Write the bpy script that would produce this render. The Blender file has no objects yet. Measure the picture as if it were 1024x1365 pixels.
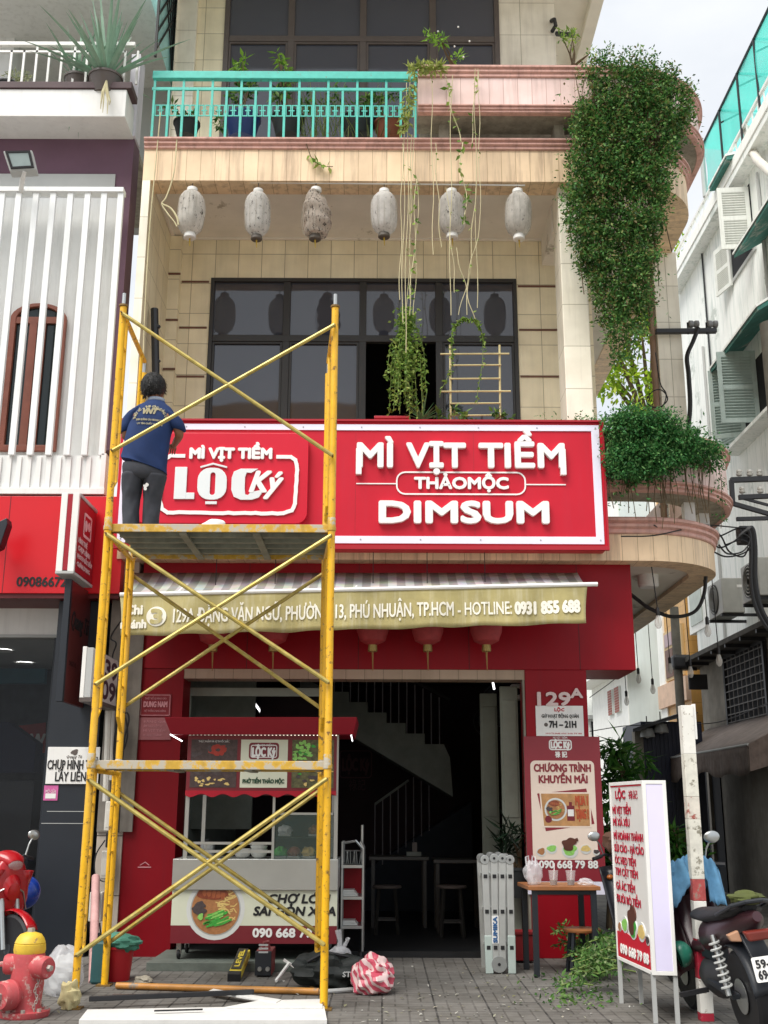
import bpy, bmesh, math, random
from mathutils import Vector as V, Matrix
R = math.radians
random.seed(7)
SC = bpy.context.scene
COL = SC.collection
# ------------------------------------------------------------------ camera
F, PIT, ROLL, H = 1470.0, R(15.0), R(0.22), 1.45      # focal length in photo pixels (1024 x 1365), pitch, roll, eye height
_f = V((0, math.cos(PIT), math.sin(PIT)))
_u0 = V((0, -math.sin(PIT), math.cos(PIT)))
_r = V((1, 0, 0)) * math.cos(ROLL) + _u0 * math.sin(ROLL)
_u = _u0 * math.cos(ROLL) - V((1, 0, 0)) * math.sin(ROLL)
EYE = V((0, 0, H))
cam = bpy.data.cameras.new('camera')
cam.sensor_fit = 'VERTICAL'; cam.sensor_height = 36; cam.sensor_width = 27
cam.lens = 36 * F / 1365; cam.clip_end = 2000; cam.clip_start = 0.05
co = bpy.data.objects.new('camera', cam); COL.objects.link(co)
m3 = Matrix((_r, _u, -_f)).transposed()
co.matrix_world = Matrix.Translation(EYE) @ m3.to_4x4()
SC.camera = co
def ray(px, py): return _f * F + _r * (px - 512) + _u * (682.5 - py)
def W(px, py, Y):                                     # point seen at a pixel of the photo, at depth Y
    d = ray(px, py); return EYE + d * (Y / d.y)
def G(px, py, z=0.0):                                 # ... on the level z
    d = ray(px, py); return EYE + d * ((z - H) / d.z)
def WX(px, py, X):                                    # ... on the plane x = X
    d = ray(px, py); return EYE + d * (X / d.x)
# ------------------------------------------------------------------ sky and sun (bright overcast)
SUN_EL, SUN_AZ = R(57), R(-141)                       # azimuth from +Y: behind the camera, a little to the left
wd = bpy.data.worlds.new('World'); SC.world = wd; wd.use_nodes = True
nt = wd.node_tree; bg = nt.nodes['Background']
sky = nt.nodes.new('ShaderNodeTexSky'); sky.sky_type = 'NISHITA'; sky.sun_disc = False
sky.sun_elevation = SUN_EL; sky.sun_rotation = SUN_AZ
tc = nt.nodes.new('ShaderNodeTexCoord'); mp = nt.nodes.new('ShaderNodeMapping'); mp.inputs['Scale'].default_value = (1.6, 1.6, 3.2)
nz = nt.nodes.new('ShaderNodeTexNoise'); nz.inputs['Scale'].default_value = 2.2; nz.inputs['Detail'].default_value = 7; nz.inputs['Roughness'].default_value = .55
cr = nt.nodes.new('ShaderNodeValToRGB')
cr.color_ramp.elements[0].position = .3; cr.color_ramp.elements[0].color = (6.0, 6.35, 6.85, 1)
cr.color_ramp.elements[1].position = .66; cr.color_ramp.elements[1].color = (7.6, 7.75, 7.9, 1)
mx = nt.nodes.new('ShaderNodeMixRGB'); mx.inputs[0].default_value = .9
nt.links.new(tc.outputs['Generated'], mp.inputs[0]); nt.links.new(mp.outputs[0], nz.inputs['Vector'])
nt.links.new(nz.outputs['Fac'], cr.inputs[0]); nt.links.new(sky.outputs[0], mx.inputs[1]); nt.links.new(cr.outputs[0], mx.inputs[2])
nt.links.new(mx.outputs[0], bg.inputs[0]); bg.inputs[1].default_value = 0.1
sl = bpy.data.lights.new('sun', 'SUN'); sl.energy = 3.0; sl.angle = R(36); sl.color = (1, .965, .91)
so = bpy.data.objects.new('sun', sl); COL.objects.link(so)
sd = V((math.sin(SUN_AZ) * math.cos(SUN_EL), math.cos(SUN_AZ) * math.cos(SUN_EL), math.sin(SUN_EL)))
so.rotation_euler = sd.to_track_quat('Z', 'Y').to_euler()
vs = SC.view_settings; vs.view_transform = 'Standard'; vs.look = 'None'; vs.gamma = 1; vs.exposure = 0.5
SC.cycles.max_bounces = 8; SC.cycles.transparent_max_bounces = 16
# ------------------------------------------------------------------ materials
MATS = {}
def srgb(h):
    c = [int(h[i:i + 2], 16) / 255 for i in (0, 2, 4)]
    return tuple(x / 12.92 if x <= .04045 else ((x + .055) / 1.055) ** 2.4 for x in c)
def mat(name, col, rough=.6, metal=0., var=.12, scale=6., bump=0., bscale=40., streak=0., dirt=(.12, .10, .08), spec=.5, emit=0., alpha=1., trans=0., patches=0., pcol=(.2, .1, .05), pscale=5.):
    """Principled with an uneven colour: soft blotches, optional vertical rain streaks and worn patches of another colour."""
    if name in MATS: return MATS[name]
    if isinstance(col, str): col = srgb(col)
    m = bpy.data.materials.new(name); m.use_nodes = True; MATS[name] = m
    t = m.node_tree; N = t.nodes; L = t.links; b = N['Principled BSDF']
    b.inputs['Roughness'].default_value = rough; b.inputs['Metallic'].default_value = metal
    b.inputs['Specular IOR Level'].default_value = spec
    g = N.new('ShaderNodeNewGeometry')
    base = None
    def noise(sc, det=4, vec=None, ro=.6):
        n = N.new('ShaderNodeTexNoise'); n.inputs['Scale'].default_value = sc; n.inputs['Detail'].default_value = det; n.inputs['Roughness'].default_value = ro
        L.new(vec or g.outputs['Position'], n.inputs['Vector']); return n.outputs['Fac']
    def ramp(x, p0, c0, p1, c1):
        r = N.new('ShaderNodeValToRGB'); e = r.color_ramp.elements
        e[0].position = p0; e[0].color = c0; e[1].position = p1; e[1].color = c1; L.new(x, r.inputs[0]); return r.outputs[0]
    def mix(f, a, c):
        x = N.new('ShaderNodeMixRGB'); 
        for s, q in ((0, f), (1, a), (2, c)):
            if isinstance(q, bpy.types.NodeSocket): L.new(q, x.inputs[s])
            elif isinstance(q, tuple): x.inputs[s].default_value = (*q[:3], 1)
            else: x.inputs[s].default_value = q
        return x.outputs[0]
    if var > 0:
        lo = tuple(c * (1 - var) for c in col); hi = tuple(min(1, c * (1 + var)) for c in col)
        base = ramp(noise(scale, 6), .3, (*lo, 1), .7, (*hi, 1))
    else: base = mix(0., col, col)
    if streak > 0:
        mp = N.new('ShaderNodeMapping'); mp.inputs['Scale'].default_value = (9, 9, .55); L.new(g.outputs['Position'], mp.inputs[0])
        base = mix(ramp(noise(1.6, 6, mp.outputs[0], .65), .5, (0, 0, 0, 1), .75, (streak,) * 3 + (1,)), base, dirt)
    if patches > 0:
        base = mix(ramp(noise(pscale, 8, None, .7), .62 - .2 * patches, (0, 0, 0, 1), .68 - .2 * patches, (1, 1, 1, 1)), base, pcol)
    L.new(base, b.inputs['Base Color'])
    if bump > 0:
        bp = N.new('ShaderNodeBump'); bp.inputs['Strength'].default_value = bump; bp.inputs['Distance'].default_value = .01
        L.new(noise(bscale, 5), bp.inputs['Height']); L.new(bp.outputs[0], b.inputs['Normal'])
    if emit > 0:
        L.new(base, b.inputs['Emission Color']); b.inputs['Emission Strength'].default_value = emit
    b.inputs['Alpha'].default_value = alpha; b.inputs['Transmission Weight'].default_value = trans
    return m
def tile(name, col, joint, w, h, axis='XZ', offset=0., mortar=.012, rough=.45, var=.06, streak=.3, dirt=(.16, .12, .08), ox=0., oz=0., bump=.3, soft=.1):
    """Rectangular tiles laid over the world's XZ, YZ or XY plane (or 'UV' in metres)."""
    if name in MATS: return MATS[name]
    if isinstance(col, str): col = srgb(col)
    if isinstance(joint, str): joint = srgb(joint)
    m = bpy.data.materials.new(name); m.use_nodes = True; MATS[name] = m
    t = m.node_tree; N = t.nodes; L = t.links; b = N['Principled BSDF']; b.inputs['Roughness'].default_value = rough
    g = N.new('ShaderNodeNewGeometry')
    cmb = N.new('ShaderNodeCombineXYZ')
    if axis == 'UV':
        u = N.new('ShaderNodeUVMap'); vec = u.outputs[0]
    else:
        s = N.new('ShaderNodeSeparateXYZ'); L.new(g.outputs['Position'], s.inputs[0])
        for k, a in enumerate(axis):
            ad = N.new('ShaderNodeMath'); ad.operation = 'ADD'; ad.inputs[1].default_value = (ox, oz)[k]
            L.new(s.outputs['XYZ'.index(a)], ad.inputs[0]); L.new(ad.outputs[0], cmb.inputs[k])
        vec = cmb.outputs[0]
    br = N.new('ShaderNodeTexBrick'); br.offset = offset; br.squash = 1
    br.inputs['Scale'].default_value = 1; br.inputs['Mortar Size'].default_value = mortar / 2; br.inputs['Mortar Smooth'].default_value = soft
    br.inputs['Brick Width'].default_value = w; br.inputs['Row Height'].default_value = h; br.inputs['Bias'].default_value = 0
    br.inputs['Color1'].default_value = (*[c * (1 - var) for c in col], 1); br.inputs['Color2'].default_value = (*[min(1, c * (1 + var)) for c in col], 1)
    br.inputs['Mortar'].default_value = (*joint, 1)
    L.new(vec, br.inputs['Vector'])
    n = N.new('ShaderNodeTexNoise'); n.inputs['Scale'].default_value = 3; n.inputs['Detail'].default_value = 8; L.new(g.outputs['Position'], n.inputs['Vector'])
    r1 = N.new('ShaderNodeValToRGB'); r1.color_ramp.elements[0].position = .25; r1.color_ramp.elements[0].color = (.84, .83, .8, 1); r1.color_ramp.elements[1].position = .7; r1.color_ramp.elements[1].color = (1.05, 1.05, 1.05, 1)
    L.new(n.outputs['Fac'], r1.inputs[0])
    mu = N.new('ShaderNodeMixRGB'); mu.blend_type = 'MULTIPLY'; mu.inputs[0].default_value = 1; L.new(br.outputs['Color'], mu.inputs[1]); L.new(r1.outputs[0], mu.inputs[2])
    out = mu.outputs[0]
    if streak > 0:
        mp = N.new('ShaderNodeMapping'); mp.inputs['Scale'].default_value = (7, 7, .5); L.new(g.outputs['Position'], mp.inputs[0])
        n2 = N.new('ShaderNodeTexNoise'); n2.inputs['Scale'].default_value = 1.7; n2.inputs['Detail'].default_value = 7; n2.inputs['Roughness'].default_value = .65; L.new(mp.outputs[0], n2.inputs['Vector'])
        r2 = N.new('ShaderNodeValToRGB'); r2.color_ramp.elements[0].position = .48; r2.color_ramp.elements[0].color = (0, 0, 0, 1); r2.color_ramp.elements[1].position = .78; r2.color_ramp.elements[1].color = (streak,) * 3 + (1,)
        L.new(n2.outputs['Fac'], r2.inputs[0])
        m2 = N.new('ShaderNodeMixRGB'); L.new(r2.outputs[0], m2.inputs[0]); L.new(out, m2.inputs[1]); m2.inputs[2].default_value = (*dirt, 1); out = m2.outputs[0]
    L.new(out, b.inputs['Base Color'])
    bp = N.new('ShaderNodeBump'); bp.inputs['Strength'].default_value = bump; bp.inputs['Distance'].default_value = .006; bp.invert = True
    L.new(br.outputs['Fac'], bp.inputs['Height']); L.new(bp.outputs[0], b.inputs['Normal'])
    return m
def leafmat(name, cols, transl=.35, rough=.55):
    """Leaves: one colour per leaf, drawn at random from the list, with light shining through."""
    if name in MATS: return MATS[name]
    m = bpy.data.materials.new(name); m.use_nodes = True; MATS[name] = m
    t = m.node_tree; N = t.nodes; L = t.links; b = N['Principled BSDF']; b.inputs['Roughness'].default_value = rough; b.inputs['Specular IOR Level'].default_value = .3
    g = N.new('ShaderNodeNewGeometry'); r = N.new('ShaderNodeValToRGB'); e = r.color_ramp.elements
    cols = [srgb(c) if isinstance(c, str) else c for c in cols]
    while len(e) < len(cols): e.new(.5)
    for i, c in enumerate(cols): e[i].position = i / (len(cols) - 1); e[i].color = (*c, 1)
    L.new(g.outputs['Random Per Island'], r.inputs[0]); L.new(r.outputs[0], b.inputs['Base Color'])
    tr = N.new('ShaderNodeBsdfTranslucent'); L.new(r.outputs[0], tr.inputs[0])
    mx = N.new('ShaderNodeMixShader'); mx.inputs[0].default_value = transl
    L.new(b.outputs[0], mx.inputs[1]); L.new(tr.outputs[0], mx.inputs[2]); L.new(mx.outputs[0], N['Material Output'].inputs[0])
    return m
def glassmat(name, col, rough=.04, see=.0, spec=.5):
    """Window glass: a dark reflective pane, see-through by the share SEE."""
    if name in MATS: return MATS[name]
    m = bpy.data.materials.new(name); m.use_nodes = True; MATS[name] = m
    t = m.node_tree; N = t.nodes; L = t.links; b = N['Principled BSDF']; b.inputs['Roughness'].default_value = rough
    b.inputs['Base Color'].default_value = (*col, 1); b.inputs['Specular IOR Level'].default_value = spec
    g = N.new('ShaderNodeNewGeometry'); n = N.new('ShaderNodeTexNoise'); n.inputs['Scale'].default_value = 1.3; n.inputs['Detail'].default_value = 2; L.new(g.outputs['Position'], n.inputs['Vector'])
    bp = N.new('ShaderNodeBump'); bp.inputs['Strength'].default_value = .04; bp.inputs['Distance'].default_value = .05; L.new(n.outputs['Fac'], bp.inputs['Height']); L.new(bp.outputs[0], b.inputs['Normal'])
    if see > 0:
        tr = N.new('ShaderNodeBsdfTransparent'); mx = N.new('ShaderNodeMixShader'); mx.inputs[0].default_value = see
        L.new(b.outputs[0], mx.inputs[1]); L.new(tr.outputs[0], mx.inputs[2]); L.new(mx.outputs[0], N['Material Output'].inputs[0])
    return m
# ------------------------------------------------------------------ mesh builder
def wloc(o):
    p = V((0, 0, 0))
    while o is not None: p += o.location; o = o.parent
    return p
def frame_of(d, up=V((0, 0, 1))):
    d = d.normalized()
    a = d.cross(up)
    if a.length < 1e-4: a = d.cross(V((0, 1, 0)))
    a.normalize(); return a, a.cross(d).normalized()
class MB:
    def __init__(s): s.v = []; s.f = []; s.uv = None; s.mi = []; s.cur = 0
    def add(s, vs, fs):
        k = len(s.v); s.v += [tuple(p) for p in vs]; s.f += [tuple(i + k for i in f) for f in fs]; s.mi += [s.cur] * len(fs); return s
    def box(s, x0, x1, y0, y1, z0, z1):
        return s.hexa([V((x, y, z)) for z in (z0, z1) for x, y in ((x0, y0), (x1, y0), (x1, y1), (x0, y1))])
    def hexa(s, p): return s.add(p, [(3, 2, 1, 0), (4, 5, 6, 7), (0, 1, 5, 4), (1, 2, 6, 5), (2, 3, 7, 6), (3, 0, 4, 7)])
    def bar(s, a, b, w, h, up=V((0, 0, 1))):
        a, b = V(a), V(b); x, y = frame_of(b - a, up); x = x * w / 2; y = y * h / 2
        return s.hexa([a - x - y, a + x - y, a + x + y, a - x + y, b - x - y, b + x - y, b + x + y, b - x + y])
    def poly(s, pts): return s.add(pts, [tuple(range(len(pts)))])
    def prism(s, pts, vec):
        n = len(pts); vec = V(vec); pts = [V(p) for p in pts]
        return s.add(pts + [p + vec for p in pts], [tuple(range(n - 1, -1, -1)), tuple(range(n, 2 * n))] + [(i, (i + 1) % n, n + (i + 1) % n, n + i) for i in range(n)])
    def ring(s, outer, inner, vec):                    # plate with a hole: two loops of equal length
        n = len(outer); vec = V(vec); o = [V(p) for p in outer]; q = [V(p) for p in inner]
        vs = o + q + [p + vec for p in o] + [p + vec for p in q]; fs = []
        for i in range(n):
            j = (i + 1) % n
            fs += [(i, j, n + j, n + i), (2 * n + j, 2 * n + i, 3 * n + i, 3 * n + j), (j, i, 2 * n + i, 2 * n + j), (n + i, n + j, 3 * n + j, 3 * n + i)]
        return s.add(vs, fs)
    def tube(s, pts, r, n=8, caps=True):
        pts = [V(p) for p in pts]; m = len(pts); rs = r if isinstance(r, (list, tuple)) else [r] * m
        vs = []; prev = None
        for i, p in enumerate(pts):
            d = (pts[min(i + 1, m - 1)] - pts[max(i - 1, 0)])
            if d.length < 1e-9: d = V((0, 0, 1))
            d.normalize()
            if prev is None: a, b = frame_of(d)
            else:
                a = prev - d * prev.dot(d)
                if a.length < 1e-5: a, _ = frame_of(d)
                a.normalize(); b = a.cross(d)
            prev = a
            vs += [p + (a * math.cos(2 * math.pi * k / n) + b * math.sin(2 * math.pi * k / n)) * rs[i] for k in range(n)]
        fs = [(i * n + k, i * n + (k + 1) % n, (i + 1) * n + (k + 1) % n, (i + 1) * n + k) for i in range(m - 1) for k in range(n)]
        if caps: fs += [tuple(range(n - 1, -1, -1)), tuple(range((m - 1) * n, m * n))]
        return s.add(vs, fs)
    def lathe(s, prof, c=(0, 0, 0), ax=(0, 0, 1), n=20, sx=1., sy=1.):
        c = V(c); ax = V(ax).normalized(); a, b = frame_of(ax, V((0, 1, 0)) if abs(ax.z) > .9 else V((0, 0, 1))); a = a * sx; b = b * sy; m = len(prof)
        vs = [c + ax * z + (a * math.cos(2 * math.pi * k / n) + b * math.sin(2 * math.pi * k / n)) * r for r, z in prof for k in range(n)]
        fs = [(i * n + k, i * n + (k + 1) % n, (i + 1) * n + (k + 1) % n, (i + 1) * n + k) for i in range(m - 1) for k in range(n)]
        if prof[0][0] > 1e-4: fs.append(tuple(range(n - 1, -1, -1)))
        if prof[-1][0] > 1e-4: fs.append(tuple(range((m - 1) * n, m * n)))
        return s.add(vs, fs)
    def ball(s, c, r, n=16, m=10):
        r = r if isinstance(r, (tuple, list, V)) else (r, r, r); c = V(c); vs = []
        for i in range(m + 1):
            t = math.pi * i / m
            for k in range(n):
                p = 2 * math.pi * k / n; vs.append(c + V((r[0] * math.sin(t) * math.cos(p), r[1] * math.sin(t) * math.sin(p), r[2] * math.cos(t))))
        return s.add(vs, [(i * n + k, (i + 1) * n + k, (i + 1) * n + (k + 1) % n, i * n + (k + 1) % n) for i in range(m) for k in range(n)])
    def grid(s, fn, nu, nv, thick=None):
        vs = [V(fn(i / nu, j / nv)) for j in range(nv + 1) for i in range(nu + 1)]; w = nu + 1
        fs = [(j * w + i, j * w + i + 1, (j + 1) * w + i + 1, (j + 1) * w + i) for j in range(nv) for i in range(nu)]
        return s.add(vs, fs)
    def sweep(s, path, prof, closed=True):
        """Profile of (out, z) pairs carried along a plan path of (x, y, nx, ny); UV in metres along and up."""
        m = len(prof); vs = []
        for x, y, nx, ny in path: vs += [V((x + nx * o, y + ny * o, z)) for o, z in prof]
        fs = []; q = m if closed else m - 1
        for i in range(len(path) - 1):
            for k in range(q): fs.append((i * m + k, (i + 1) * m + k, (i + 1) * m + (k + 1) % m, i * m + (k + 1) % m))
        if closed: fs += [tuple(range(m)), tuple(range(len(path) * m - 1, (len(path) - 1) * m - 1, -1))]
        s.add(vs, fs)
        L = [0]
        for a, b in zip(path, path[1:]): L.append(L[-1] + math.hypot(b[0] - a[0], b[1] - a[1]))
        s.uv = (m, L); return s
    def build(s, name, m, parent=None, smooth=False, bevel=0., fix=True, solid=0., seg=2, sub=0):
        me = bpy.data.meshes.new(name); o = V(wloc(parent)) if parent is not None else V((0, 0, 0))
        me.from_pydata([tuple(V(p) - o) for p in s.v], [], s.f)
        for x in (m if isinstance(m, (list, tuple)) else [m]): me.materials.append(x)
        if isinstance(m, (list, tuple)): me.polygons.foreach_set('material_index', s.mi)
        if fix:
            bm = bmesh.new(); bm.from_mesh(me); bmesh.ops.recalc_face_normals(bm, faces=bm.faces[:]); bm.to_mesh(me); bm.free()
        if s.uv:
            k, L = s.uv; ul = me.uv_layers.new(name='UVMap')
            for lp in me.loops:
                vi = lp.vertex_index; ul.data[lp.index].uv = (L[vi // k], s.v[vi][2])
        if smooth:
            me.polygons.foreach_set('use_smooth', [True] * len(me.polygons)); me.set_sharp_from_angle(angle=R(38))
        ob = bpy.data.objects.new(name, me); COL.objects.link(ob)
        if parent is not None: ob.parent = parent
        if solid: md = ob.modifiers.new('solid', 'SOLIDIFY'); md.thickness = solid; md.offset = 0
        if sub: md = ob.modifiers.new('sub', 'SUBSURF'); md.levels = sub; md.render_levels = sub
        if bevel: md = ob.modifiers.new('bevel', 'BEVEL'); md.width = bevel; md.segments = seg; md.limit_method = 'ANGLE'; md.angle_limit = R(40)
        return ob
def tag(o, label, cat, group=None, kind=None):
    if label: o['label'] = label
    if cat: o['category'] = cat
    if group: o['group'] = group
    if kind: o['kind'] = kind
    return o
def thing(name, label, cat, loc=(0, 0, 0), group=None):
    o = bpy.data.objects.new(name, None); COL.objects.link(o); o.location = V(loc); o.empty_display_size = .1
    return tag(o, label, cat, group)
def struct(o): o['kind'] = 'structure'; return o
def stuff(o): o['kind'] = 'stuff'; return o
def copy_tree(o, parent=None):
    c = o.copy(); COL.objects.link(c)
    if parent is not None: c.parent = parent
    for ch in [x for x in COL.objects if x.parent == o]: copy_tree(ch, c)
    return c
# ------------------------------------------------------------------ lettering
_tc = {}
HORN = str.maketrans('ƠỢỚỜỞỠơợớờởỡ', 'OỌÓÒỎÕoọóòỏõ')
def glyphs(body, shear=0., res=3, space=1.):
    k = (body, shear, res, space)
    if k not in _tc:
        plain = body.translate(HORN)
        cu = bpy.data.curves.new('lettering', 'FONT'); cu.body = plain; cu.resolution_u = res; cu.shear = shear; cu.space_character = space; cu.extrude = .5
        ob = bpy.data.objects.new('lettering', cu); me = bpy.data.meshes.new_from_object(ob)
        vs = [tuple(v.co) for v in me.vertices]; fs = [tuple(p.vertices) for p in me.polygons]
        bpy.data.objects.remove(ob); bpy.data.curves.remove(cu); bpy.data.meshes.remove(me)
        for i, ch in enumerate(body):                      # the horn of a horned vowel, joined to its upper right
            if ord(ch) in HORN:
                up = ch.isupper(); y = .56 if up else .40; xr = max(v[0] for v in glyphs(plain[:i + 1], 0., 1, space)[0]); q = [(xr - .10, y), (xr + .02, y + .02), (xr + .10, y + .11), (xr + .10, y + .19), (xr + .03, y + .19), (xr + .01, y + .11), (xr - .12, y + .08)]; n = len(q); b = len(vs)
                vs += [(x + shear * yy, yy, -.499) for x, yy in q] + [(x + shear * yy, yy, .499) for x, yy in q]
                fs += [tuple(b + j for j in range(n))[::-1], tuple(b + n + j for j in range(n))] + [(b + j, b + (j + 1) % n, b + n + (j + 1) % n, b + n + j) for j in range(n)]
        _tc[k] = (vs, fs)
    return _tc[k]
_CAP = None
def put_text(mb, body, O, r, u, n, x0, x1, z0, cap, depth=.002, bold=0., shear=0., res=3, align=None, wmax=None, space=1.):
    """Letters between x0 and x1 along r, baseline z0 and capital height cap along u, on the plane through O with normal n."""
    global _CAP
    if _CAP is None: _CAP = max(v[1] for v in glyphs('H')[0])
    vs, fs = glyphs(body, shear, res, space)
    a = min(v[0] for v in vs); b = max(v[0] for v in vs)
    sy = cap / _CAP; sx = (x1 - x0) / (b - a) if x1 is not None else sy
    O, r, u, n = V(O), V(r), V(u), V(n)
    off = [(0, 0)]
    if bold: off += [(bold * math.cos(t), bold * math.sin(t)) for t in (0, math.pi / 4, math.pi / 2, 3 * math.pi / 4, math.pi, -3 * math.pi / 4, -math.pi / 2, -math.pi / 4)]
    for i, (dx, dz) in enumerate(off):
        d = depth + i * .00025
        mb.add([O + r * (x0 + (v[0] - a) * sx + dx) + u * (z0 + v[1] * sy + dz) + n * ((v[2] + .5) * d) for v in vs], fs)
    return mb
class Face:
    """A flat face to letter: origin at its lower left corner, r along, u up, n outwards; coordinates as shares of width and height or metres."""
    def __init__(s, O, r, u): s.O = V(O); s.w = V(r).length; s.h = V(u).length; s.r = V(r).normalized(); s.u = V(u).normalized(); s.n = s.r.cross(s.u)
    def p(s, x, z, d=0.): return s.O + s.r * x + s.u * z + s.n * d
    def text(s, body, x0, x1, z0, cap, m, parent, bold=0., name='lettering', **k):
        return put_text(MB(), body, s.O + s.n * k.pop('lift', .002), s.r, s.u, s.n, x0, x1, z0, cap, bold=bold, **k).build(name, m, parent, fix=False)
    def rect(s, mb, x0, x1, z0, z1, d0=0., d1=.003):
        return mb.prism([s.p(x0, z0, d0), s.p(x1, z0, d0), s.p(x1, z1, d0), s.p(x0, z1, d0)], s.n * (d1 - d0))
    def loop(s, x0, x1, z0, z1, rad, d=0., seg=5):
        rad = min(rad, (x1 - x0) / 2, (z1 - z0) / 2); pts = []
        for cx, cz, a0 in ((x1 - rad, z0 + rad, -90), (x1 - rad, z1 - rad, 0), (x0 + rad, z1 - rad, 90), (x0 + rad, z0 + rad, 180)):
            for k in range(seg + 1):
                a = R(a0 + 90 * k / seg); pts.append(s.p(cx + rad * math.cos(a), cz + rad * math.sin(a), d))
        return pts
    def rrect(s, mb, x0, x1, z0, z1, rad, d0=0., d1=.003): return mb.prism(s.loop(x0, x1, z0, z1, rad, d0), s.n * (d1 - d0))
    def rring(s, mb, x0, x1, z0, z1, rad, t, d0=0., d1=.003):
        return mb.ring(s.loop(x0, x1, z0, z1, rad, d0), s.loop(x0 + t, x1 - t, z0 + t, z1 - t, max(rad - t, .001), d0), s.n * (d1 - d0))
    def disc(s, mb, cx, cz, rx, rz, d0=0., d1=.003, n=28, wob=0., seed=0):
        rg = random.Random(seed); ph = [rg.uniform(0, 6.28) for _ in range(3)]
        f = lambda a: 1 + wob * (math.sin(2 * a + ph[0]) + math.sin(3 * a + ph[1]) + .6 * math.sin(5 * a + ph[2])) / 2
        return mb.prism([s.p(cx + rx * f(a) * math.cos(a), cz + rz * f(a) * math.sin(a), d0) for a in [2 * math.pi * k / n for k in range(n)]], s.n * (d1 - d0))
    def stroke(s, mb, pts, w, d0=0., d1=.003):
        for (x0, z0), (x1, z1) in zip(pts, pts[1:]):
            dx, dz = x1 - x0, z1 - z0; l = math.hypot(dx, dz) or 1; qx, qz = -dz / l * w / 2, dx / l * w / 2; ex, ez = dx / l * w * .3, dz / l * w * .3
            mb.prism([s.p(x0 - qx - ex, z0 - qz - ez, d0), s.p(x1 - qx + ex, z1 - qz + ez, d0), s.p(x1 + qx + ex, z1 + qz + ez, d0), s.p(x0 + qx - ex, z0 + qz - ez, d0)], s.n * (d1 - d0)); d1 += .0001
        return mb
# ------------------------------------------------------------------ foliage
def rnd_dir(rg):
    z = rg.uniform(-1, 1); a = rg.uniform(0, 2 * math.pi); q = math.sqrt(1 - z * z); return V((q * math.cos(a), q * math.sin(a), z))
def leaf(mb, p, d, nrm, l, w):
    """One pointed leaf folded along its rib."""
    d = d.normalized(); s = d.cross(nrm)
    if s.length < 1e-4: s = d.cross(V((0.3, .2, 1)))
    s.normalize(); n = s.cross(d); k = len(mb.v)
    mb.v += [tuple(p), tuple(p + d * l * .45 + s * w * .5 + n * w * .14), tuple(p + d * l), tuple(p + d * l * .45 - s * w * .5 + n * w * .14)]
    mb.f += [(k, k + 1, k + 2), (k, k + 2, k + 3)]; mb.mi += [0, 0]
def leaf_cloud(pts, size, rg, droop=.3, asp=.5, out=None):
    mb = MB()
    for p, o in pts:
        d = (o * .7 + rnd_dir(rg) + V((0, 0, -droop)))
        if d.length < .1: d = V((0, 0, -1))
        leaf(mb, p, d, (rnd_dir(rg) * .6 + o * .6 + V((0, 0, .6))), size * (.45 + 1.15 * rg.random() ** 1.6), size * asp * rg.uniform(.7, 1.2))
    return mb
# ================================================================== palette
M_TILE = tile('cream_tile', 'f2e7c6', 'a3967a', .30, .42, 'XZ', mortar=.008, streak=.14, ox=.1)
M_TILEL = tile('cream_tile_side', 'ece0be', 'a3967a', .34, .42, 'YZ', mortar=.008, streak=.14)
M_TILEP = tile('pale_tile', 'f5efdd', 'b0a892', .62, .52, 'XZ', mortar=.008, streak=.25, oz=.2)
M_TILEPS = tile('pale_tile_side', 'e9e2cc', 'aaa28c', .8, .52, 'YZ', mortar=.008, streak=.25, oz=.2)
M_BAND = tile('band_tile', 'f0d3ae', 'b0906c', .17, 3., 'UV', mortar=.006, streak=.75, dirt=(.26, .16, .10), var=.09)
M_PBAND = tile('planter_tile', 'efd2cb', 'b89288', .17, 3., 'UV', mortar=.006, streak=.4, dirt=(.25, .16, .12), var=.07)
M_MOULD = mat('pink_moulding', 'd0a396', .6, var=.18, scale=9, streak=.5, dirt=(.14, .07, .05), bump=.2)
M_CEIL = mat('ceiling_paint', 'e2dccf', .8, var=.06, scale=3, patches=.05, pcol=(.42, .38, .3), pscale=2.2)
M_CONC = mat('weathered_concrete', '9a9384', .9, var=.3, scale=7, streak=.5, dirt=(.09, .08, .06), bump=.4)
M_GROOVE = mat('brown_groove', '6d4a3a', .6, var=.15)
M_DFRAME = mat('dark_frame', '2b2926', .4, var=.1, spec=.5)
M_BFRAME = mat('brown_frame', '5b524d', .4, var=.1)
M_GLASS = glassmat('dark_glass', (.045, .05, .066), .03, spec=.95)
M_GLASSU = glassmat('upper_glass', (.06, .066, .088), .05, spec=.9)
M_TEAL = mat('teal_paint', '4fc0b0', .45, var=.1, scale=12, patches=.04, pcol=(.2, .14, .09), pscale=20)
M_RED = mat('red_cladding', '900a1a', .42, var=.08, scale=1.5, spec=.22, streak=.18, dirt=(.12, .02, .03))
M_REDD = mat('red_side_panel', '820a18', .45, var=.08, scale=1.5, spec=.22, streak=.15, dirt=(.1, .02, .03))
M_WHITE = mat('white_paint', 'e9e8e4', .5, var=.04, scale=5, streak=.12)
M_BLACK = mat('black_rubber', '17171a', .6, var=.2)
M_STEEL = mat('stainless', 'b9bcbb', .32, metal=.9, var=.08, scale=4)
M_LILAC = mat('lit_border', 'e9e6f6', .5, var=.02)
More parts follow.
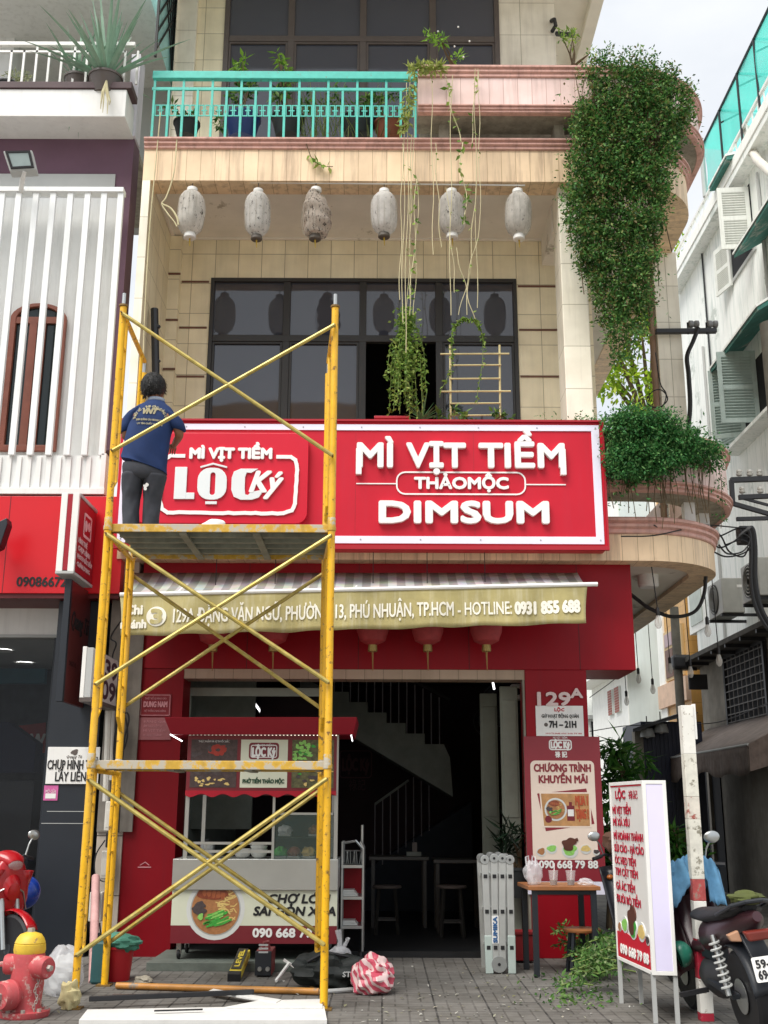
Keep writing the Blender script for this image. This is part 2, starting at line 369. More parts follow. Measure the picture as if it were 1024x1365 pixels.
# ================================================================== ground
M_PAVE = tile('paver', '66635e', '2c2a27', .40, .40, 'XY', offset=0, mortar=.016, rough=.85, var=.12, streak=0, bump=.5)
def pave_material():
    """Grey pavers with a relief of nested bars, worn and dusty."""
    m = M_PAVE; t = m.node_tree; N = t.nodes; L = t.links; b = N['Principled BSDF']
    g = N.new('ShaderNodeNewGeometry')
    s = N.new('ShaderNodeSeparateXYZ'); L.new(g.outputs['Position'], s.inputs[0])
    c1 = N.new('ShaderNodeCombineXYZ'); L.new(s.outputs[0], c1.inputs[0]); L.new(s.outputs[1], c1.inputs[1])
    b1 = N.new('ShaderNodeTexBrick'); b1.offset = .5; b1.inputs['Scale'].default_value = 1; b1.inputs['Brick Width'].default_value = .2; b1.inputs['Row Height'].default_value = .1; b1.inputs['Mortar Size'].default_value = .007; b1.inputs['Mortar Smooth'].default_value = .2
    b1.inputs['Color1'].default_value = (1, 1, 1, 1); b1.inputs['Color2'].default_value = (.82, .82, .82, 1); b1.inputs['Mortar'].default_value = (.36, .34, .32, 1)
    c2 = N.new('ShaderNodeCombineXYZ'); L.new(s.outputs[1], c2.inputs[0]); L.new(s.outputs[0], c2.inputs[1])
    b2 = N.new('ShaderNodeTexBrick'); b2.offset = .5
    for k in ('Scale', 'Brick Width', 'Row Height', 'Mortar Size', 'Mortar Smooth'): b2.inputs[k].default_value = b1.inputs[k].default_value
    for k in ('Color1', 'Color2', 'Mortar'): b2.inputs[k].default_value = b1.inputs[k].default_value
    L.new(c1.outputs[0], b1.inputs[0]); L.new(c2.outputs[0], b2.inputs[0])
    ck = N.new('ShaderNodeTexChecker'); ck.inputs['Scale'].default_value = 2.5; L.new(g.outputs['Position'], ck.inputs[0])
    zz = N.new('ShaderNodeCombineXYZ'); L.new(s.outputs[0], zz.inputs[0]); L.new(s.outputs[1], zz.inputs[1]); zz.inputs[2].default_value = .1; L.new(zz.outputs[0], ck.inputs[0])
    mx = N.new('ShaderNodeMixRGB'); L.new(ck.outputs['Fac'], mx.inputs[0]); L.new(b1.outputs[0], mx.inputs[1]); L.new(b2.outputs[0], mx.inputs[2])
    old = b.inputs['Base Color'].links[0].from_socket
    mu = N.new('ShaderNodeMixRGB'); mu.blend_type = 'MULTIPLY'; mu.inputs[0].default_value = .85; L.new(old, mu.inputs[1]); L.new(mx.outputs[0], mu.inputs[2])
    n = N.new('ShaderNodeTexNoise'); n.inputs['Scale'].default_value = 2.6; n.inputs['Detail'].default_value = 9; n.inputs['Roughness'].default_value = .7; L.new(g.outputs['Position'], n.inputs['Vector'])
    r = N.new('ShaderNodeValToRGB'); r.color_ramp.elements[0].position = .42; r.color_ramp.elements[0].color = (0, 0, 0, 1); r.color_ramp.elements[1].position = .66; r.color_ramp.elements[1].color = (.55, .55, .55, 1); L.new(n.outputs['Fac'], r.inputs[0])
    m2 = N.new('ShaderNodeMixRGB'); L.new(r.outputs[0], m2.inputs[0]); L.new(mu.outputs[0], m2.inputs[1]); m2.inputs[2].default_value = (.21, .20, .185, 1)
    L.new(m2.outputs[0], b.inputs['Base Color'])
    bw = N.new('ShaderNodeRGBToBW'); L.new(mx.outputs[0], bw.inputs[0])
    bp = N.new('ShaderNodeBump'); bp.inputs['Strength'].default_value = .7; bp.inputs['Distance'].default_value = .008; L.new(bw.outputs[0], bp.inputs['Height'])
    L.new(b.inputs['Normal'].links[0].from_socket, bp.inputs['Normal']); L.new(bp.outputs[0], b.inputs['Normal'])
pave_material()
M_ROAD = mat('bounce_road', '8f8c85', .9, var=.25, scale=3, bump=.4, bscale=60)  # road out of view, colour lightened to bounce light up to the ceilings
M_ALLEY = mat('alley_concrete', '6a665e', .9, var=.3, scale=2.5, bump=.3)
struct(MB().poly([(-300, -300, -.12), (300, -300, -.12), (300, 300, -.12), (-300, 300, -.12)]).build('ground', M_ROAD))
struct(MB().box(-30, 3.3, 6.6, 30, -.118, 0).build('pavement', M_PAVE, bevel=.01))
struct(MB().box(3.304, 30, 9.4, 80, -.118, -.02).build('alley_pavement', M_ALLEY))
# a yellow house across the street, seen only as a reflection in the first-floor panes
op = thing('opposite_house', 'yellow house across the street mirrored in the lower window panes', 'building', (-4, -16, 0))
MB().box(-8.2, -.6, -20, -16, -.12, 17.2).build('wall', mat('yellow_plaster', 'd8a23c', .8, var=.1, scale=.6, streak=.3), op)
for x in (-7.2, -4.9, -2.6):
    for z in (2.5, 6.2, 9.9, 13.6): MB().box(x, x + 1.2, -15.99, -15.95, z, z + 1.9).build('window', mat('opposite_pane', '2a2f33', .3), op)
# ================================================================== the corner shophouse
YR, YS, YW = 11.78, 11.58, 13.0
XL = W(179, 400, YS).x                                   # left edge of the house
XC, RC = 2.82, 1.0                                       # where the balcony front starts to turn, radius of the turn
ZB0, ZB1, ZM1 = W(500, 746, YS).z, W(830, 712, YS).z, W(830, 690, YS).z
ZU0, ZU1, ZUM = W(400, 241, YS).z, W(400, 200, YS).z, W(400, 186, YS).z
XPR = W(786, 1000, YR).x                                 # right edge of the red pillar
def curve_path(xl, yf, xc, rad, yb, n=18):
    p = [(xl, yf, 0, -1), ((xl + xc) / 2, yf, 0, -1)]
    for k in range(n + 1):
        a = R(-90 + 90 * k / n); p.append((xc + rad * math.cos(a), yf + rad + rad * math.sin(a), math.cos(a), math.sin(a)))
    return p + [(xc + rad, yb, 1, 0)]
def moulding(z0, z1, out=.07, n=3, inn=-.05):
    pr = [(inn, z0)]; h = (z1 - z0) / n
    for k in range(n):
        o0 = out * (.35 + .65 * k / max(1, n - 1)); o1 = o0
        za = z0 + h * k
        pr += [(o0 * .55, za + .004), (o0, za + h * .25), (o0, za + h * .7), (o0 * .6, za + h * .92)]
    return pr + [(out * .6, z1), (inn, z1)]
house = thing('corner_shophouse', 'cream tiled corner shophouse with rounded balconies and red ground floor', 'building', (XL, YS, 0))
YB = 19.0
lower = curve_path(XL, YS, XC, RC, YB)
MB().sweep(lower, [(0, ZB0), (0, ZB1), (-.3, ZB1), (-.3, ZB0)]).build('balcony_band', M_BAND, house, smooth=True)
MB().sweep(lower, moulding(ZB1, ZM1)).build('moulding', M_MOULD, house, smooth=True)
MB().sweep(lower, [(0, ZU0), (0, ZU1), (-.3, ZU1), (-.3, ZU0)]).build('balcony_band', M_BAND, house, smooth=True)
MB().sweep(lower, moulding(ZU1, ZUM)).build('moulding', M_MOULD, house, smooth=True)
def slab(z0, z1, ins=.02):
    pts = [(x - nx * ins, y - ny * ins, z0) for x, y, nx, ny in lower] + [(XL + ins, YB, z0)]
    return MB().prism(pts, (0, 0, z1 - z0))
slab(ZB0 + .05, ZM1 - .02, .05).build('balcony_slab', M_CEIL, house)
slab(ZU0 + .012, ZUM - .02, .05).build('balcony_slab', M_CEIL, house)
# planters over the balcony edges, standing on short stubs
def planter(xl, z0, z1, out, zm0, zm1):
    p = [(x + nx * out, y + ny * out, nx, ny) for x, y, nx, ny in curve_path(xl, YS, XC, RC, YB)]
    t = MB().sweep(p, [(0, z0), (0, z1), (-.45, z1), (-.45, z0)]).build('planter', M_PBAND, house, smooth=True)
    MB().sweep(p, moulding(zm0, z0 + .0, .05)).build('moulding', M_MOULD, t, smooth=True)
    MB().sweep(p, moulding(z1, zm1, .06)).build('rim', M_MOULD, t, smooth=True)
    MB().sweep([(x - nx * .02, y - ny * .02, nx, ny) for x, y, nx, ny in p], [(0, zm0 + .006), (0, zm0 + .03), (-.41, zm0 + .03), (-.41, zm0 + .006)]).build('underside', M_CONC, t, smooth=True)
    return t
YP = YS - .2
pu = planter(W(557, 120, YP).x, W(600, 141, YP).z, W(600, 104, YP).z, .2, W(600, 151, YP).z, W(600, 89, YP).z)
pl = planter(W(806, 600, YP).x, W(820, 640, YP).z, W(820, 590, YP).z, .2, W(820, 655, YP).z, W(820, 575, YP).z)
for px, py0, py1 in ((592, 151, 186), (746, 151, 186)):
    x = W(px, 170, YS).x; MB().box(x - .06, x + .06, YS + .03, YS + .3, ZUM - .03, W(600, 152, YP).z + .02).build('planter_stub', M_CONC, house)
for a in (40, 75):
    x = XC + (RC - .1) * math.cos(R(a - 90)); y = YS + RC + (RC - .1) * math.sin(R(a - 90))
    MB().box(x - .06, x + .06, y - .06, y + .06, ZM1 - .03, W(820, 655, YP).z + .02).build('planter_stub', M_WHITE, house)
MB().box(W(560, 170, YS).x, XC, YS + .42, YS + .5, ZUM - .03, W(600, 141, YP).z + .2).build('parapet', M_CONC, house)
# first-floor loggia
XLI = W(190, 400, YS).x
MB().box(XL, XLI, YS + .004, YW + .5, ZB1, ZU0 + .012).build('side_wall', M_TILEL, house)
MB().box(XL + .002, XLI - .002, YS, YS + .02, ZB1 + .4, ZU0 + .002).build('corner_pilaster', M_TILEP, house)
x0, x1 = W(282, 372, YW).x, W(688, 372, YW).x
zt, zs = W(480, 372, YW).z, ZM1 + .02
XWR = W(752, 400, YW).x
MB().box(XLI, x0, YW, YW + .3, ZB1, ZU0 + .01).build('wall', M_TILE, house)
MB().box(x1, W(791, 450, YW).x, YW, YW + .3, ZB1, ZU0 + .01).build('wall', M_TILE, house)
MB().box(x0, x1, YW, YW + .3, zt, ZU0 + .01).build('wall', M_TILE, house)
MB().box(XLI, W(790, 450, YW).x, YW - .05, YW, W(400, 321, YW).z, W(400, 311, YW).z).build('cornice', M_CEIL, house, bevel=.01)
MB().box(XLI, XLI + .05, YS + .3, YW - .05, W(400, 321, YW).z, W(400, 311, YW).z).build('cornice', M_CEIL, house, bevel=.01)
xp = W(240, 400, YW).x
MB().box(XLI, xp, YW - .12, YW, ZB1, W(400, 321, YW).z - .002).build('pilaster', M_TILE, house)
for py in (371, 432, 497):
    z = W(230, py, YW).z
    MB().box(XLI + .002, xp + .012, YW - .135, YW - .115, z - .012, z + .012).box(xp + .012, x0 - .03, YW - .012, YW + .004, z - .012 - .05, z + .012 - .05).build('groove', M_GROOVE, house)
for py in (382, 440, 502):
    z = W(720, py, YW).z; MB().box(x1 + .02, XWR + .3, YW - .012, YW + .004, z - .012, z + .012).build('groove', M_GROOVE, house)
def window(x0, x1, z0, z1, Y, cols, splits, zmid, frame, glass, open_pane=None, fw=.07):
    w = MB().box(x0, x1, Y - .03, Y + .06, z1 - fw, z1).box(x0, x0 + fw, Y - .03, Y + .06, z0, z1 - fw).box(x1 - fw, x1, Y - .03, Y + .06, z0, z1 - fw)
    for c in cols: w.box(c - .045, c + .045, Y - .02, Y + .055, z0, z1 - fw)
    ed = [x0 + fw] + [q for c in cols for q in (c - .045, c + .045)] + [x1 - fw]
    w.box(x0 + fw, x1 - fw, Y - .024, Y + .058, zmid - .045, zmid + .045)
    w = w.build('window', frame, house, bevel=.006)
    for i in range(0, len(ed), 2):
        a, b = ed[i], ed[i + 1]
        for k, (za, zb) in enumerate(((z0, zmid - .045), (zmid + .045, z1 - fw))):
            if open_pane == (i // 2, k): continue
            if k == 0:
                f = .03; MB().ring([(a, Y - .01, za), (b, Y - .01, za), (b, Y - .01, zb), (a, Y - .01, zb)], [(a + f, Y - .01, za + f), (b - f, Y - .01, za + f), (b - f, Y - .01, zb - f), (a + f, Y - .01, zb - f)], (0, .03, 0)).build('sash', frame, w, bevel=.004)
            MB().box(a, b, Y + .02, Y + .03, za, zb).build('pane', glass, w)
    return w
window(x0, x1, zs, zt, YW, [W(q, 400, YW).x for q in (383, 484, 585)], 2, W(480, 452, YW).z, M_DFRAME, M_GLASS, open_pane=(2, 0), fw=.05)
M_DARKROOM = mat('unlit_shade', '15171c', .9, var=.2)  # near-black colour stands in for the shade inside unlit rooms and openings
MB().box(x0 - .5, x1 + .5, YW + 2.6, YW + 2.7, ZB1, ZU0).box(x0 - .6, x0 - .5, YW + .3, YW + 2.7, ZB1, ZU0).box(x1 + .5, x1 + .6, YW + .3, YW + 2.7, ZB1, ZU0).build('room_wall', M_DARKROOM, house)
# pillar between loggia and corner terrace
xa, xb = W(750, 400, YS + .1).x, W(785, 400, YS + .1).x
MB().box(xa, xb, YS + .12, YS + .55, ZM1 - .03, ZU0 + .014).build('pillar', M_TILEP, house, bevel=.008)
MB().box(xb - .32, xb, YS + .56, YW + 5, ZU0 - .35, ZU0 + .013).build('beam', M_CEIL, house)
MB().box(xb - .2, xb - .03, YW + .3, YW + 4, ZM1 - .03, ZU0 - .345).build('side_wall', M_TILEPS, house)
# column at the rounded terrace, tiled
xq0, xq1 = W(874, 450, 13.4).x, W(906, 450, 13.4).x
MB().box(xq0, xq1, 13.3, 13.62, ZM1 - .03, ZU0 + .014).build('column', M_TILEP, house, bevel=.006)
dp = thing('drain_pipe', 'brown drain pipe running up beside the tiled terrace column', 'pipe', (xq0 - .06, 13.36, ZM1))
MB().tube([(xq0 - .05, 13.36, ZM1 - .02), (xq0 - .05, 13.36, ZU0)], .042, 10).build('pipe', mat('pipe_brown', '8a6f58', .6, streak=.4), dp, smooth=True)
MB().box(xq0 - .1, xq0, 13.34, 13.38, ZM1 + 1.5, ZM1 + 1.53).box(xq0 - .1, xq0, 13.34, 13.38, ZM1 + .6, ZM1 + .63).build('clamp', M_CONC, dp)
# second floor
ZT = 12.72
u0, u1 = W(297, 90, YW).x, W(667, 90, YW).x
zut = W(480, -60, YW).z
xr = W(741, 60, YW).x
MB().box(XL, u0, YW, YW + .3, ZU0 + .02, ZT).build('wall', M_TILE, house)
MB().box(XL, W(236, 60, YW).x, YW - .14, YW - .001, ZUM - .02, ZT).box(XL, W(262, 60, YW).x, YW - .07, YW - .0005, ZUM - .02, ZT).build('pilaster', M_TILEP, house)
MB().box(u1, xr, YW, YW + 5, ZU0 + .02, ZT).build('wall', M_TILEP, house)
MB().box(u0, u1, YW, YW + .3, zut, ZT).build('wall', M_TILE, house)
MB().box(u0, u1, YW, YW + .3, ZU0 + .02, ZUM + .1).build('wall', M_TILE, house)
window(u0, u1, ZUM + .1, zut, YW, [W(q, 60, YW).x for q in (388, 484, 577)], 2, W(480, 53, YW).z, M_BFRAME, M_GLASSU)
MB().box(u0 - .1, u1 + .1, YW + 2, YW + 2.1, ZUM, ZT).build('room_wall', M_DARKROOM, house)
xe = G(800, 0, ZT).x
MB().box(XL, xe, 11.0, YB, ZT, ZT + .35).build('roof_slab', M_CEIL, house, bevel=.01)
MB().box(xe - .16, xe + .02, 11.0, YB, ZT - .14, ZT + .002).build('eave_beam', M_CEIL, house, bevel=.01)
# teal railing of the second-floor balcony
YG = YS + .06
g0, g1 = W(201, 150, YG).x, W(557, 150, YG).x
zr = lambda py: W(380, py, YG).z
rl = MB().box(g0, g1, YG - .035, YG + .035, zr(107), zr(97)).build('railing', M_TEAL, house, bevel=.008)
MB().box(g0, g1, YG - .012, YG + .012, zr(121), zr(117.5)).build('rail', M_TEAL, rl)
MB().box(g0, g1, YG - .012, YG + .012, ZUM + .02, ZUM + .05).build('rail', M_TEAL, rl)
nb = 18
for k in range(nb + 1):
    x = g0 + .03 + (g1 - g0 - .06) * k / nb; hi = zr(107) if k % 2 == 0 else zr(120)
    MB().box(x - .014, x + .014, YG - .010, YG + .010, ZUM, hi).build('baluster', M_TEAL, rl)
    if k < nb:
        s = (g1 - g0 - .06) / nb; o = MB()
        za, zb = zr(155), zr(140)
        for a, b in ((.09, .48), (.52, .91)):
            p = [(x + s * a, YG, za), (x + s * b, YG, za), (x + s * b, YG, zb), (x + s * a, YG, zb)]
            q = [(x + s * a + .012, YG, za + .012), (x + s * b - .012, YG, za + .012), (x + s * b - .012, YG, zb - .012), (x + s * a + .012, YG, zb - .012)]
            o.ring(p, q, (0, .01, 0))
        o.box(x + s * .3, x + s * .7, YG - .001, YG + .011, (za + zb) / 2 - .006, (za + zb) / 2 + .006)
        o.build('ornament', M_TEAL, rl)
# ground floor: red fascia, pillars, opening
xf1 = W(844, 820, YR).x
zf0 = W(500, 892, YR).z
M_SEAM = mat('seam_dark', '3a060c', .6)
MB().box(W(186, 850, YR).x, xf1, YR, YR + .9, zf0, ZB0 + .052).build('fascia', M_RED, house, bevel=.006)
for px in (330, 478, 625, 772): x = W(px, 850, YR).x; MB().box(x - .003, x + .003, YR - .0015, YR + .01, zf0 + .004, ZB0).build('panel_joint', M_SEAM, house)
xo0, xo1 = W(240, 1000, YR).x, W(701, 1000, YR).x
MB().box(xo1 + .012, XPR, YR + .004, YR + .45, 0, zf0 - .001).build('pillar', M_RED, house, bevel=.005)
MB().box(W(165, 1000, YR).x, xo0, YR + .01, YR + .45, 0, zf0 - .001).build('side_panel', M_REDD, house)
MB().box(xo0, xo1 + .012, YR + .02, YR + .3, W(500, 905, YR).z, zf0 - .001).build('lintel', tile('lintel_tile', 'b39c86', '7a6a58', .2, .3, 'XZ', mortar=.006), house)
xc0, xc1 = W(131, 1100, YR).x, W(165, 1100, YR).x
MB().box(xc0, xc1 - .002, YR - .02, YR + .4, 0, ZB0 + .05).build('column', tile('column_tile', 'b8ada2', '5e544c', .9, .58, 'XZ', mortar=.012, streak=.4, ox=.3), house)
MB().box(xc0, xc1 + .1, YR - .05, YR - .021, 1.2, ZB0 - .3).build('conduit_board', mat('grey_board', '7d776f', .8, var=.2, streak=.5), house)
struct(MB().box(W(195, 1290, 10.8).x, W(450, 1290, 10.8).x, 10.8, YR + .0, 0.001, W(300, 1284, 10.8).z).build('entrance_step', mat('step_stone', '5c635c', .7, var=.2, scale=8, bump=.3)))
# the room behind the opening; its deep shade is put into the dark colours
ZF = .06
M_RMW = mat('shaded_maroon', '2c1c20', .8, var=.2)
M_RMN = mat('shaded_navy', '242a33', .85, var=.2)
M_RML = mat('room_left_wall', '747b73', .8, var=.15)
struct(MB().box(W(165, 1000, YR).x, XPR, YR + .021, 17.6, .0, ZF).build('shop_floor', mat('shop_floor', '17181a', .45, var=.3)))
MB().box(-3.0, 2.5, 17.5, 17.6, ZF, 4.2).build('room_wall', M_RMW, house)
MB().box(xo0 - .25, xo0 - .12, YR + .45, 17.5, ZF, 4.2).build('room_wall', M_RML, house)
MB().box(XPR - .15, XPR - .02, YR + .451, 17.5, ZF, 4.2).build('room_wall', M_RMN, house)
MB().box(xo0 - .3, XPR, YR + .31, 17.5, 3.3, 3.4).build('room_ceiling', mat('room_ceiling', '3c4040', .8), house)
# folded shutter leaves against the pillar
M_SHUT = mat('shutter_grey_green', '8d9386', .5, var=.1)
dr = thing('folding_door', 'grey green folding door leaves folded back beside the red pillar', 'door', (xo1 - .4, YR + .3, ZF))
for i, (pa, pb, Y) in enumerate(((641, 664, YR + 1.3), (668, 692, YR + .5))):
    a, b = W(pa, 1000, Y).x, W(pb, 1000, Y).x
    MB().box(a, b, Y, Y + .05, ZF, 2.75).box(a + .02, b - .02, Y - .012, Y - .0, .2, 1.2).box(a + .02, b - .02, Y - .012, Y, 1.35, 2.6).build('leaf', M_SHUT, dr, bevel=.008)
MB().box(xo1 - .012, xo1 + .01, YR + .02, YR + .1, ZF, W(500, 905, YR).z).build('jamb', mat('jamb', '8a8577', .5), dr)
gf = MB().box(W(244, 1000, YR + .5).x, W(252, 1000, YR + .5).x, YR + .48, YR + .52, ZF, 2.72).build('glass_partition', M_SHUT, house)
MB().box(W(244, 1000, YR + .5).x, W(432, 1000, YR + .5).x, YR + .482, YR + .518, 2.63, 2.72).build('rail', M_SHUT, gf)
MB().box(W(256, 1000, YR + 1.6).x, W(338, 1000, YR + 1.6).x, YR + 1.6, YR + 1.7, 1.2, 3.3).build('room_wall', M_RML, house)
MB().box(W(345, 1000, YR + 2.6).x, W(440, 1000, YR + 2.6).x, YR + 2.6, YR + 2.7, W(390, 935, YR + 2.6).z - .6, W(390, 928, YR + 2.6).z).build('room_panel', M_RMW, house)
# staircase: upper flight falling to the right, lower flight turning back
M_STAIR = mat('stair_grey', '82877f', .8, var=.12)
M_BAL = mat('baluster_grey', '8f8c90', .5, var=.1)
st = thing('staircase', 'grey concrete staircase with thin metal balusters at the back of the shop', 'stairs', (0, 15.6, ZF))
Ys = 15.4
top = [W(q[0], q[1], Ys) for q in ((405, 905), (447, 905))]
pts = []; n = 6; a = W(440, 922, Ys); b = W(592, 1006, Ys)
for k in range(n):
    t0, t1 = k / n, (k + 1) / n
    pts += [a.lerp(b, t0), V((a.lerp(b, t1).x, Ys, a.lerp(b, t0).z))]
pts += [W(600, 1010, Ys), W(604, 1062, Ys), W(475, 985, Ys), W(400, 945, Ys), W(400, 900, Ys)]
MB().prism(pts, (0, .9, 0)).build('flight', M_STAIR, st)
for k in range(14):
    t = (k + .5) / 14; p = a.lerp(b, t); MB().tube([(p.x, Ys + .05, p.z - .05), (p.x, Ys + .05, p.z + .75)], .009, 5).build('baluster', M_BAL, st)
MB().tube([V((a.x, Ys + .05, a.z + .75)), V((b.x + .1, Ys + .05, b.z + .75))], .022, 6).build('handrail', M_DFRAME, st)
a2, b2 = W(500, 1072, Ys + .9), W(545, 1040, Ys + .9)
MB().prism([V((a2.x - .3, Ys + .9, ZF)), V((b2.x + .9, Ys + .9, ZF)), V((b2.x + .9, Ys + .9, b2.z - .3)), V((a2.x - .3, Ys + .9, a2.z - 1.))], (0, .8, 0)).build('flight', M_RMN, st)
MB().tube([a2, b2], .02, 6).build('handrail', M_STAIR, st)
for k in range(8):
    p = a2.lerp(b2 + (b2 - a2) * .6, k / 7); MB().tube([(p.x, p.y, p.z - .9), tuple(p)], .008, 5).build('baluster', M_BAL, st)
# eating tables inside, a wall sign, fans and tube lamps
def inner_table(px0, px1, py, Y, label):
    a, b = W(px0, py, Y), W(px1, py, Y)
    t = thing('dining_table', label, 'table', ((a.x + b.x) / 2, Y, ZF))
    MB().box(a.x, b.x, Y, Y + .6, a.z - .04, a.z).build('tabletop', mat('inner_top', '4a4844', .5), t, bevel=.005)
    for x in (a.x + .05, b.x - .05):
        for y in (Y + .05, Y + .55): MB().box(x - .02, x + .02, y - .02, y + .02, ZF, a.z - .04).build('leg', M_DFRAME, t)
    return a.z
z_t = inner_table(492, 572, 1142, 14.0, 'dark dining table inside the shop in front of the stairs')
inner_table(578, 644, 1146, 13.6, 'dark dining table inside the shop beside the folded door leaves')
hold = thing('napkin_box', 'small pale napkin box on the dark inner dining table', 'box', W(553, 1140, 14.2))
p = W(553, 1141, 14.2)
MB().box(p.x - .1, p.x + .08, 14.2, 14.32, z_t, z_t + .05).build('tray', M_STAIR, hold); MB().box(p.x - .03, p.x + .03, 14.22, 14.28, z_t + .05, z_t + .16).build('holder', M_BFRAME, hold)
def stool(x, y, h, r, zf, label, group=None, seat=None, legm=None):
    t = thing('bar_stool', label, 'stool', (x, y, zf), group)
    MB().lathe([(0, h - .03), (r * .96, h - .03), (r, h - .02), (r, h - .006), (r * .95, h), (0, h)], (x, y, zf), n=24).build('seat', seat, t, smooth=True)
    for k in range(4):
        a = R(45 + 90 * k); c, s = math.cos(a), math.sin(a)
        MB().bar((x + c * r * .75, y + s * r * .75, zf + h - .03), (x + c * r * 1.05, y + s * r * 1.05, zf), .028, .028).build('leg', legm, t)
    q = [(x + math.cos(R(45 + 90 * k)) * r * .95, y + math.sin(R(45 + 90 * k)) * r * .95, zf + h * .3) for k in range(5)]
    f = MB()
    for u_, v_ in zip(q, q[1:]): f.bar(u_, v_, .018, .018)
    f.build('foot_rail', legm, t)
    return t
for px, Y in ((516, 13.4), (602, 13.1)):
    p = W(px, 1180, Y); stool(p.x, Y, p.z - ZF, .17, ZF, 'dark stool under the inner dining table %s' % ('before the stairs' if px < 550 else 'beside the folded doors'), 'stools inside the shop', M_BFRAME, M_DFRAME)
lw = thing('wall_logo', 'dim red shop logo painted on the dark rear wall', 'sign', W(478, 1020, 17.48))
Fa = Face(W(452, 1050, 17.48), W(496, 1050, 17.48) - W(452, 1050, 17.48), V((0, 0, W(452, 1000, 17.48).z - W(452, 1050, 17.48).z)))
M_DIM = mat('dim_logo', '5e3a40', .7)
mb = MB(); Fa.rring(mb, 0, Fa.w, Fa.h * .25, Fa.h, .06, .02); mb.build('border', M_DIM, lw)
Fa.text('LỘC Ký', Fa.w * .1, Fa.w * .9, Fa.h * .45, Fa.h * .32, M_DIM, lw, bold=.01, res=2)
Fa.text('祿記', Fa.w * .3, Fa.w * .8, Fa.h * -.05, Fa.h * .22, M_DIM, lw, res=2)
def wall_fan(px, py, Y, r, label):
    c = W(px, py, Y); t = thing('wall_fan', label, 'fan', c)
    M = mat('fan_black', '191b20', .4)
    mb = MB()
    for k in range(3): mb.tube([c + V((math.cos(q) * r * (1 - .33 * k), -.02 * k, math.sin(q) * r * (1 - .33 * k))) for q in [2 * math.pi * i / 28 for i in range(29)]], .006, 5)
    for k in range(16): q = 2 * math.pi * k / 16; mb.tube([c + V((0, -.06, 0)), c + V((math.cos(q) * r, 0, math.sin(q) * r))], .003, 4)
    mb.build('cage', M, t)
    for k in range(3):
        q = 2 * math.pi * k / 3 + .4; e = V((math.cos(q), 0, math.sin(q))); f = V((-math.sin(q), 0, math.cos(q)))
        MB().prism([c + e * .03 - f * .03, c + e * r * .85 - f * .07 + V((0, .02, 0)), c + e * r * .88 + f * .05, c + e * .03 + f * .03 + V((0, -.02, 0))], (0, .006, 0)).build('blade', M, t)
    MB().lathe([(0, -.03), (.05, -.02), (.055, .06), (.03, .14), (0, .15)], c, (0, 1, 0), 12).build('motor', M, t, smooth=True)
    MB().bar(c + V((.0, .12, 0)), c + V((.18, .3, -.02)), .04, .04).build('bracket', M, t)
wall_fan(668, 938, 13.4, .24, 'black wall fan high beside the pillar, upper one near the lintel')
wall_fan(652, 962, 14.6, .2, 'black wall fan lower and further inside the shop')
wall_fan(300, 932, 14.2, .27, 'black wall fan inside behind the red cart canopy')
M_LAMP = mat('lit_tube', 'ffffff', .5, emit=2.6, var=0)
def tube_lamp(px0, py0, px1, py1, Y, label):
    a, b = W(px0, py0, Y), W(px1, py1, Y); t = thing('tube_lamp', label, 'lamp', a)
    MB().tube([a, b], .011, 8).build('lit_tube', M_LAMP, t, smooth=True); MB().bar(a + V((0, .03, .02)), b + V((0, .03, .02)), .04, .02).build('batten', M_WHITE, t)
tube_lamp(338, 936, 349, 951, 14.5, 'short lit tube lamp inside above the food cart canopy')
tube_lamp(657, 909, 659, 919, 13.2, 'small lit lamp under the lintel beside the wall fan')
ds = thing('air_speaker', 'white wall speaker box above the upper wall fan', 'speaker', W(690, 922, 12.7))
c = W(690, 922, 12.7); MB().box(c.x - .07, c.x + .06, 12.7, 12.85, c.z - .09, c.z + .09).build('case', M_WHITE, ds, bevel=.015); MB().lathe([(0, 0), (.035, 0), (.04, .01)], (c.x, 12.698, c.z), (0, -1, 0), 16).build('grille', M_BLACK, ds)
# ================================================================== the big shop sign
YN = 11.28
sx0, sx1 = W(157, 640, YN).x, W(806, 640, YN).x
sz0, sz1 = W(480, 729, YN).z, W(480, 562, YN).z
M_SIGN = mat('sign_red', 'c41a30', .45, var=.07, scale=1.2, spec=.3, streak=.12, dirt=(.35, .05, .08))
M_SIGND = mat('sign_red_return', 'a81226', .45, var=.04)
M_LET = mat('letter_white', 'f1efec', .45, var=.02)
M_LETG = mat('letter_grey', 'e2e6e6', .45, var=.02)
sign = thing('shop_sign', 'long red signboard with white framed border and raised white letters on the balcony front', 'sign', (sx0, YN, sz0))
MB().box(sx0, sx1, YN, YS - .02, sz0, sz1).build('board', M_SIGN, sign, bevel=.004)
FS = Face((sx0, YN, sz0), (sx1 - sx0, 0, 0), (0, 0, sz1 - sz0))
mb = MB(); e = .035; bw = .085
i0 = [FS.p(e, e), FS.p(FS.w - e, e), FS.p(FS.w - e, FS.h - e), FS.p(e, FS.h - e)]
i1 = [FS.p(e + bw, e + bw * .95), FS.p(FS.w - e - bw, e + bw * .95), FS.p(FS.w - e - bw, FS.h - e - bw * .8), FS.p(e + bw, FS.h - e - bw * .8)]
mb.ring(i0, i1, (0, -.012, 0)).build('border', M_LILAC, sign, bevel=.003)
lip = MB().box(sx0 - .01, sx1 + .012, YN - .03, YN + .01, sz0 - .03, sz0 + .012).box(sx1 - .008, sx1 + .012, YN - .03, YN + .01, sz0 + .012, sz1).box(sx0 - .01, sx1 + .012, YN - .03, YN + .01, sz1 - .003, sz1 + .018).build('edge_trim', M_SIGND, sign)
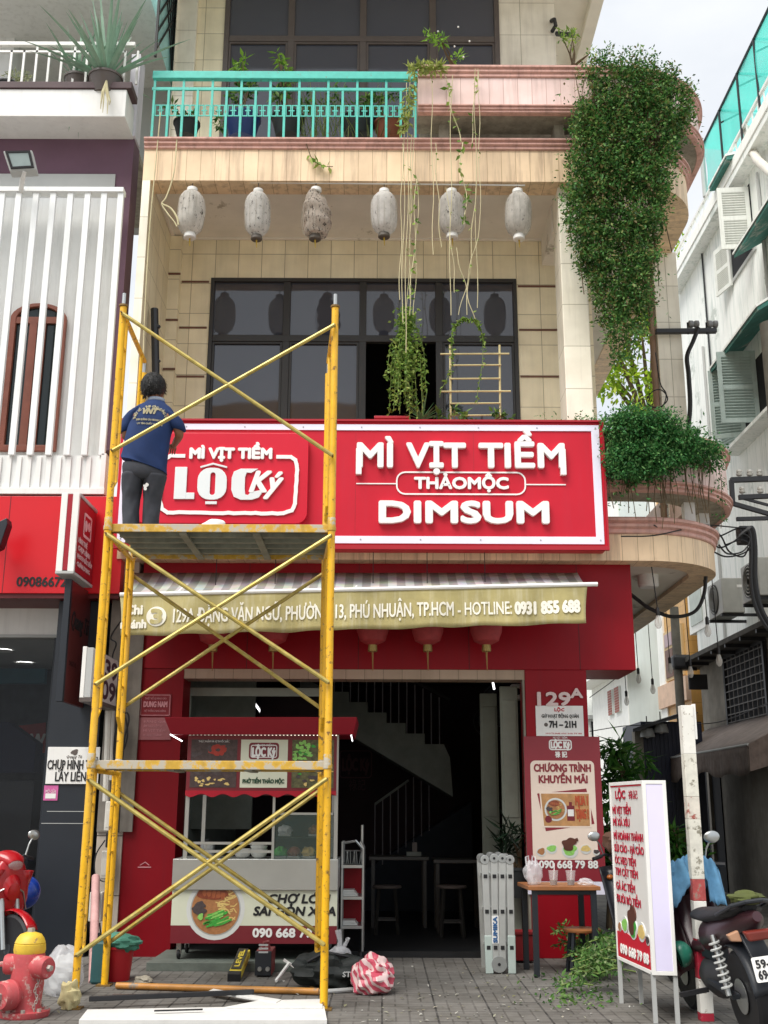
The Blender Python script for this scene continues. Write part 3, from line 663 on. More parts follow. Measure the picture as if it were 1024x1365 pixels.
for px in (318, 474, 632): MB().box(W(px, 640, YN).x - .0025, W(px, 640, YN).x + .0025, YN - .0012, YN + .01, sz0 + .14, sz1 - .13).build('sheet_joint', M_SIGND, sign)
for k in range(9):
    for z in (e + bw * .5, FS.h - e - bw * .4): p = FS.p(e + .04 + (FS.w - 2 * e - .08) * k / 8, z, .013); MB().lathe([(.009, 0), (.008, .003), (0, .003)], p, (0, -1, 0), 10).build('screw', M_STEEL, sign)
def fx(px): return W(px, 640, YN).x - sx0
def fz(py): return W(600, py, YN).z - sz0
D = .05
def raised(body, p0, p1, py_base, py_cap, bold, name='lettering', m=M_LET, depth=D, **k):
    z = fz(py_base); return FS.text(body, fx(p0), fx(p1), z, fz(py_cap) - z, m, sign, bold=bold, depth=depth, name=name, **k)
for b_, p0, p1 in (('MÌ', 477, 523), ('VỊT', 543, 620), ('TIỀM', 640, 752)): raised(b_, p0, p1, 623.5, 593.5, .013)
mb = MB()
for p0 in (474.5, 747):
    FS.rect(mb, fx(p0), fx(p0 + 7.5), fz(634), fz(600), .002, D + .006)
mb.build('letter_leg', M_LET, sign)
raised('DIMSUM', 507, 728, 697, 671, .016)
raised('THẢOMỘC', 553, 677, 651.5, 637.5, .008, depth=.02)
mb = MB(); FS.rring(mb, fx(528), fx(701), fz(660), fz(629), .1, .016, .001, .012); FS.rect(mb, fx(475), fx(528), fz(646), fz(644.6), .001, .01); FS.rect(mb, fx(701), fx(754), fz(646.5), fz(645), .001, .01)
mb.build('ruled_frame', M_LET, sign)
# raised red logo plate on the left half
lp0, lp1, lq0, lq1 = 183, 411, 701, 581
D0 = .07
mb = MB(); FS.rrect(mb, fx(lp0), fx(lp1), fz(lq0), fz(lq1), .12, .001, D0)
plate = mb.build('logo_plate', mat('plate_red', 'cf1532', .35, var=.03, scale=2), sign, bevel=.004)
def on(body, p0, p1, pb, pc, bold, m=M_LET, **k):
    z = fz(pb); return FS.text(body, fx(p0), fx(p1), z, fz(pc) - z, m, plate, bold=bold, depth=.02, lift=D0 + .001, **k)
on('MÌ VỊT TIỀM', 254, 362, 615, 602.5, .010)
rg = random.Random(3)
def wob_line(pts, w):
    mb = MB(); pp = []
    for (x0_, y0_), (x1_, y1_) in zip(pts, pts[1:]):
        k = max(2, int(math.hypot(x1_ - x0_, y1_ - y0_) / 7))
        for i in range(k): pp.append((x0_ + (x1_ - x0_) * i / k + rg.uniform(-.5, .5), y0_ + (y1_ - y0_) * i / k + rg.uniform(-.5, .5)))
    pp.append(pts[-1]); FS.stroke(mb, [(fx(a), fz(b)) for a, b in pp], w, D0 + .001, D0 + .012); return mb
fr = [(246, 612), (228, 612), (221, 616), (218, 626), (217, 672), (220, 682), (228, 687), (380, 688), (391, 684), (395, 674), (397, 630), (394, 617), (388, 613), (370, 613)]
wob_line(fr, .04).build('painted_frame', M_LET, plate)
def lrect(mb, a, b, c, d): FS.rect(mb, fx(a), fx(b), fz(d), fz(c), D0 + .001, D0 + .02)
mb = MB(); lrect(mb, 235, 251, 627, 669.5); lrect(mb, 251, 262, 661, 669.5)
mb.build('letter', M_LETG, plate, bevel=.003)
mb = MB(); o = FS.loop(fx(265.5), fx(304), fz(670), fz(628), .13, D0 + .001); q = FS.loop(fx(282), fx(289), fz(664), fz(634), .03, D0 + .001); mb.ring(o, q, (0, -.019, 0)); lrect(mb, 277, 292, 672.5, 676)
FS.stroke(mb, [(fx(269), fz(627)), (fx(285), fz(622.5)), (fx(303), fz(627))], .018, D0 + .001, D0 + .02)
mb.build('letter', M_LETG, plate)
cpts = [(345, 629), (322, 629), (313, 633), (310.5, 641), (310.5, 657), (314, 666), (323, 670), (338, 670), (347, 667), (351, 661), (351, 657), (336, 660), (333, 664), (329, 663), (328, 655), (328, 640), (330, 634), (336, 634.5)]
mb = MB(); mb.prism([FS.p(fx(a), fz(b), D0 + .001) for a, b in cpts], (0, -.019, 0)).build('letter', M_LETG, plate)
on('Ký', 335, 378, 659, 633, .012, shear=.35)
# ================================================================== awning
YA = YR - .9
M_VAL = mat('valance_cloth', 'aca06c', .85, var=.22, scale=3, streak=.55, dirt=(.62, .58, .42), bump=.3, bscale=12)
aw = thing('awning', 'faded khaki awning valance with white address lettering over the shop entrance', 'awning', W(470, 800, YA))
def stripe_mat():
    m = bpy.data.materials.new('awning_stripes'); m.use_nodes = True; t = m.node_tree; N = t.nodes; L = t.links
    g = N.new('ShaderNodeNewGeometry'); w = N.new('ShaderNodeTexWave'); w.inputs['Scale'].default_value = .5 / .29 * 1.0; w.bands_direction = 'X'; L.new(g.outputs['Position'], w.inputs[0])
    r = N.new('ShaderNodeValToRGB'); r.color_ramp.interpolation = 'CONSTANT'; r.color_ramp.elements[0].color = (.36, .34, .32, 1); r.color_ramp.elements[1].position = .5; r.color_ramp.elements[1].color = (.62, .61, .58, 1)
    L.new(w.outputs['Fac'], r.inputs[0]); n = N.new('ShaderNodeTexNoise'); n.inputs['Scale'].default_value = 6; n.inputs['Detail'].default_value = 8; L.new(g.outputs['Position'], n.inputs['Vector'])
    mx = N.new('ShaderNodeMixRGB'); mx.blend_type = 'MULTIPLY'; mx.inputs[0].default_value = .6; L.new(r.outputs[0], mx.inputs[1]); L.new(n.outputs['Color'], mx.inputs[2])
    L.new(mx.outputs[0], N['Principled BSDF'].inputs['Base Color']); N['Principled BSDF'].inputs['Roughness'].default_value = .9; return m
TL, TR = W(160, 794, YA), W(790, 780, YA)
BKL, BKR = W(178, 764, YR - .03), W(770, 764, YR - .03)
MB().grid(lambda u_, v_: (TL.lerp(TR, u_)).lerp(BKL.lerp(BKR, u_), v_) + V((0, 0, -.05 * math.sin(math.pi * v_) - .012 * math.sin(u_ * 40) * math.sin(math.pi * v_))), 60, 6).build('canopy', stripe_mat(), aw, smooth=True, solid=.006, fix=False)
BL, BR = W(160, 847, YA - .02), W(782, 830, YA - .02)
def val(u_, v_):
    p = TL.lerp(TR, u_ * .988).lerp(BL.lerp(BR, u_), v_)
    return p + V((.012 * math.sin(v_ * 3 + u_ * 9), (.022 * math.sin(u_ * 37) + .014 * math.sin(u_ * 71 + 1)) * v_, -(.010 * abs(math.sin(u_ * 13)) * v_ * v_) + .006 * math.sin(u_ * 50) * v_))
MB().grid(val, 140, 8).build('valance', M_VAL, aw, smooth=True, solid=.004, fix=False)
MB().tube([TL + V((0, 0, .01)), TR + V((.05, 0, .01))], .022, 8).build('front_bar', M_WHITE, aw, smooth=True)
for px in (232, 470, 720):
    p = W(px, 790, YA); MB().tube([V((p.x, YA + .02, TL.z + .0)), V((p.x + .05, YR - .02, ZB0 - .18))], .018, 6).build('arm', M_WHITE, aw)
def valtext(body, p0, p1, cap, bold=0., dz=0., v=.62):
    mb = MB(); f0 = (p0 - 160) / 622; f1 = (p1 - 160) / 622
    a = V(val(f0, v)); b = V(val(f1, v)); r_ = (b - a); 
    put_text(mb, body, a + V((0, -.045, dz)), r_.normalized(), (0, 0, 1), (0, -1, 0), 0, r_.length, 0, cap, depth=.002, bold=bold, res=3)
    return mb
M_VT = mat('valance_lettering', 'eeeadb', .8, var=.1)
def drape(mb, dy=-.012):                                  # lay the letters on the cloth's folds
    L_ = (TR - TL).x
    out = []
    for p in mb.v:
        p = V(p); f = min(max((p.x - TL.x) / L_, 0), 1); t_ = TL.lerp(TR, f).z; b_ = BL.lerp(BR, f).z; vv = (p.z - t_) / (b_ - t_)
        q = V(val(f / .988, vv)); out.append((p.x, q.y + dy + (p.y - (TL.y - .045)) * .02, p.z))
    mb.v = out; return mb
cu = W(300, 832, YA).z
for body, p0, p1, cp, bo in (('129ᴬ ĐẶNG VĂN NGỮ, PHƯỜNG 13, PHÚ NHUẬN, TP.HCM', 231, 603, .135, .003), ('- HOTLINE:', 609, 682, .125, .002), ('0931 855 688', 687, 774, .115, .009)):
    body = body.replace('ᴬ', 'A'); drape(valtext(body, p0, p1, cp, bo, v=.70)).build('lettering', M_VT, aw, fix=False)
drape(valtext('Chi', 165, 188, .09, .006, v=.48)).build('lettering', M_VT, aw, fix=False)
drape(valtext('nhánh', 160, 194, .08, .006, v=.82)).build('lettering', M_VT, aw, fix=False)
FV = Face(V((0, YA - .03, 0)), (1, 0, 0), (0, 0, 1)); c = W(209, 822, YA)
mb = MB(); FV.disc(mb, c.x, c.z, .10, .10, .0, .004); drape(mb, -.009).build('number_disc', M_VT, aw, fix=False)
mb = put_text(MB(), '3', V((0, YA - .05, 0)), (1, 0, 0), (0, 0, 1), (0, -1, 0), c.x - .05, c.x + .05, c.z - .065, .13, depth=.002, bold=.012); drape(mb, -.016).build('number', M_VAL, aw, fix=False)
# red paper lanterns under the awning
M_RLAN = mat('faded_red_paper', 'a33a3c', .7, var=.15, scale=15, alpha=1)
M_GOLD = mat('brass_cap', '9c8750', .4, metal=.5, var=.15)
M_TASS = mat('tassel', '9a7a4a', .9)
for i, (px, lab) in enumerate(((285, 'left end, behind the scaffold braces'), (365, 'half hidden behind the yellow scaffold braces'), (497, 'right of the yellow scaffold'), (570, 'in the middle, above the stairs'), (648, 'nearest the red pillar'))):
    c = W(px, 838, YR - .35); t = thing('red_lantern', 'faded red lantern with gold tassel under the awning, ' + lab, 'lantern', c, 'red lanterns under the awning')
    z = W(px, 861, YR - .35).z; r = .165
    MB().lathe([(.05, -.16), (.13, -.12), (r, -.02), (r * 1.02, .05), (.15, .15), (.05, .19)], (c.x, c.y, z + .17), n=20).build('shade', M_RLAN, t, smooth=True)
    MB().lathe([(.045, .0), (.05, .01), (.045, .07), (.05, .08)], (c.x, c.y, z - .06), n=12).build('cap', M_GOLD, t, smooth=True)
    MB().tube([(c.x, c.y, z - .06), (c.x + .004, c.y, z - .26)], [.012, .004], 6).build('tassel', M_TASS, t)
    MB().tube([(c.x, c.y, z + .36), (c.x, c.y, ZB0 + .05)], .004, 4).build('cord', M_BLACK, t)
# ================================================================== yellow scaffold
YF, YK = 8.85, 9.95                                       # front and rear posts
M_YEL = mat('yellow_paint', 'e9b112', .42, var=.12, scale=14, patches=.27, pcol=(.20, .10, .03), pscale=17, streak=.3, dirt=(.5, .44, .3), spec=.5)
M_YELW = mat('worn_yellow', 'd0a53a', .5, var=.25, scale=10, patches=.62, pcol=(.46, .42, .34), pscale=10, streak=.4, dirt=(.1, .09, .07))
M_GALV = mat('galvanised_brace', 'b09f58', .4, metal=.35, var=.3, scale=12, patches=.4, pcol=(.42, .30, .05), pscale=9)
M_RUST = mat('rusty_coupler', '7d6235', .6, metal=.3, var=.3, scale=30)
M_DECKU = mat('deck_underside', '8d9085', .6, metal=.4, var=.25, scale=6, streak=.3)
sxl, sxr = W(122, 1015, YF).x, W(437, 1015, YF).x
kxl, kxr = W(153, 1100, YK).x, W(427, 1100, YK).x
Z1, Z2, Z3 = W(280, 1016, YF).z, W(280, 700, YF).z, W(300, 392, YF).z
sc = thing('scaffold', 'tall yellow two level frame scaffold with cross braces in front of the shop', 'scaffold', ((sxl + sxr) / 2, YF, 0))
LV = [(0.0, Z1), (Z1, Z2), (Z2, Z3 - .12)]
for X0, X1, pl_ in ((sxl, kxl, 0), (sxr, kxr, 1)):
    for k, (za, zb) in enumerate(LV):
        fr_ = MB().tube([(X0, YF, za), (X0, YF, zb)], .030, 12).build('post', M_YEL, sc, smooth=True)
        MB().tube([(X1, YK, za), (X1, YK, zb - (.18 if k == 2 else 0))], .030, 12).build('post', M_YEL, sc, smooth=True)
        dx = (X1 - X0) / (YK - YF)
        at = lambda y: X0 + dx * (y - YF)
        zt_ = zb - .06
        MB().tube([(X0, YF, zt_), (X1, YK, zt_ - .0)], .022, 10).build('top_rail', M_YEL, sc, smooth=True)
        for y in (YF + .17, YK - .17):
            MB().tube([(at(y), y, zt_), (at(y), y, za + .42), (at(YF if y < 9.3 else YK), YF if y < 9.3 else YK, za + .30)], .017, 8).build('inner_tube', M_YEL, sc, smooth=True)
        for q in (.36, .60, .82):
            z = za + (zb - za) * q
            for ya, yb in ((YF, YF + .17), (YK - .17, YK)): MB().tube([(at(ya), ya, z), (at(yb), yb, z)], .012, 6).build('rung', M_YEL, sc)
        if k < 2:
            for X, Y in ((X0, YF), (X1, YK)):
                MB().lathe([(.031, -.05), (.037, -.045), (.037, -.012), (.033, -.01), (.033, .06), (.031, .065)], (X, Y, zb), n=14).build('coupler', M_YELW, sc, smooth=True)
    MB().tube([(X0, YF, LV[2][1]), (X0, YF, Z3)], .017, 10).build('spigot', M_STEEL, sc, smooth=True)
    MB().lathe([(.03, 0), (.04, .004), (.04, .02), (.03, .024)], (X0, YF, LV[2][1] - .01), n=14).build('collar', M_RUST, sc, smooth=True)
    MB().tube([(X1, YK, LV[2][1] - .18), (X1, YK, LV[2][1] - .08)], .017, 10).build('spigot', M_STEEL, sc, smooth=True)
    for X, Y in ((X0, YF), (X1, YK)): MB().box(X - .06, X + .06, Y - .06, Y + .06, .001, .012).build('base_plate', M_RUST, sc)
def brace(xa, xb, Y, pa, pb):
    """One flattened-end brace tube between two posts, ends given by photo rows."""
    za, zb = W(150, pa, Y).z, W(430, pb, Y).z
    d = -.04 if Y == YF else .04
    MB().tube([(xa, Y + d, za), (xb, Y + d * 1.6, zb)], .0175, 8).build('cross_brace', M_GALV, sc, smooth=True)
    for x, z in ((xa, za), (xb, zb)): MB().tube([(x, Y, z), (x, Y + d * 1.9, z)], .009, 6).build('pin', M_RUST, sc)
for pa, pb in ((1040, 1258), (1273, 1038), (713, 911), (913, 716), (420, 610), (603, 437)): brace(sxl, sxr, YF, pa, pb)
for pa, pb in ((1056, 1245), (1258, 1052), (765, 945), (942, 761)): brace(kxl, kxr, YK, pa, pb)
for z in (Z1, Z2):                                        # decks: hooked steel planks with a worn yellow front edge
    w = .55 if z == Z1 else YK - YF - .06
    dk = MB().box(sxl + .03, sxr - .03, YF + .03, YF + w, z - .015, z).build('deck', M_DECKU, sc)
    MB().box(sxl + .025, sxr - .025, YF + .012, YF + .028, z - .055, z + .012).build('edge_bar', M_YELW, dk, bevel=.004)
    MB().box(sxl + .05, sxr - .05, YF + w + .002, YF + w + .015, z - .055, z + .006).build('edge_bar', M_YELW, dk)
    n = 2 if z == Z1 else 5
    for k in range(1, n):
        y = YF + .03 + (w - .03) * k / n; MB().box(sxl + .05, sxr - .05, y - .022, y + .022, z - .05, z - .016).build('rib', M_DECKU, dk)
    for q in (.33, .66):
        x = sxl + (sxr - sxl) * q; MB().box(x - .03, x + .03, YF + .05, YF + w - .02, z - .066, z - .051).build('cross_rib', M_DECKU, dk)
    for x in (sxl + .04, sxr - .04):
        for y in (YF + .08, YF + w - .06): MB().box(x - .05, x + .03, y - .025, y + .025, z - .05, z + .0).build('hook', M_RUST, dk, bevel=.004)
cl = thing('crumpled_rag', 'dirty cream rag tied around the foot of the scaffold post', 'cloth', G(95, 1358))
def crumple(c, r, seed, nu=18, nv=12, amp=.28, flat=0.):
    rg = random.Random(seed); mb = MB(); c = V(c)
    ph = [(rnd_dir(rg) * rg.uniform(2, 7), rg.uniform(0, 6.28), rg.uniform(.3, 1)) for _ in range(12)]
    for i in range(nv + 1):
        t = math.pi * i / nv
        for k in range(nu):
            p = 2 * math.pi * k / nu; d = V((math.sin(t) * math.cos(p), math.sin(t) * math.sin(p), math.cos(t)))
            f = 1 + amp * sum(a * (abs(math.sin(d.dot(q) + o)) * 2 - 1) for q, o, a in ph) / 4
            v = V((d.x * r[0] * f, d.y * r[1] * f, d.z * r[2] * f)); z = c.z + v.z
            mb.v.append((c.x + v.x, c.y + v.y, max(z, flat) if flat is not None else z))
    mb.f = [(i * nu + k, (i + 1) * nu + k, (i + 1) * nu + (k + 1) % nu, i * nu + (k + 1) % nu) for i in range(nv) for k in range(nu)]; mb.mi = [0] * len(mb.f)
    return mb
g_ = G(95, 1362)
crumple((sxl - .03, YF - .03, .09), (.06, .05, .09), 3, 26, 18, amp=.4, flat=.004).build('rag', mat('rag_cream', 'c9bd8e', .9, var=.25, bump=.3), cl, smooth=True)
# white wrap left on the deck edge
wp = thing('paper_scrap', 'crumpled white paper scrap lying on the upper scaffold deck', 'paper', W(285, 692, 9.2))
crumple((W(285, 692, 9.2).x, 9.2, Z2 + .06), (.1, .06, .07), 9, flat=Z2 + .002).build('scrap', M_WHITE, wp, sub=1)
# ================================================================== the sign fitter
PY = 9.42
def S(px, py, dy=0.): return W(px, py, PY + dy)
M_SKIN = mat('skin', '8a5c42', .55, var=.08); M_HAIR = mat('black_hair', '0d0c0d', .6, var=.3, bump=.6, bscale=120)
M_SHIRT = mat('navy_shirt', '16305f', .85, var=.16, scale=7, bump=.35, bscale=10); M_TROU = mat('charcoal_trousers', '3b3d44', .9, var=.22, scale=9, bump=.4, bscale=9)
M_SHOE = mat('dark_shoe', '242021', .6)
man = thing('person', 'man in navy printed t-shirt and charcoal trousers standing on the upper scaffold deck', 'person', (S(195, 700).x, PY, Z2))
def skin_body(verts, edges, rad, name, m, parent, sub=2):
    me = bpy.data.meshes.new(name); o = wloc(parent); me.from_pydata([tuple(V(v) - o) for v in verts], edges, []); me.materials.append(m)
    ob = bpy.data.objects.new(name, me); COL.objects.link(ob); ob.parent = parent
    ob.modifiers.new('skin', 'SKIN').use_smooth_shade = True
    if not me.skin_vertices: me.skin_vertices.new()
    for i, r_ in enumerate(rad): me.skin_vertices[0].data[i].radius = r_ if isinstance(r_, tuple) else (r_, r_)
    me.skin_vertices[0].data[0].use_root = True
    s_ = ob.modifiers.new('sub', 'SUBSURF'); s_.levels = sub; s_.render_levels = sub
    return ob
pel = S(194, 622); che = S(200, 572); nck = S(206, 540, .04); nk2 = S(207, 531, .06); hd1 = S(206, 523, .075); hd2 = S(205, 513, .085); hd3 = S(204.5, 507.5, .085)
shL = S(177, 551, .0); shR = S(232, 554, .0); elL = S(167, 584, .04); elR = S(240, 580, .02); wrL = S(178, 580, .30); wrR = S(233, 592, .24)
hpL, hpR = S(178, 630), S(208, 632); knL, knR = S(175, 665, .03), S(203, 667, .04)
anL, anR = V((S(174.5, 700).x, PY + .0, Z2 + .09)), V((S(199, 700).x, PY + .04, Z2 + .09))
toL, toR = anL + V((-.03, .17, -.055)), anR + V((.03, .17, -.055))
vs_ = [pel, che, nck, nk2, hd1, hd2, hd3, shL, elL, wrL, shR, elR, wrR, hpL, knL, anL, toL, hpR, knR, anR, toR]
rd_ = [(.13, .1), (.14, .1), .06, .052, (.072, .08), (.078, .092), (.055, .065), .06, .043, .03, .06, .043, .03, .085, .06, .042, .03, .085, .06, .042, .03]
ed_ = [(0, 1), (1, 2), (2, 3), (3, 4), (4, 5), (5, 6), (1, 7), (7, 8), (8, 9), (1, 10), (10, 11), (11, 12), (0, 13), (13, 14), (14, 15), (15, 16), (0, 17), (17, 18), (18, 19), (19, 20)]
for wr, el, sg in ((9, 8, 1), (12, 11, -1)):              # palms, four bent fingers and a thumb
    w_ = vs_[wr]; d = (w_ - vs_[el]).normalized(); s_ = V((sg, 0, 0)); s_ = (s_ - d * s_.dot(d)).normalized(); dn = d.cross(s_)
    if dn.z > 0: dn = -dn
    pm = len(vs_); vs_.append(w_ + d * .06); rd_.append((.03, .017)); ed_.append((wr, pm))
    for k, (o_, l_) in enumerate(((-.03, .07), (-.01, .082), (.01, .078), (.03, .062))):
        i = len(vs_); b_ = w_ + d * .095 + s_ * o_
        vs_ += [b_, b_ + d * l_ * .5 + dn * .014, b_ + d * l_ * .8 + dn * .045]; rd_ += [.0095, .0085, .007]; ed_ += [(pm, i), (i, i + 1), (i + 1, i + 2)]
    i = len(vs_); b_ = w_ + d * .04 + s_ * .035; vs_ += [b_, b_ + s_ * .02 + d * .035 + dn * .012]; rd_ += [.011, .008]; ed_ += [(pm, i), (i, i + 1)]
for sx_ in (-1, 1):                                       # ears
    i = len(vs_); vs_.append(hd1 + V((.086 * sx_, -.005, .012))); rd_.append((.012, .02)); ed_.append((4, i))
i = len(vs_); vs_.append(hd1 + V((0, .105, -.005))); rd_.append(.014); ed_.append((4, i))   # nose
body = skin_body(vs_, ed_, rd_, 'body', M_SKIN, man)
for sx_ in (-1, 1): MB().ball(hd1 + V((.032 * sx_, .083, .025)), .011, 8, 6).build('eye', M_WHITE, man, smooth=True)
def loft(rings, n=28, fold=0., seed=0, caps=True):
    """Rings of (centre, half width vector, half depth vector)."""
    rg = random.Random(seed); ph = [rg.uniform(0, 6.28) for _ in range(6)]; mb = MB(); m = len(rings)
    for i, (c, a, b) in enumerate(rings):
        for k in range(n):
            t = 2 * math.pi * k / n
            f = 1 + fold * (math.sin(3 * t + ph[0] + i * .9) * .5 + math.sin(5 * t + ph[1] - i * .6) * .35 + math.sin(8 * t + ph[2] + i * 1.3) * .3)
            mb.v.append(tuple(V(c) + V(a) * math.cos(t) * f + V(b) * math.sin(t) * f))
    mb.f = [(i * n + k, i * n + (k + 1) % n, (i + 1) * n + (k + 1) % n, (i + 1) * n + k) for i in range(m - 1) for k in range(n)]
    if caps: mb.f += [tuple(range(n - 1, -1, -1)), tuple(range((m - 1) * n, m * n))]
    mb.mi = [0] * len(mb.f); return mb
def rg_(pl_, pr_, d, dy=0.):
    a, b = S(*pl_), S(*pr_); c = (a + b) / 2 + V((0, dy, 0)); return (c, (b - a) / 2, V((0, d, 0)))
shirt_rings = [rg_((162, 612), (223, 633), .138), rg_((162, 611), (223, 631.5), .138), rg_((162.5, 607), (223, 626), .14), rg_((163.5, 600), (223, 617), .14), rg_((167, 585), (224, 600), .14), rg_((170, 572), (228, 582), .138), rg_((172, 560), (232, 565), .132, .01), rg_((175, 549), (233, 552), .115, .02), rg_((181, 541), (228, 543), .095, .03), rg_((192, 535), (220, 536), .075, .045), rg_((196.5, 530), (217, 531), .065, .06), rg_((197, 529), (216.5, 530), .062, .06)]
def dens(rings, k=3): return [tuple(V(a).lerp(V(b), j / k) for a, b in zip(r0, r1)) for r0, r1 in zip(rings, rings[1:]) for j in range(k)] + [rings[-1]]
shb = loft(dens(shirt_rings, 2), 44, .042, 4)
shirt = shb.build('shirt', M_SHIRT, man, smooth=True, sub=1)
for sh, el, w in ((shL, elL, 1), (shR, elR, -1)):
    d = el - sh
    loft([(sh - d * .25 + V((.03 * w, .01, 0)), V((.07, 0, .04 * w)), V((0, .075, 0))), (sh + d * .05, V((.085, 0, .03 * w)), V((0, .085, 0))), (sh + d * .5, V((.08, 0, .02 * w)), V((0, .08, .0))), (sh + d * .82, V((.078, 0, .015 * w)), V((0, .077, 0)))], 20, .04, 5).build('sleeve', M_SHIRT, shirt, smooth=True, sub=1)
loft([rg_((195.5, 533), (217.5, 534), .074, .055), rg_((196, 528), (217.5, 529), .07, .065)], 24, 0, caps=False).build('collar', mat('pale_collar', '8c97a8', .9), shirt, smooth=True, solid=.006)
def leg_rings(hp, kn, an, w0):
    r_ = []
    for t, w, d in ((0, .102, .122), (.35, .097, .11), (.7, .088, .1), (1, .08, .09)): r_.append((hp.lerp(kn, t), V((w * w0, 0, 0)), V((0, d, 0))))
    for t, w in ((.2, .077), (.4, .075), (.6, .073), (.8, .072), (1., .074)): r_.append((kn.lerp(an + V((0, 0, -.05)), t), V((w, 0, 0)), V((0, w * 1.08, 0))))
    return r_
trou = loft([rg_((163.5, 612), (221, 625), .128), rg_((163, 622), (222, 630), .128), rg_((163, 632), (223, 636), .125), rg_((166, 641), (221, 643), .1)], 28, .02, 6).build('trousers', M_TROU, man, smooth=True, sub=1)
for hp, kn, an, sd_ in ((hpL, knL, anL, 7), (hpR, knR, anR, 8)): loft(dens(leg_rings(hp, kn, an, 1.0), 2), 28, .075, sd_).build('trouser_leg', M_TROU, trou, smooth=True, sub=1)
for an, to in ((anL, toL), (anR, toR)):
    loft([(an + V((0, -.075, -.035)), V((.03, 0, 0)), V((0, 0, .04))), (an + V((0, -.05, -.04)), V((.043, 0, 0)), V((0, 0, .048))), (an.lerp(to, .5) + V((0, 0, -.02)), V((.048, 0, 0)), V((0, 0, .04))), (to + V((0, .04, -.0)), V((.045, 0, 0)), V((0, 0, .03))), (to + V((0, .085, -.004)), V((.025, 0, 0)), V((0, 0, .02)))], 16).build('shoe', M_SHOE, man, smooth=True, sub=1)
hb = MB(); c = hd2 + V((0, -.012, -.022)); rg = random.Random(5); n, m_ = 26, 16
for i in range(m_ + 1):
    t = math.pi * .8 * i / m_
    for k in range(n):
        p = 2 * math.pi * k / n; f = 1 + .02 * math.sin(9 * p + i) + rg.uniform(-.018, .018)
        tt = t * (1 if math.sin(p) < .2 else 1 - .5 * min(1, (math.sin(p) - .2) / .5))
        hb.v.append(tuple(c + V((.108 * f * math.sin(tt) * math.cos(p), .12 * f * math.sin(tt) * math.sin(p), .128 * f * math.cos(tt)))))
hb.f = [(i * n + k, i * n + (k + 1) % n, (i + 1) * n + (k + 1) % n, (i + 1) * n + k) for i in range(m_) for k in range(n)]; hb.mi = [0] * len(hb.f)
hair = hb.build('hair', M_HAIR, man, smooth=True, solid=.012)
st_ = MB(); rg = random.Random(6)
for k in range(1500):
    v = V(rg.choice(hb.v)); o = (v - c).normalized(); v = v + rnd_dir(rg) * .012; leaf(st_, v - o * .004, o * .5 + V((rg.uniform(-.5, .5), rg.uniform(-.5, .5), -.7)), o, rg.uniform(.02, .04), .007)
st_.build('hair_tuft', M_HAIR, hair, fix=False)
# print on the back of the shirt, laid on the cloth
from mathutils.bvhtree import BVHTree
bvh = BVHTree.FromPolygons([V(v) for v in shb.v], shb.f)
def onto(mb, lift=.007):
    out = []
    for p in mb.v:
        h = bvh.ray_cast(V((p[0], PY - 1.5, p[2])), V((0, 1, 0)))[0]
        out.append((p[0], (h.y if h else PY - .12) - lift, p[2]))
    mb.v = out; return mb
M_PRINT = mat('shirt_print', 'd7cfae', .8, var=.05)
cc = S(203, 565); pm_ = 9.1 / 1470 * 1.06; body = 'THIẾT KẾ - THI CÔNG QUẢNG CÁO'; mb = MB()
for k, ch in enumerate(body):
    if ch == ' ': continue
    a = R(172 - 164 * k / (len(body) - 1)); ra = 20.0 * pm_
    o = V((cc.x + math.cos(a) * ra, 0, cc.z + math.sin(a) * ra * .95)); r_ = V((math.sin(a), 0, -math.cos(a)))
    put_text(mb, ch, o, r_, V((math.cos(a), 0, math.sin(a))), (0, -1, 0), -.009, .009, 0, .024, bold=.0015, res=1)
onto(mb).build('lettering', M_PRINT, shirt, fix=False)
mb = MB()
for b_, py, hw, cp in (('SIGN QUẢNG CÁO NHANH ĐẸP', 567, 18.5, .017), ('UY TÍN CHẤT LƯỢNG', 572.5, 17, .015)):
    c = S(203, py); put_text(mb, b_, (c.x, 0, c.z), (1, 0, -.06), (0, 0, 1), (0, -1, 0), -hw * pm_, hw * pm_, 0, cp, bold=.0015, res=1)
onto(mb).build('lettering', M_PRINT, shirt, fix=False)
mb = MB(); c = S(203, 557); put_text(mb, 'VNT', (c.x, 0, c.z), (1, 0, 0), (0, 0, 1), (0, -1, 0), -.06, .07, 0, .055, bold=.006, shear=.3, res=2)
onto(mb).build('emblem', M_PRINT, shirt, fix=False)
mb = MB(); Fp = Face((0, 0, 0), (1, 0, 0), (0, 0, 1)); c = S(197, 652); Fp.disc(mb, c.x, c.z, .02, .03, 0, .01, wob=.5, seed=2)
for i_, p in enumerate(mb.v): mb.v[i_] = (p[0], knR.y - .125 + p[1] * .2, p[2])
mb.build('paint_splash', M_WHITE, trou)
# ================================================================== the neighbour on the left
YL = 11.92
XN = W(177, 220, YL).x - .003
M_PURP = mat('purple_wall', '6b4f5f', .8, var=.08, scale=3, streak=.15)
M_WWALL = mat('white_wall', 'dfe0de', .8, var=.05, scale=3, streak=.38, dirt=(.36, .36, .33))
M_FIN = mat('white_fin', 'eceeed', .45, var=.04, streak=.35, dirt=(.42, .42, .40))
M_GREYW = mat('grey_wall', 'b4b6b4', .8, var=.06, scale=2)
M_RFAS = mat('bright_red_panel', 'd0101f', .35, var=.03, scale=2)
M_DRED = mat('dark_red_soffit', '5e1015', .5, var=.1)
M_NBLK = mat('blue_black_panel', '1d232b', .45, var=.1, scale=3)
M_BROWN = mat('window_wood', '8a4f3e', .5, var=.15)
M_LEDGE = mat('brown_ledge', '4a3538', .6, var=.15)
zl = lambda py, Y=YL, px=80: W(px, py, Y).z
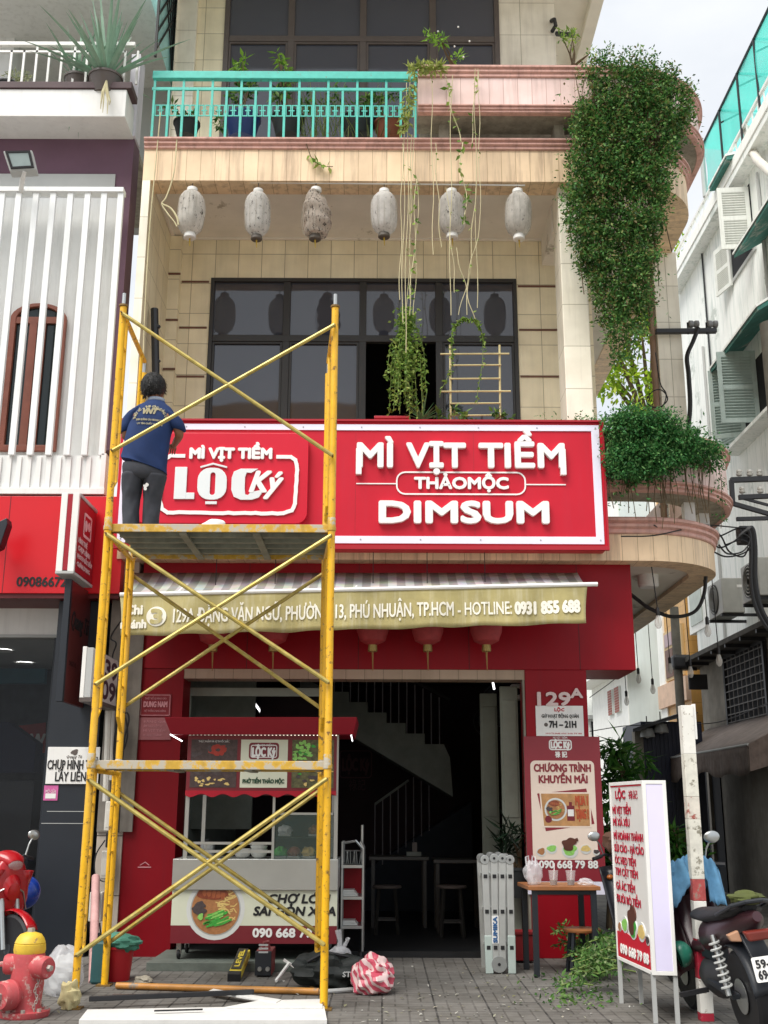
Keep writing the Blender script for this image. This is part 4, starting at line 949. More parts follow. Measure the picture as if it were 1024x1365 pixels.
nb_ = thing('neighbour_shophouse', 'white and purple neighbouring shophouse with louvred screen above a red fascia', 'building', (XN, YL, 0))
XF = -6.2                                                 # cut far outside the frame
MB().box(XF, XN, YL, YL + .3, zl(262), zl(183)).build('purple_wall', M_PURP, nb_)
MB().box(XN - .09, XN, YL, YL + .3, zl(600), zl(262.2)).build('purple_pier', M_PURP, nb_)
MB().box(XF, W(154, 240, YL).x, YL - .02, YL - .001, zl(253), zl(233)).build('grey_beam', M_GREYW, nb_)
Yb = 11.45
xb_ = W(167, 150, Yb).x
MB().box(XF, xb_, Yb, YL - .002, zl(155, Yb), zl(119, Yb)).build('balcony_parapet', M_WHITE, nb_, bevel=.006)
MB().box(XF, xb_ + .06, Yb - .02, Yb + .3, zl(118.6, Yb), zl(110, Yb)).build('ledge', M_LEDGE, nb_, bevel=.006)
MB().box(W(52, 178, YL - .02).x, W(64, 178, YL - .02).x, YL - .12, YL - .003, zl(183.5), zl(176)).build('bracket', M_CONC, nb_)
MB().box(W(172, 150, YL).x, W(184, 150, YL).x, YL - .06, YL + .2, zl(184.5), zl(76)).build('corner_pier', mat('lilac_white', 'd9d4dc', .7, var=.06, streak=.2), nb_)
MB().box(XF, XN, YL + 2.2, YL + 2.4, zl(183), 13).build('back_wall', M_GREYW, nb_)
MB().box(XF, XN - .05, YL + .3, YL + 2.2, zl(182.6), zl(183) + .1).build('balcony_floor', M_CONC, nb_)
yb2 = YL + 1.1
MB().box(XF, W(22, 30, yb2).x, yb2, yb2 + .4, zl(183), 13).build('pier', M_WWALL, nb_)
MB().box(XF, XN, YL + .3, YL + 2.2, W(80, 10, YL + .5).z, W(80, 10, YL + .5).z + .3).build('ceiling', M_WWALL, nb_)
Yr = 11.62
rl2 = MB().box(XF, W(181, 60, Yr).x, Yr - .025, Yr + .025, zl(62, Yr), zl(57, Yr)).build('railing', M_WHITE, nb_, bevel=.006)
MB().box(XF, W(168, 70, Yr).x, Yr - .012, Yr + .012, zl(70.5, Yr), zl(68, Yr)).build('rail', M_WHITE, rl2)
for k in range(11):
    x = W(14 + 16.9 * k, 90, Yr).x; MB().box(x - .013, x + .013, Yr - .012, Yr + .012, zl(112, Yr), zl(62 if k % 3 == 2 else 68, Yr)).build('baluster', M_WHITE, rl2)
lp = thing('lattice_panel', 'dark diagonal lattice screen with teal sheet between the two upper balconies', 'lattice', (XL - .06, 12.5, zl(100)))
xx = XL - .05; zA, zB = W(205, 100, 12.5).z, 13.2
lb = MB()
for k in range(-9, 18):
    for s_ in (1, -1):
        y0, z0 = 12.0 + k * .2 * 1.0, zA; L_ = 1.35
        a = (xx, 12.0, zA + k * .25) if s_ > 0 else (xx, 12.0 + L_, zA + k * .25)
        b = (xx, 12.0 + L_, zA + k * .25 + L_ * 1.3) if s_ > 0 else (xx, 12.0, zA + k * .25 + L_ * 1.3)
        if a[2] >= zA - .01: lb.bar(a, b, .02, .02)
lb.build('lattice', M_BLACK, lp)
MB().box(xx - .01, xx + .02, 13.36, 13.4, zA - .1, zB).build('post', M_BLACK, lp)
MB().box(xx - .012, xx + .018, 11.98, 12.02, zA - .1, zB).build('post', M_BLACK, lp)
MB().box(xx - .03, xx - .025, 12.05, 13.3, zA + .3, zB).build('sheet', mat('teal_sheet', 'a9dcd8', .6), lp)
# louvred screen of white fins
Yfn = 11.6
zf_t, zf_b = zl(256, Yfn), zl(604, Yfn)
scn = MB().box(XF, W(165, 256, Yfn).x, Yfn - .02, Yfn + .12, zf_t, zf_t + .06).build('fin_screen', M_FIN, nb_, bevel=.004)
for px in (*range(-250, -30, 23), -20, 3, 25, 48, 71, 94, 117, 139, 161):
    x = W(px, 258, Yfn).x; MB().box(x - .034, x + .034, Yfn, Yfn + .05, zf_b - .02, zf_t - .001).build('fin', M_FIN, scn, bevel=.004)
MB().box(XF, XN - .1, YL + .01, YL + .3, zl(662), zl(262.2)).build('white_wall', M_WWALL, nb_)
# arched window
Ya = YL - .01
def arch_loop(x0, x1, z0, zc, ins, Y, n=14):
    cx, rx = (x0 + x1) / 2, (x1 - x0) / 2 - ins
    return [V((cx - rx, Y, z0 + ins)), V((cx + rx, Y, z0 + ins))] + [V((cx + rx * math.cos(math.pi * k / n), Y, zc + (rx) * .62 * math.sin(math.pi * k / n))) for k in range(n + 1)]
ax0, ax1 = W(13, 450, Ya).x, W(88, 450, Ya).x; az0, azc = zl(603), zl(428)
aw_ = MB().ring(arch_loop(ax0, ax1, az0, azc, 0, Ya - .05), arch_loop(ax0, ax1, az0, azc, .07, Ya - .05), (0, .06, 0)).build('arched_window', M_BROWN, nb_, bevel=.006)
MB().prism(arch_loop(ax0, ax1, az0, azc, .06, Ya - .005), (0, .008, 0)).build('pane', glassmat('green_glass', (.012, .02, .02), .06), aw_)
cx = (ax0 + ax1) / 2
MB().box(ax0 + .07, ax1 - .07, Ya - .04, Ya - .006, azc - .05, azc + .03).build('transom', M_BROWN, aw_)
for q in (-.095, .005): MB().box(cx + q, cx + q + .09, Ya - .04, Ya - .006, az0 + .07, azc - .051).build('stile', M_BROWN, aw_)
# corrugated ledge box, red fascia, soffit
Yc = 11.62
zc0, zc1 = zl(657, Yc), zl(606, Yc)
cb = MB().box(XF, W(138, 630, Yc).x, Yc + .03, YL + .005, zc0 + .05, zc1).build('ledge_box', M_WWALL, nb_)
for k in range(30):
    x = W(138, 630, Yc).x - .09 - k * .11
    MB().box(x, x + .05, Yc + .012, Yc + .029, zc0 + .06, zc1 - .02).build('corrugation', M_WHITE, cb)
MB().box(XF, W(140, 655, Yc).x, Yc - .03, YL, zc0 - .02, zc0 + .05).build('sill_bar', M_WHITE, cb, bevel=.004)
MB().box(W(134, 630, Yc).x, W(141, 630, Yc).x, Yc - .02, YL, zc0 + .051, zc1 + .01).build('end_bar', M_WHITE, cb, bevel=.004)
Yd = 11.6
zd0, zd1 = zl(791, Yd), zl(660, Yd)
fas = MB().box(XF, W(164, 720, Yd).x, Yd, YL + .4, zd0, zd1 - .012).build('fascia', M_RFAS, nb_, bevel=.004)
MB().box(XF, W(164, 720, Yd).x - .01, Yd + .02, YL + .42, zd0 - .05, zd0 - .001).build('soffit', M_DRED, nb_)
FL = Face((W(22, 783, Yd).x, Yd, W(60, 781.5, Yd).z), (W(97, 783, Yd).x - W(22, 783, Yd).x, 0, 0), (0, 0, W(60, 769.5, Yd).z - W(60, 781.5, Yd).z))
FL.text('090866727', 0, FL.w, 0, FL.h, M_BLACK, fas, bold=.004, res=3)
x = W(9.5, 720, Yd).x; MB().box(x - .004, x + .004, Yd - .0015, Yd + .01, zd0 + .002, zd1 - .014).build('seam', M_DRED, fas)
sp_ = thing('sign_lamp', 'dark bracket lamp reaching in front of the red fascia next door', 'lamp', W(2, 705, 11.2))
MB().prism([W(-12, 700, 11.2), W(9, 690, 11.2), W(10, 698, 11.2), W(0, 728, 11.2), W(-12, 734, 11.2)], (0, .16, 0)).build('hood', M_NBLK, sp_, bevel=.008)
MB().bar(W(-10, 712, 11.3), W(-10, 712, 11.6), .04, .04).build('arm', M_NBLK, sp_)
# shop front below
Yg = 12.25
MB().box(XF, W(82, 820, Yg).x, Yg, Yg + .2, W(40, 846, Yg).z, zd0 - .05).build('shop_header', M_WHITE, nb_)
MB().box(XF, W(80, 850, Yg).x, Yg - .02, Yg + .1, W(40, 850, Yg).z, W(40, 846, Yg).z - .001).build('glass_rail', M_GREYW, nb_)
MB().box(XF, W(84, 950, Yg + .05).x, Yg + .05, Yg + .06, 0, W(40, 850, Yg).z - .001).build('shop_glass', glassmat('shop_glass', (.02, .022, .026), .03, see=.8), nb_)
x = W(67, 950, Yg).x; MB().box(x - .02, x + .02, Yg, Yg + .049, 0, W(40, 850, Yg).z - .001).build('mullion', M_NBLK, nb_)
px0, px1 = W(67, 950, 11.75).x, W(134, 950, 11.75).x
MB().box(px0, px1, 11.75, YL + .3, 0, zd0 - .052).build('pillar', M_NBLK, nb_, bevel=.006)
for py in (1082, 1098): MB().box(px0 + (.05 if py < 1090 else .002), px1 - .03, 11.747, 11.76, W(80, py, 11.75).z, W(80, py, 11.75).z + .006).build('seam', M_GREYW, nb_)
MB().box(XF, px0, 15.5, 15.6, 0, 3.6).build('inner_wall', mat('inner_dark', '4a4f53', .8, var=.3), nb_)
MB().box(px1 - .1, px1, 12.3, 15.5, 0, 3.6).build('inner_wall', M_GREYW, nb_)
MB().box(XF, XF + .2, YL + .01, 15.6, 0, 3.6).build('inner_wall', M_GREYW, nb_)
MB().box(XF, px0, 12.3, 15.5, 3.3, 3.4).build('inner_ceiling', M_GREYW, nb_)
M_DISC = mat('lit_disc', 'ffffff', .5, emit=4., var=0)
for i, (px, py, Y) in enumerate(((4, 867, 13.0), (33, 884, 13.5), (64, 900, 14.2), (18, 926, 15.1), (46, 936, 15.4))):
    c = G(px, py, 3.29); t = thing('ceiling_light', ('round lit ceiling light inside the dark glass shop', )[0], 'ceiling light', c, 'ceiling lights in the neighbouring shop')
    MB().lathe([(0, -.012), (.09, -.01), (.1, 0)], c, n=18).build('diffuser', M_DISC, t); MB().lathe([(.101, -.014), (.115, -.012), (.115, 0), (.101, 0)], c, n=18).build('trim', M_WHITE, t)
ct = thing('display_counter', 'dark counter with blue canopy and red poster inside the glass shop', 'counter', (W(30, 1100, 14).x, 14, 0))
MB().box(XF + 1, W(50, 1000, 14).x, 14, 14.5, 0, W(30, 1040, 14).z).build('counter', M_NBLK, ct, bevel=.01)
MB().prism([W(0, 1030, 13.9), W(45, 1030, 13.9), W(48, 990, 13.9), W(10, 962, 13.9), W(-5, 962, 13.9)], (0, .3, 0)).build('canopy', mat('navy_cloth', '141c3a', .8), ct)
MB().prism([W(20, 968, 15.2), W(61, 963, 15.2), W(60, 1003, 15.2), W(30, 1008, 15.2)], (0, .02, 0)).build('poster', mat('poster_red', 'a5332c', .6), ct)
Fw = Face(W(40, 995, 15.19), W(59, 995, 15.19) - W(40, 995, 15.19), (0, 0, .3)); Fw.text('W', 0, Fw.w, 0, .16, M_WHITE, ct, bold=.01)
MB().box(W(-5, 910, 15).x, W(62, 910, 15).x, 14.9, 15, W(30, 912, 15).z, W(30, 892, 15).z).build('blue_band', mat('teal_band', '2d6a7c', .6), ct)
# floodlight on its stalk
fl = thing('floodlight', 'square floodlight on a white stalk above the louvred screen', 'floodlight', W(30, 250, 11.5))
a, b, c, d = W(4, 201, 11.2), W(43, 200, 11.2), W(49, 226, 11.25), W(13, 228, 11.25)
MB().prism([a, b, c, d], (0, .1, -.03)).build('housing', M_GREYW, fl, bevel=.01)
cen = (a + b + c + d) / 4; q = [cen + (p - cen) * .86 + V((0, -.006, 0)) for p in (a, b, c, d)]; q2 = [cen + (p - cen) * .68 + V((0, -.006, 0)) for p in (a, b, c, d)]
MB().ring(q, q2, (0, -.012, .003)).build('bezel', M_BLACK, fl)
MB().prism(q2, (0, -.004, 0)).build('lens', mat('lens_glass', '9aa8a6', .15, var=.1), fl)
MB().tube([W(33, 227, 11.27), W(30, 240, 11.4), W(28, 254, 11.6)], .03, 8).build('stalk', M_WHITE, fl, smooth=True)
# projecting signs at the party wall
Y0, Y1 = 10.85, 11.58
bx0, bx1 = W(79, 700, Y0).x, W(103, 700, Y0).x; bz0, bz1 = W(90, 761, Y0).z, W(90, 657, Y0).z
lb_ = thing('projecting_sign', 'red light box sign with white edges projecting from the red fascia', 'sign', (bx0, Y0, bz0))
MB().box(bx0 + .012, bx1 - .008, Y0 + .006, Y1, bz0 + .012, bz1 - .012).build('box', mat('sign_box_red', '9c1224', .4, var=.05), lb_)
MB().box(bx0, bx0 + .065, Y0, Y0 + .04, bz0, bz1).build('edge', M_WHITE, lb_, bevel=.004); MB().box(bx1 - .065, bx1, Y0, Y0 + .04, bz0, bz1).build('edge', M_WHITE, lb_, bevel=.004)
MB().box(bx0, bx1 + .004, Y0 - .01, Y1, bz0 - .03, bz0 - .001).build('edge', M_GREYW, lb_, bevel=.004); MB().box(bx1 - .02, bx1 + .004, Y0 + .041, Y1, bz1 - .025, bz1 + .01).build('edge', M_GREYW, lb_, bevel=.004)
FB = Face((bx1 - .008, Y0 + .05, bz0), (0, Y1 - Y0 - .05, 0), (0, 0, bz1 - bz0))
M_PINKW = mat('faded_white', 'd9b9bb', .5)
mb = MB(); FB.rring(mb, .22, .52, FB.h * .52, FB.h * .84, .03, .03); FB.disc(mb, .31, FB.h * .68, .05, .06); FB.disc(mb, .43, FB.h * .7, .05, .05); mb.build('emblem', M_PINKW, lb_)
for i, (tx, w_, h_) in enumerate((('HÌNH THẺ', .34, .05), ('CHỤP HÌNH', .46, .05), ('PHOTO LẤY LIỀN', .56, .045), ('CHÂN DUNG', .5, .045))): FB.text(tx, .06, .06 + w_, FB.h * (.40 - .1 * i), h_, M_PINKW, lb_, bold=.002, res=1)
Y0, Y1 = 10.95, 11.74
qx0, qx1 = W(87, 850, Y0).x, W(95, 790, Y0).x; qz0, qz1 = W(90, 934, Y0).z, W(90, 772, Y0).z
bp_ = thing('panel_sign', 'brown red panel sign with black edge hanging under the red light box', 'sign', (qx0, Y0, qz0))
MB().box(qx0 - .02, qx1 - .006, Y0 + .003, Y1, qz0, qz1).build('panel', mat('panel_brown', '5b1e1c', .35, var=.15, scale=2), bp_)
MB().box(qx0 - .04, qx1, Y0 - .02, Y0 + .04, qz0 - .01, qz1).build('edge', M_NBLK, bp_, bevel=.004)
FB = Face((qx1 - .006, Y0 + .05, qz0), (0, Y1 - Y0 - .05, 0), (0, 0, qz1 - qz0)); FB.text('Quang Tú', .06, .7, FB.h * .62, .16, M_BLACK, bp_, bold=.004, shear=.3); FB.text('DIGITAL', .08, .35, FB.h * .3, .05, mat('dim_red_text', '3a1010', .5), bp_, res=1)
Y0, Y1 = 10.6, 11.62
nx0, nx1 = W(108, 900, Y0).x, W(123, 900, Y0).x; nz0, nz1 = W(115, 931, Y0).z, W(115, 863, Y0).z
nb2 = thing('number_sign', 'small grey light box with dark house numbers beside the scaffold post', 'sign', (nx0, Y0, nz0))
MB().box(nx0 + .04, nx1 - .004, Y0 + .004, Y1, nz0 + .01, nz1).build('box', M_GREYW, nb2, bevel=.004); MB().box(nx0, nx0 + .039, Y0, Y1, nz0, nz1 + .01).build('edge', M_WHITE, nb2, bevel=.004); MB().box(nx0, nx1 + .01, Y0, Y1, nz0 - .03, nz0 + .009).build('base', M_BFRAME, nb2)
FB = Face((nx1 - .004, Y0 + .02, nz0), (0, Y1 - Y0 - .02, 0), (0, 0, nz1 - nz0))
MB().prism([FB.p(0, .015), FB.p(FB.w, .015), FB.p(FB.w, FB.h - .01), FB.p(0, FB.h - .01)], FB.n * .004).build('face', M_WHITE, nb2)
M_PUR = mat('purple_text', '45203a', .5)
FB.text('a39', .2, FB.w - .04, FB.h * .55, FB.h * .34, M_PUR, nb2, bold=.008, lift=.005); FB.text('209', .08, FB.w - .08, FB.h * .1, FB.h * .36, M_PUR, nb2, bold=.008, lift=.005)
# hanging bracket, cables and meters on the tiled column
Ym = YR - .055
def elbox(px0_, py0_, px1_, py1_, name, label, cat, m, Y=Ym, d=.1, extra=None):
    a, b = W(px0_, py1_, Y - d), W(px1_, py0_, Y - d); t = thing(name, label, cat, (a.x, Y, a.z))
    MB().box(a.x, b.x, Y - d, Y - .001, a.z, b.z).build('case', m, t, bevel=.012)
    MB().box(a.x + .015, b.x - .015, Y - d - .004, Y - d + .002, a.z + (b.z - a.z) * .12, b.z - (b.z - a.z) * .3).build('cover', m, t, bevel=.004)
    if extra: extra(t, a, b, Y - d)
    return t
M_PVC = mat('pvc_white', 'd4d0c6', .5, var=.1, streak=.2)
elbox(138, 1068, 151, 1108, 'meter_box', 'white electric meter box, upper one on the tiled column behind the scaffold', 'meter', M_PVC)
elbox(140, 1110, 151, 1130, 'switch_box', 'black switch between the white boxes on the tiled column', 'switch', M_BLACK, d=.08)
elbox(133, 1134, 151, 1172, 'junction_box', 'rounded grey junction box under the black switch', 'junction box', mat('pvc_grey', 'bdb8ae', .5, var=.1))
def redtxt(t, a, b, Y):
    f = Face((a.x, Y, a.z), (b.x - a.x, 0, 0), (0, 0, b.z - a.z)); f.text('P.VIỆT', f.w * .15, f.w * .85, f.h * .68, f.h * .1, mat('red_text', 'b03030', .5), t, res=1, lift=.006); f.text('220V', f.w * .4, f.w * .85, f.h * .3, f.h * .08, mat('red_text', 'b03030', .5), t, res=1, lift=.006)
elbox(117, 1189, 137, 1229, 'cable_box', 'white cable box with small red letters low on the tiled column', 'cable box', M_PVC, Y=11.4, extra=redtxt)
pp = thing('pink_pipe', 'faded pink plastic pipe standing below the white cable box', 'pipe', G(112, 1318)); p0_ = G(112, 1318)
MB().tube([p0_ + V((0, .3, 0)), V((W(126, 1170, 11.45).x, 11.5, W(126, 1170, 11.45).z))], .04, 12).build('pipe', mat('pink_pvc', 'c79c98', .5, var=.15, streak=.3), pp, smooth=True)
MB().tube([p0_ + V((.005, .3, .25)), p0_ + V((.008, .3, .33))], .046, 12).build('socket', mat('pink_pvc', 'c79c98'), pp, smooth=True)
cdt = thing('cable_conduit', 'pale vertical cable conduit on the tiled column beside the scaffold', 'conduit', W(142, 1060, Ym))
MB().tube([W(141, 1068, Ym - .06), W(147, 900, Ym - .06)], .035, 8).build('conduit', M_PVC, cdt, smooth=True); MB().tube([W(148, 1040, Ym - .06), W(152, 920, Ym - .06)], .022, 8).build('thin_conduit', M_PVC, cdt, smooth=True)
M_CABLE = mat('black_cable', '141416', .5, var=.1)
def cable(name, label, pts, r, m=None, n=24, cat='cable', group=None):
    """A smooth cable through world points (Catmull-Rom)."""
    P = [V(p) for p in pts]; P = [P[0] * 2 - P[1]] + P + [P[-1] * 2 - P[-2]]; out = []
    for i in range(1, len(P) - 2):
        for k in range(n):
            t = k / n; a, b, c, d = P[i - 1:i + 3]
            out.append(.5 * (2 * b + (c - a) * t + (2 * a - 5 * b + 4 * c - d) * t * t + (3 * b - a - 3 * c + d) * t ** 3))
    out.append(P[-2])
    return tag(MB().tube(out, r, 6).build(name, m or M_CABLE, smooth=True), label, cat, group)
cable('cable_loop', 'coil of black cables hanging beside the tiled column', [W(x, y, Ym - .1) for x, y in ((163, 1015), (166, 985), (172, 960), (169, 950), (163, 958), (160, 985), (164, 1000), (170, 980), (167, 955), (160, 950), (154, 975), (152, 1010), (160, 1050), (158, 1110))], .009)
cable('cable_strand', 'thin black cable running down from the awning end', [W(x, y, Ym - .15) for x, y in ((186, 800), (160, 830), (148, 850), (155, 858), (150, 880), (156, 930), (162, 1010))], .008)
cable('cable_strand', 'black cable looping between the meter boxes on the tiled column', [W(x, y, Ym - .14) for x, y in ((140, 1120), (128, 1140), (127, 1165), (138, 1175), (148, 1170))], .007)
cable('cable_strand', 'black cable bending out of the white cable box', [W(x, y, 11.28) for x, y in ((119, 1230), (121, 1245), (128, 1256), (134, 1250), (133, 1230))], .008)
# writing on the black pillar and the red side panel
ws = thing('wall_sign', 'white rectangular photo service sign on the black pillar', 'sign', W(60, 1045, 11.74))
a, b = W(60.5, 1045, 11.735), W(134, 996, 11.735)
MB().box(a.x, b.x, 11.73, 11.747, a.z, b.z).build('plate', M_WHITE, ws, bevel=.003)
FB = Face((a.x, 11.73, a.z), (b.x - a.x, 0, 0), (0, 0, b.z - a.z))
FB.text('CHỤP HÌNH THẺ', .01, FB.w - .01, FB.h * .40, .09, M_BLACK, ws, bold=.0022, res=2); FB.text('LẤY LIỀN', .10, .10 + FB.w * .58, FB.h * .08, .09, M_BLACK, ws, bold=.0022, res=2)
FB.text('Quang Tú', .2, .36, FB.h * .70, .03, M_BFRAME, ws, shear=.3, res=1); mb = MB(); FB.disc(mb, .28, FB.h * .86, .04, .025, .001, .004, wob=.3); mb.build('emblem', M_BFRAME, ws)
pk = thing('pink_sticker', 'small pink sticker on the black pillar under the white sign', 'sticker', W(57, 1067, 11.74)); a, b = W(57.5, 1067, 11.74), W(78, 1047, 11.74)
MB().box(a.x, b.x, 11.742, 11.7465, a.z, b.z).build('sheet', mat('pink_paper', 'c8609a', .6), pk); FB = Face((a.x, 11.742, a.z), (b.x - a.x, 0, 0), (0, 0, b.z - a.z)); FB.text('MỞ CỬA', .02, FB.w - .02, FB.h * .5, .03, M_WHITE, pk, res=1); mb = MB(); FB.rect(mb, .02, FB.w - .02, .02, .07, .001, .003); mb.build('strip', M_WHITE, pk)
M_PINKT = mat('pink_text', 'c98a90', .5)
n1 = thing('name_plate', 'dark red bordered name plate on the red panel beside the cart', 'sign', W(185, 955, YR)); a, b = W(186, 955, YR), W(229, 925, YR)
MB().box(a.x, b.x, YR - .006, YR + .008, a.z, b.z).build('plate', mat('plate_dark_red', '7c1020', .4), n1); FB = Face((a.x, YR - .006, a.z), (b.x - a.x, 0, 0), (0, 0, b.z - a.z)); mb = MB(); FB.rring(mb, .01, FB.w - .01, .01, FB.h - .01, .01, .006); mb.build('border', M_PINKT, n1)
FB.text('DUNG NAM', .04, FB.w - .04, FB.h * .42, .055, M_PINKT, n1, bold=.003); FB.text('THIẾT KẾ QUẢNG CÁO', .05, FB.w - .05, FB.h * .75, .02, M_PINKT, n1, res=1); FB.text('HỆ THỐNG NHÀ HÀNG', .05, FB.w - .05, FB.h * .2, .02, M_PINKT, n1, res=1)
n2 = thing('notice_plate', 'faded pinkish notice plate below the dark red name plate', 'notice', W(183, 986, YR)); a, b = W(183, 986, YR), W(229, 956.5, YR)
MB().box(a.x, b.x, YR - .005, YR + .008, a.z, b.z).build('plate', mat('plate_pink', '9a5a5e', .5), n2); FB = Face((a.x, YR - .005, a.z), (b.x - a.x, 0, 0), (0, 0, b.z - a.z))
for i, tx in enumerate(('BẢNG GIÁ', 'ẨM THỰC LỘC KÝ', 'MÌ VỊT TIỀM', 'HOÀNH THÁNH')): FB.text(tx, .06, FB.w - .06 - .03 * (i % 2), FB.h * (.76 - .2 * i), .022, M_PINKT, n2, res=1)
em = thing('door_emblem', 'tiny pale emblem on the dark red side panel', 'emblem', W(192, 1152, YR)); FB = Face(W(184, 1156, YR) + V((0, .008, 0)), W(200, 1156, YR) - W(184, 1156, YR), (0, 0, .1)); mb = MB(); FB.stroke(mb, [(.02, .02), (.07, .05), (.11, .02)], .008); FB.stroke(mb, [(.0, .0), (.13, .0)], .01); mb.build('mark', M_PINKT, em)
# ================================================================== the alley on the right
XA = 6.15
M_AW = mat('stained_white', 'f4f7f3', .8, var=.05, scale=1.5, streak=.75, dirt=(.40, .50, .46), patches=.12, pcol=(.55, .60, .56), pscale=1.2)
M_AWS = mat('bright_plaster', 'f6f7f2', .8, var=.05, streak=.25, dirt=(.5, .5, .46))
M_ACON = mat('alley_wall_concrete', '8d877c', .9, var=.25, scale=3, streak=.5, dirt=(.12, .11, .1), bump=.3)
M_TEALU = mat('teal_stained_underside', '3f7a70', .8, var=.3, scale=4, patches=.25, pcol=(.3, .34, .3), pscale=3)
M_SHUTW = mat('shutter_white', 'dde0da', .6, var=.06, streak=.2)
M_SHUTG = mat('shutter_teal_grey', 'a9bab5', .6, var=.1, streak=.3)
M_DKIRON = mat('dark_iron', '26272a', .5, var=.15)
def Wa(px, py, X=None): return WX(px, py, XA if X is None else X)
hs = thing('white_alley_house', 'tall white stained house with louvred shutters lining the alley', 'building', (XA, 18, 0))
Y0a, Y1a = 14.0, Wa(905, 500).y
zled = Wa(1000, 836, XA - .45).z
MB().box(XA, XA + 3, Y0a, Y1a, zled, Wa(1024, 140).z).build('wall', M_AW, hs)
MB().box(XA + .05, XA + 3, Y0a, Wa(930, 900).y, -.02, zled - .001).build('lower_wall', M_ACON, hs)
MB().box(XA - .45, XA + .5, Y0a, Wa(893, 890, XA - .45).y, zled - .06, zled + .02).build('ledge', mat('ledge_dark', '4f4d48', .9, var=.3, streak=.5), hs)
for k in range(12):
    y = Y0a + .4 + k * .8
    if y < Wa(893, 890, XA - .45).y: MB().box(XA - .43, XA - .02, y, y + .06, zled - .12, zled - .061).build('joist', M_DKIRON, hs)
# terrace edge, railing and teal shade net
XTe = XA - .25
zr1, zr0 = Wa(1024, 99, XTe).z, Wa(960, 250, XTe).z
zb0_ = Wa(1024, 150, XTe).z
MB().box(XTe, XA + 3, Y0a, Y1a - .5, Wa(1024, 141, XTe).z, Wa(1024, 122, XTe).z).build('terrace_slab', M_AWS, hs, bevel=.01)
MB().box(XTe + .02, XA + .01, Y0a, Y1a - .5, Wa(1024, 152, XTe).z, Wa(1024, 141, XTe).z - .002).build('gutter', M_AW, hs)
zs0 = Wa(1024, 122, XTe).z
rl3 = MB().box(XTe + .02, XTe + .07, Y0a, Y1a, zr1 - .03, zr1 + .02).build('railing', M_WHITE, hs)
y = Y0a + .2
while y < Y1a:
    MB().box(XTe + .035, XTe + .055, y - .012, y + .012, zs0 - (.0 if y < Y1a - .5 else 1.2), zr1 - .03).build('baluster', M_WHITE, rl3); y += .28
MB().box(XTe + .03, XTe + .06, Y1a - .5, Y1a, zs0 - 1.2, zs0 - 1.15).build('rail', M_WHITE, rl3)
net = thing('shade_net', 'teal shade net on a thin frame above the terrace railing', 'net', (XTe, 18, zr1))
zn = Wa(1024, 7, XTe).z
def netmat():
    m = bpy.data.materials.new('teal_net'); m.use_nodes = True; t = m.node_tree; N = t.nodes; L = t.links; b = N['Principled BSDF']
    b.inputs['Base Color'].default_value = (.14, .66, .58, 1); b.inputs['Roughness'].default_value = .9
    tl = N.new('ShaderNodeBsdfTranslucent'); tl.inputs[0].default_value = (.16, .76, .68, 1); a = N.new('ShaderNodeMixShader'); a.inputs[0].default_value = .6; L.new(b.outputs[0], a.inputs[1]); L.new(tl.outputs[0], a.inputs[2])
    tr = N.new('ShaderNodeBsdfTransparent'); q = N.new('ShaderNodeMixShader'); g = N.new('ShaderNodeNewGeometry'); n = N.new('ShaderNodeTexNoise'); n.inputs['Scale'].default_value = 2; L.new(g.outputs['Position'], n.inputs['Vector'])
    r = N.new('ShaderNodeValToRGB'); r.color_ramp.elements[0].color = (.1, .1, .1, 1); r.color_ramp.elements[1].color = (.5, .5, .5, 1); L.new(n.outputs['Fac'], r.inputs[0]); L.new(r.outputs[0], q.inputs[0])
    L.new(a.outputs[0], q.inputs[1]); L.new(tr.outputs[0], q.inputs[2]); L.new(q.outputs[0], N['Material Output'].inputs[0]); return m
yn1 = Wa(934, 208, XTe).y
rg = random.Random(11)
MB().grid(lambda u_, v_: (XTe + .05 + .06 * math.sin(u_ * 20) * math.sin(v_ * 3.1), Y0a + (yn1 - Y0a) * u_, zr1 + .03 + (zn - zr1 - .03) * v_), 40, 8).build('net', netmat(), net, smooth=True, fix=False)
MB().tube([(XTe + .03, Y0a, zn), (XTe + .03, yn1, zn)], .025, 6).build('top_bar', M_DKIRON, net)
MB().tube([(XTe + .03, yn1, zr1), (XTe + .03, yn1, zn)], .05, 8).build('post', M_GREYW, net)
for px in (957, 985, 1012):
    q = Wa(px, 150, XTe).y; MB().tube([(XTe + .02, q, zr1 - .3), (XTe + .02, q, zn)], .022, 6).build('post', M_DKIRON, net)
    MB().tube([(XTe + .02, q, zr1 + .75 * (zn - zr1)), (XTe + .5, q, zn)], .016, 6).build('strut', M_DKIRON, net)
    MB().tube([(XTe + .02, q, zn), (XTe + 2.4, q, zn - .05)], .02, 6).build('cross_bar', M_DKIRON, net)
MB().grid(lambda u_, v_: (XTe + .03 + 2.5 * v_, Y0a + (yn1 - Y0a) * u_, zn - .08 * math.sin(v_ * 3.1) - .04 * math.sin(u_ * 18) ** 2), 30, 8).build('net', netmat(), net, smooth=True, fix=False)
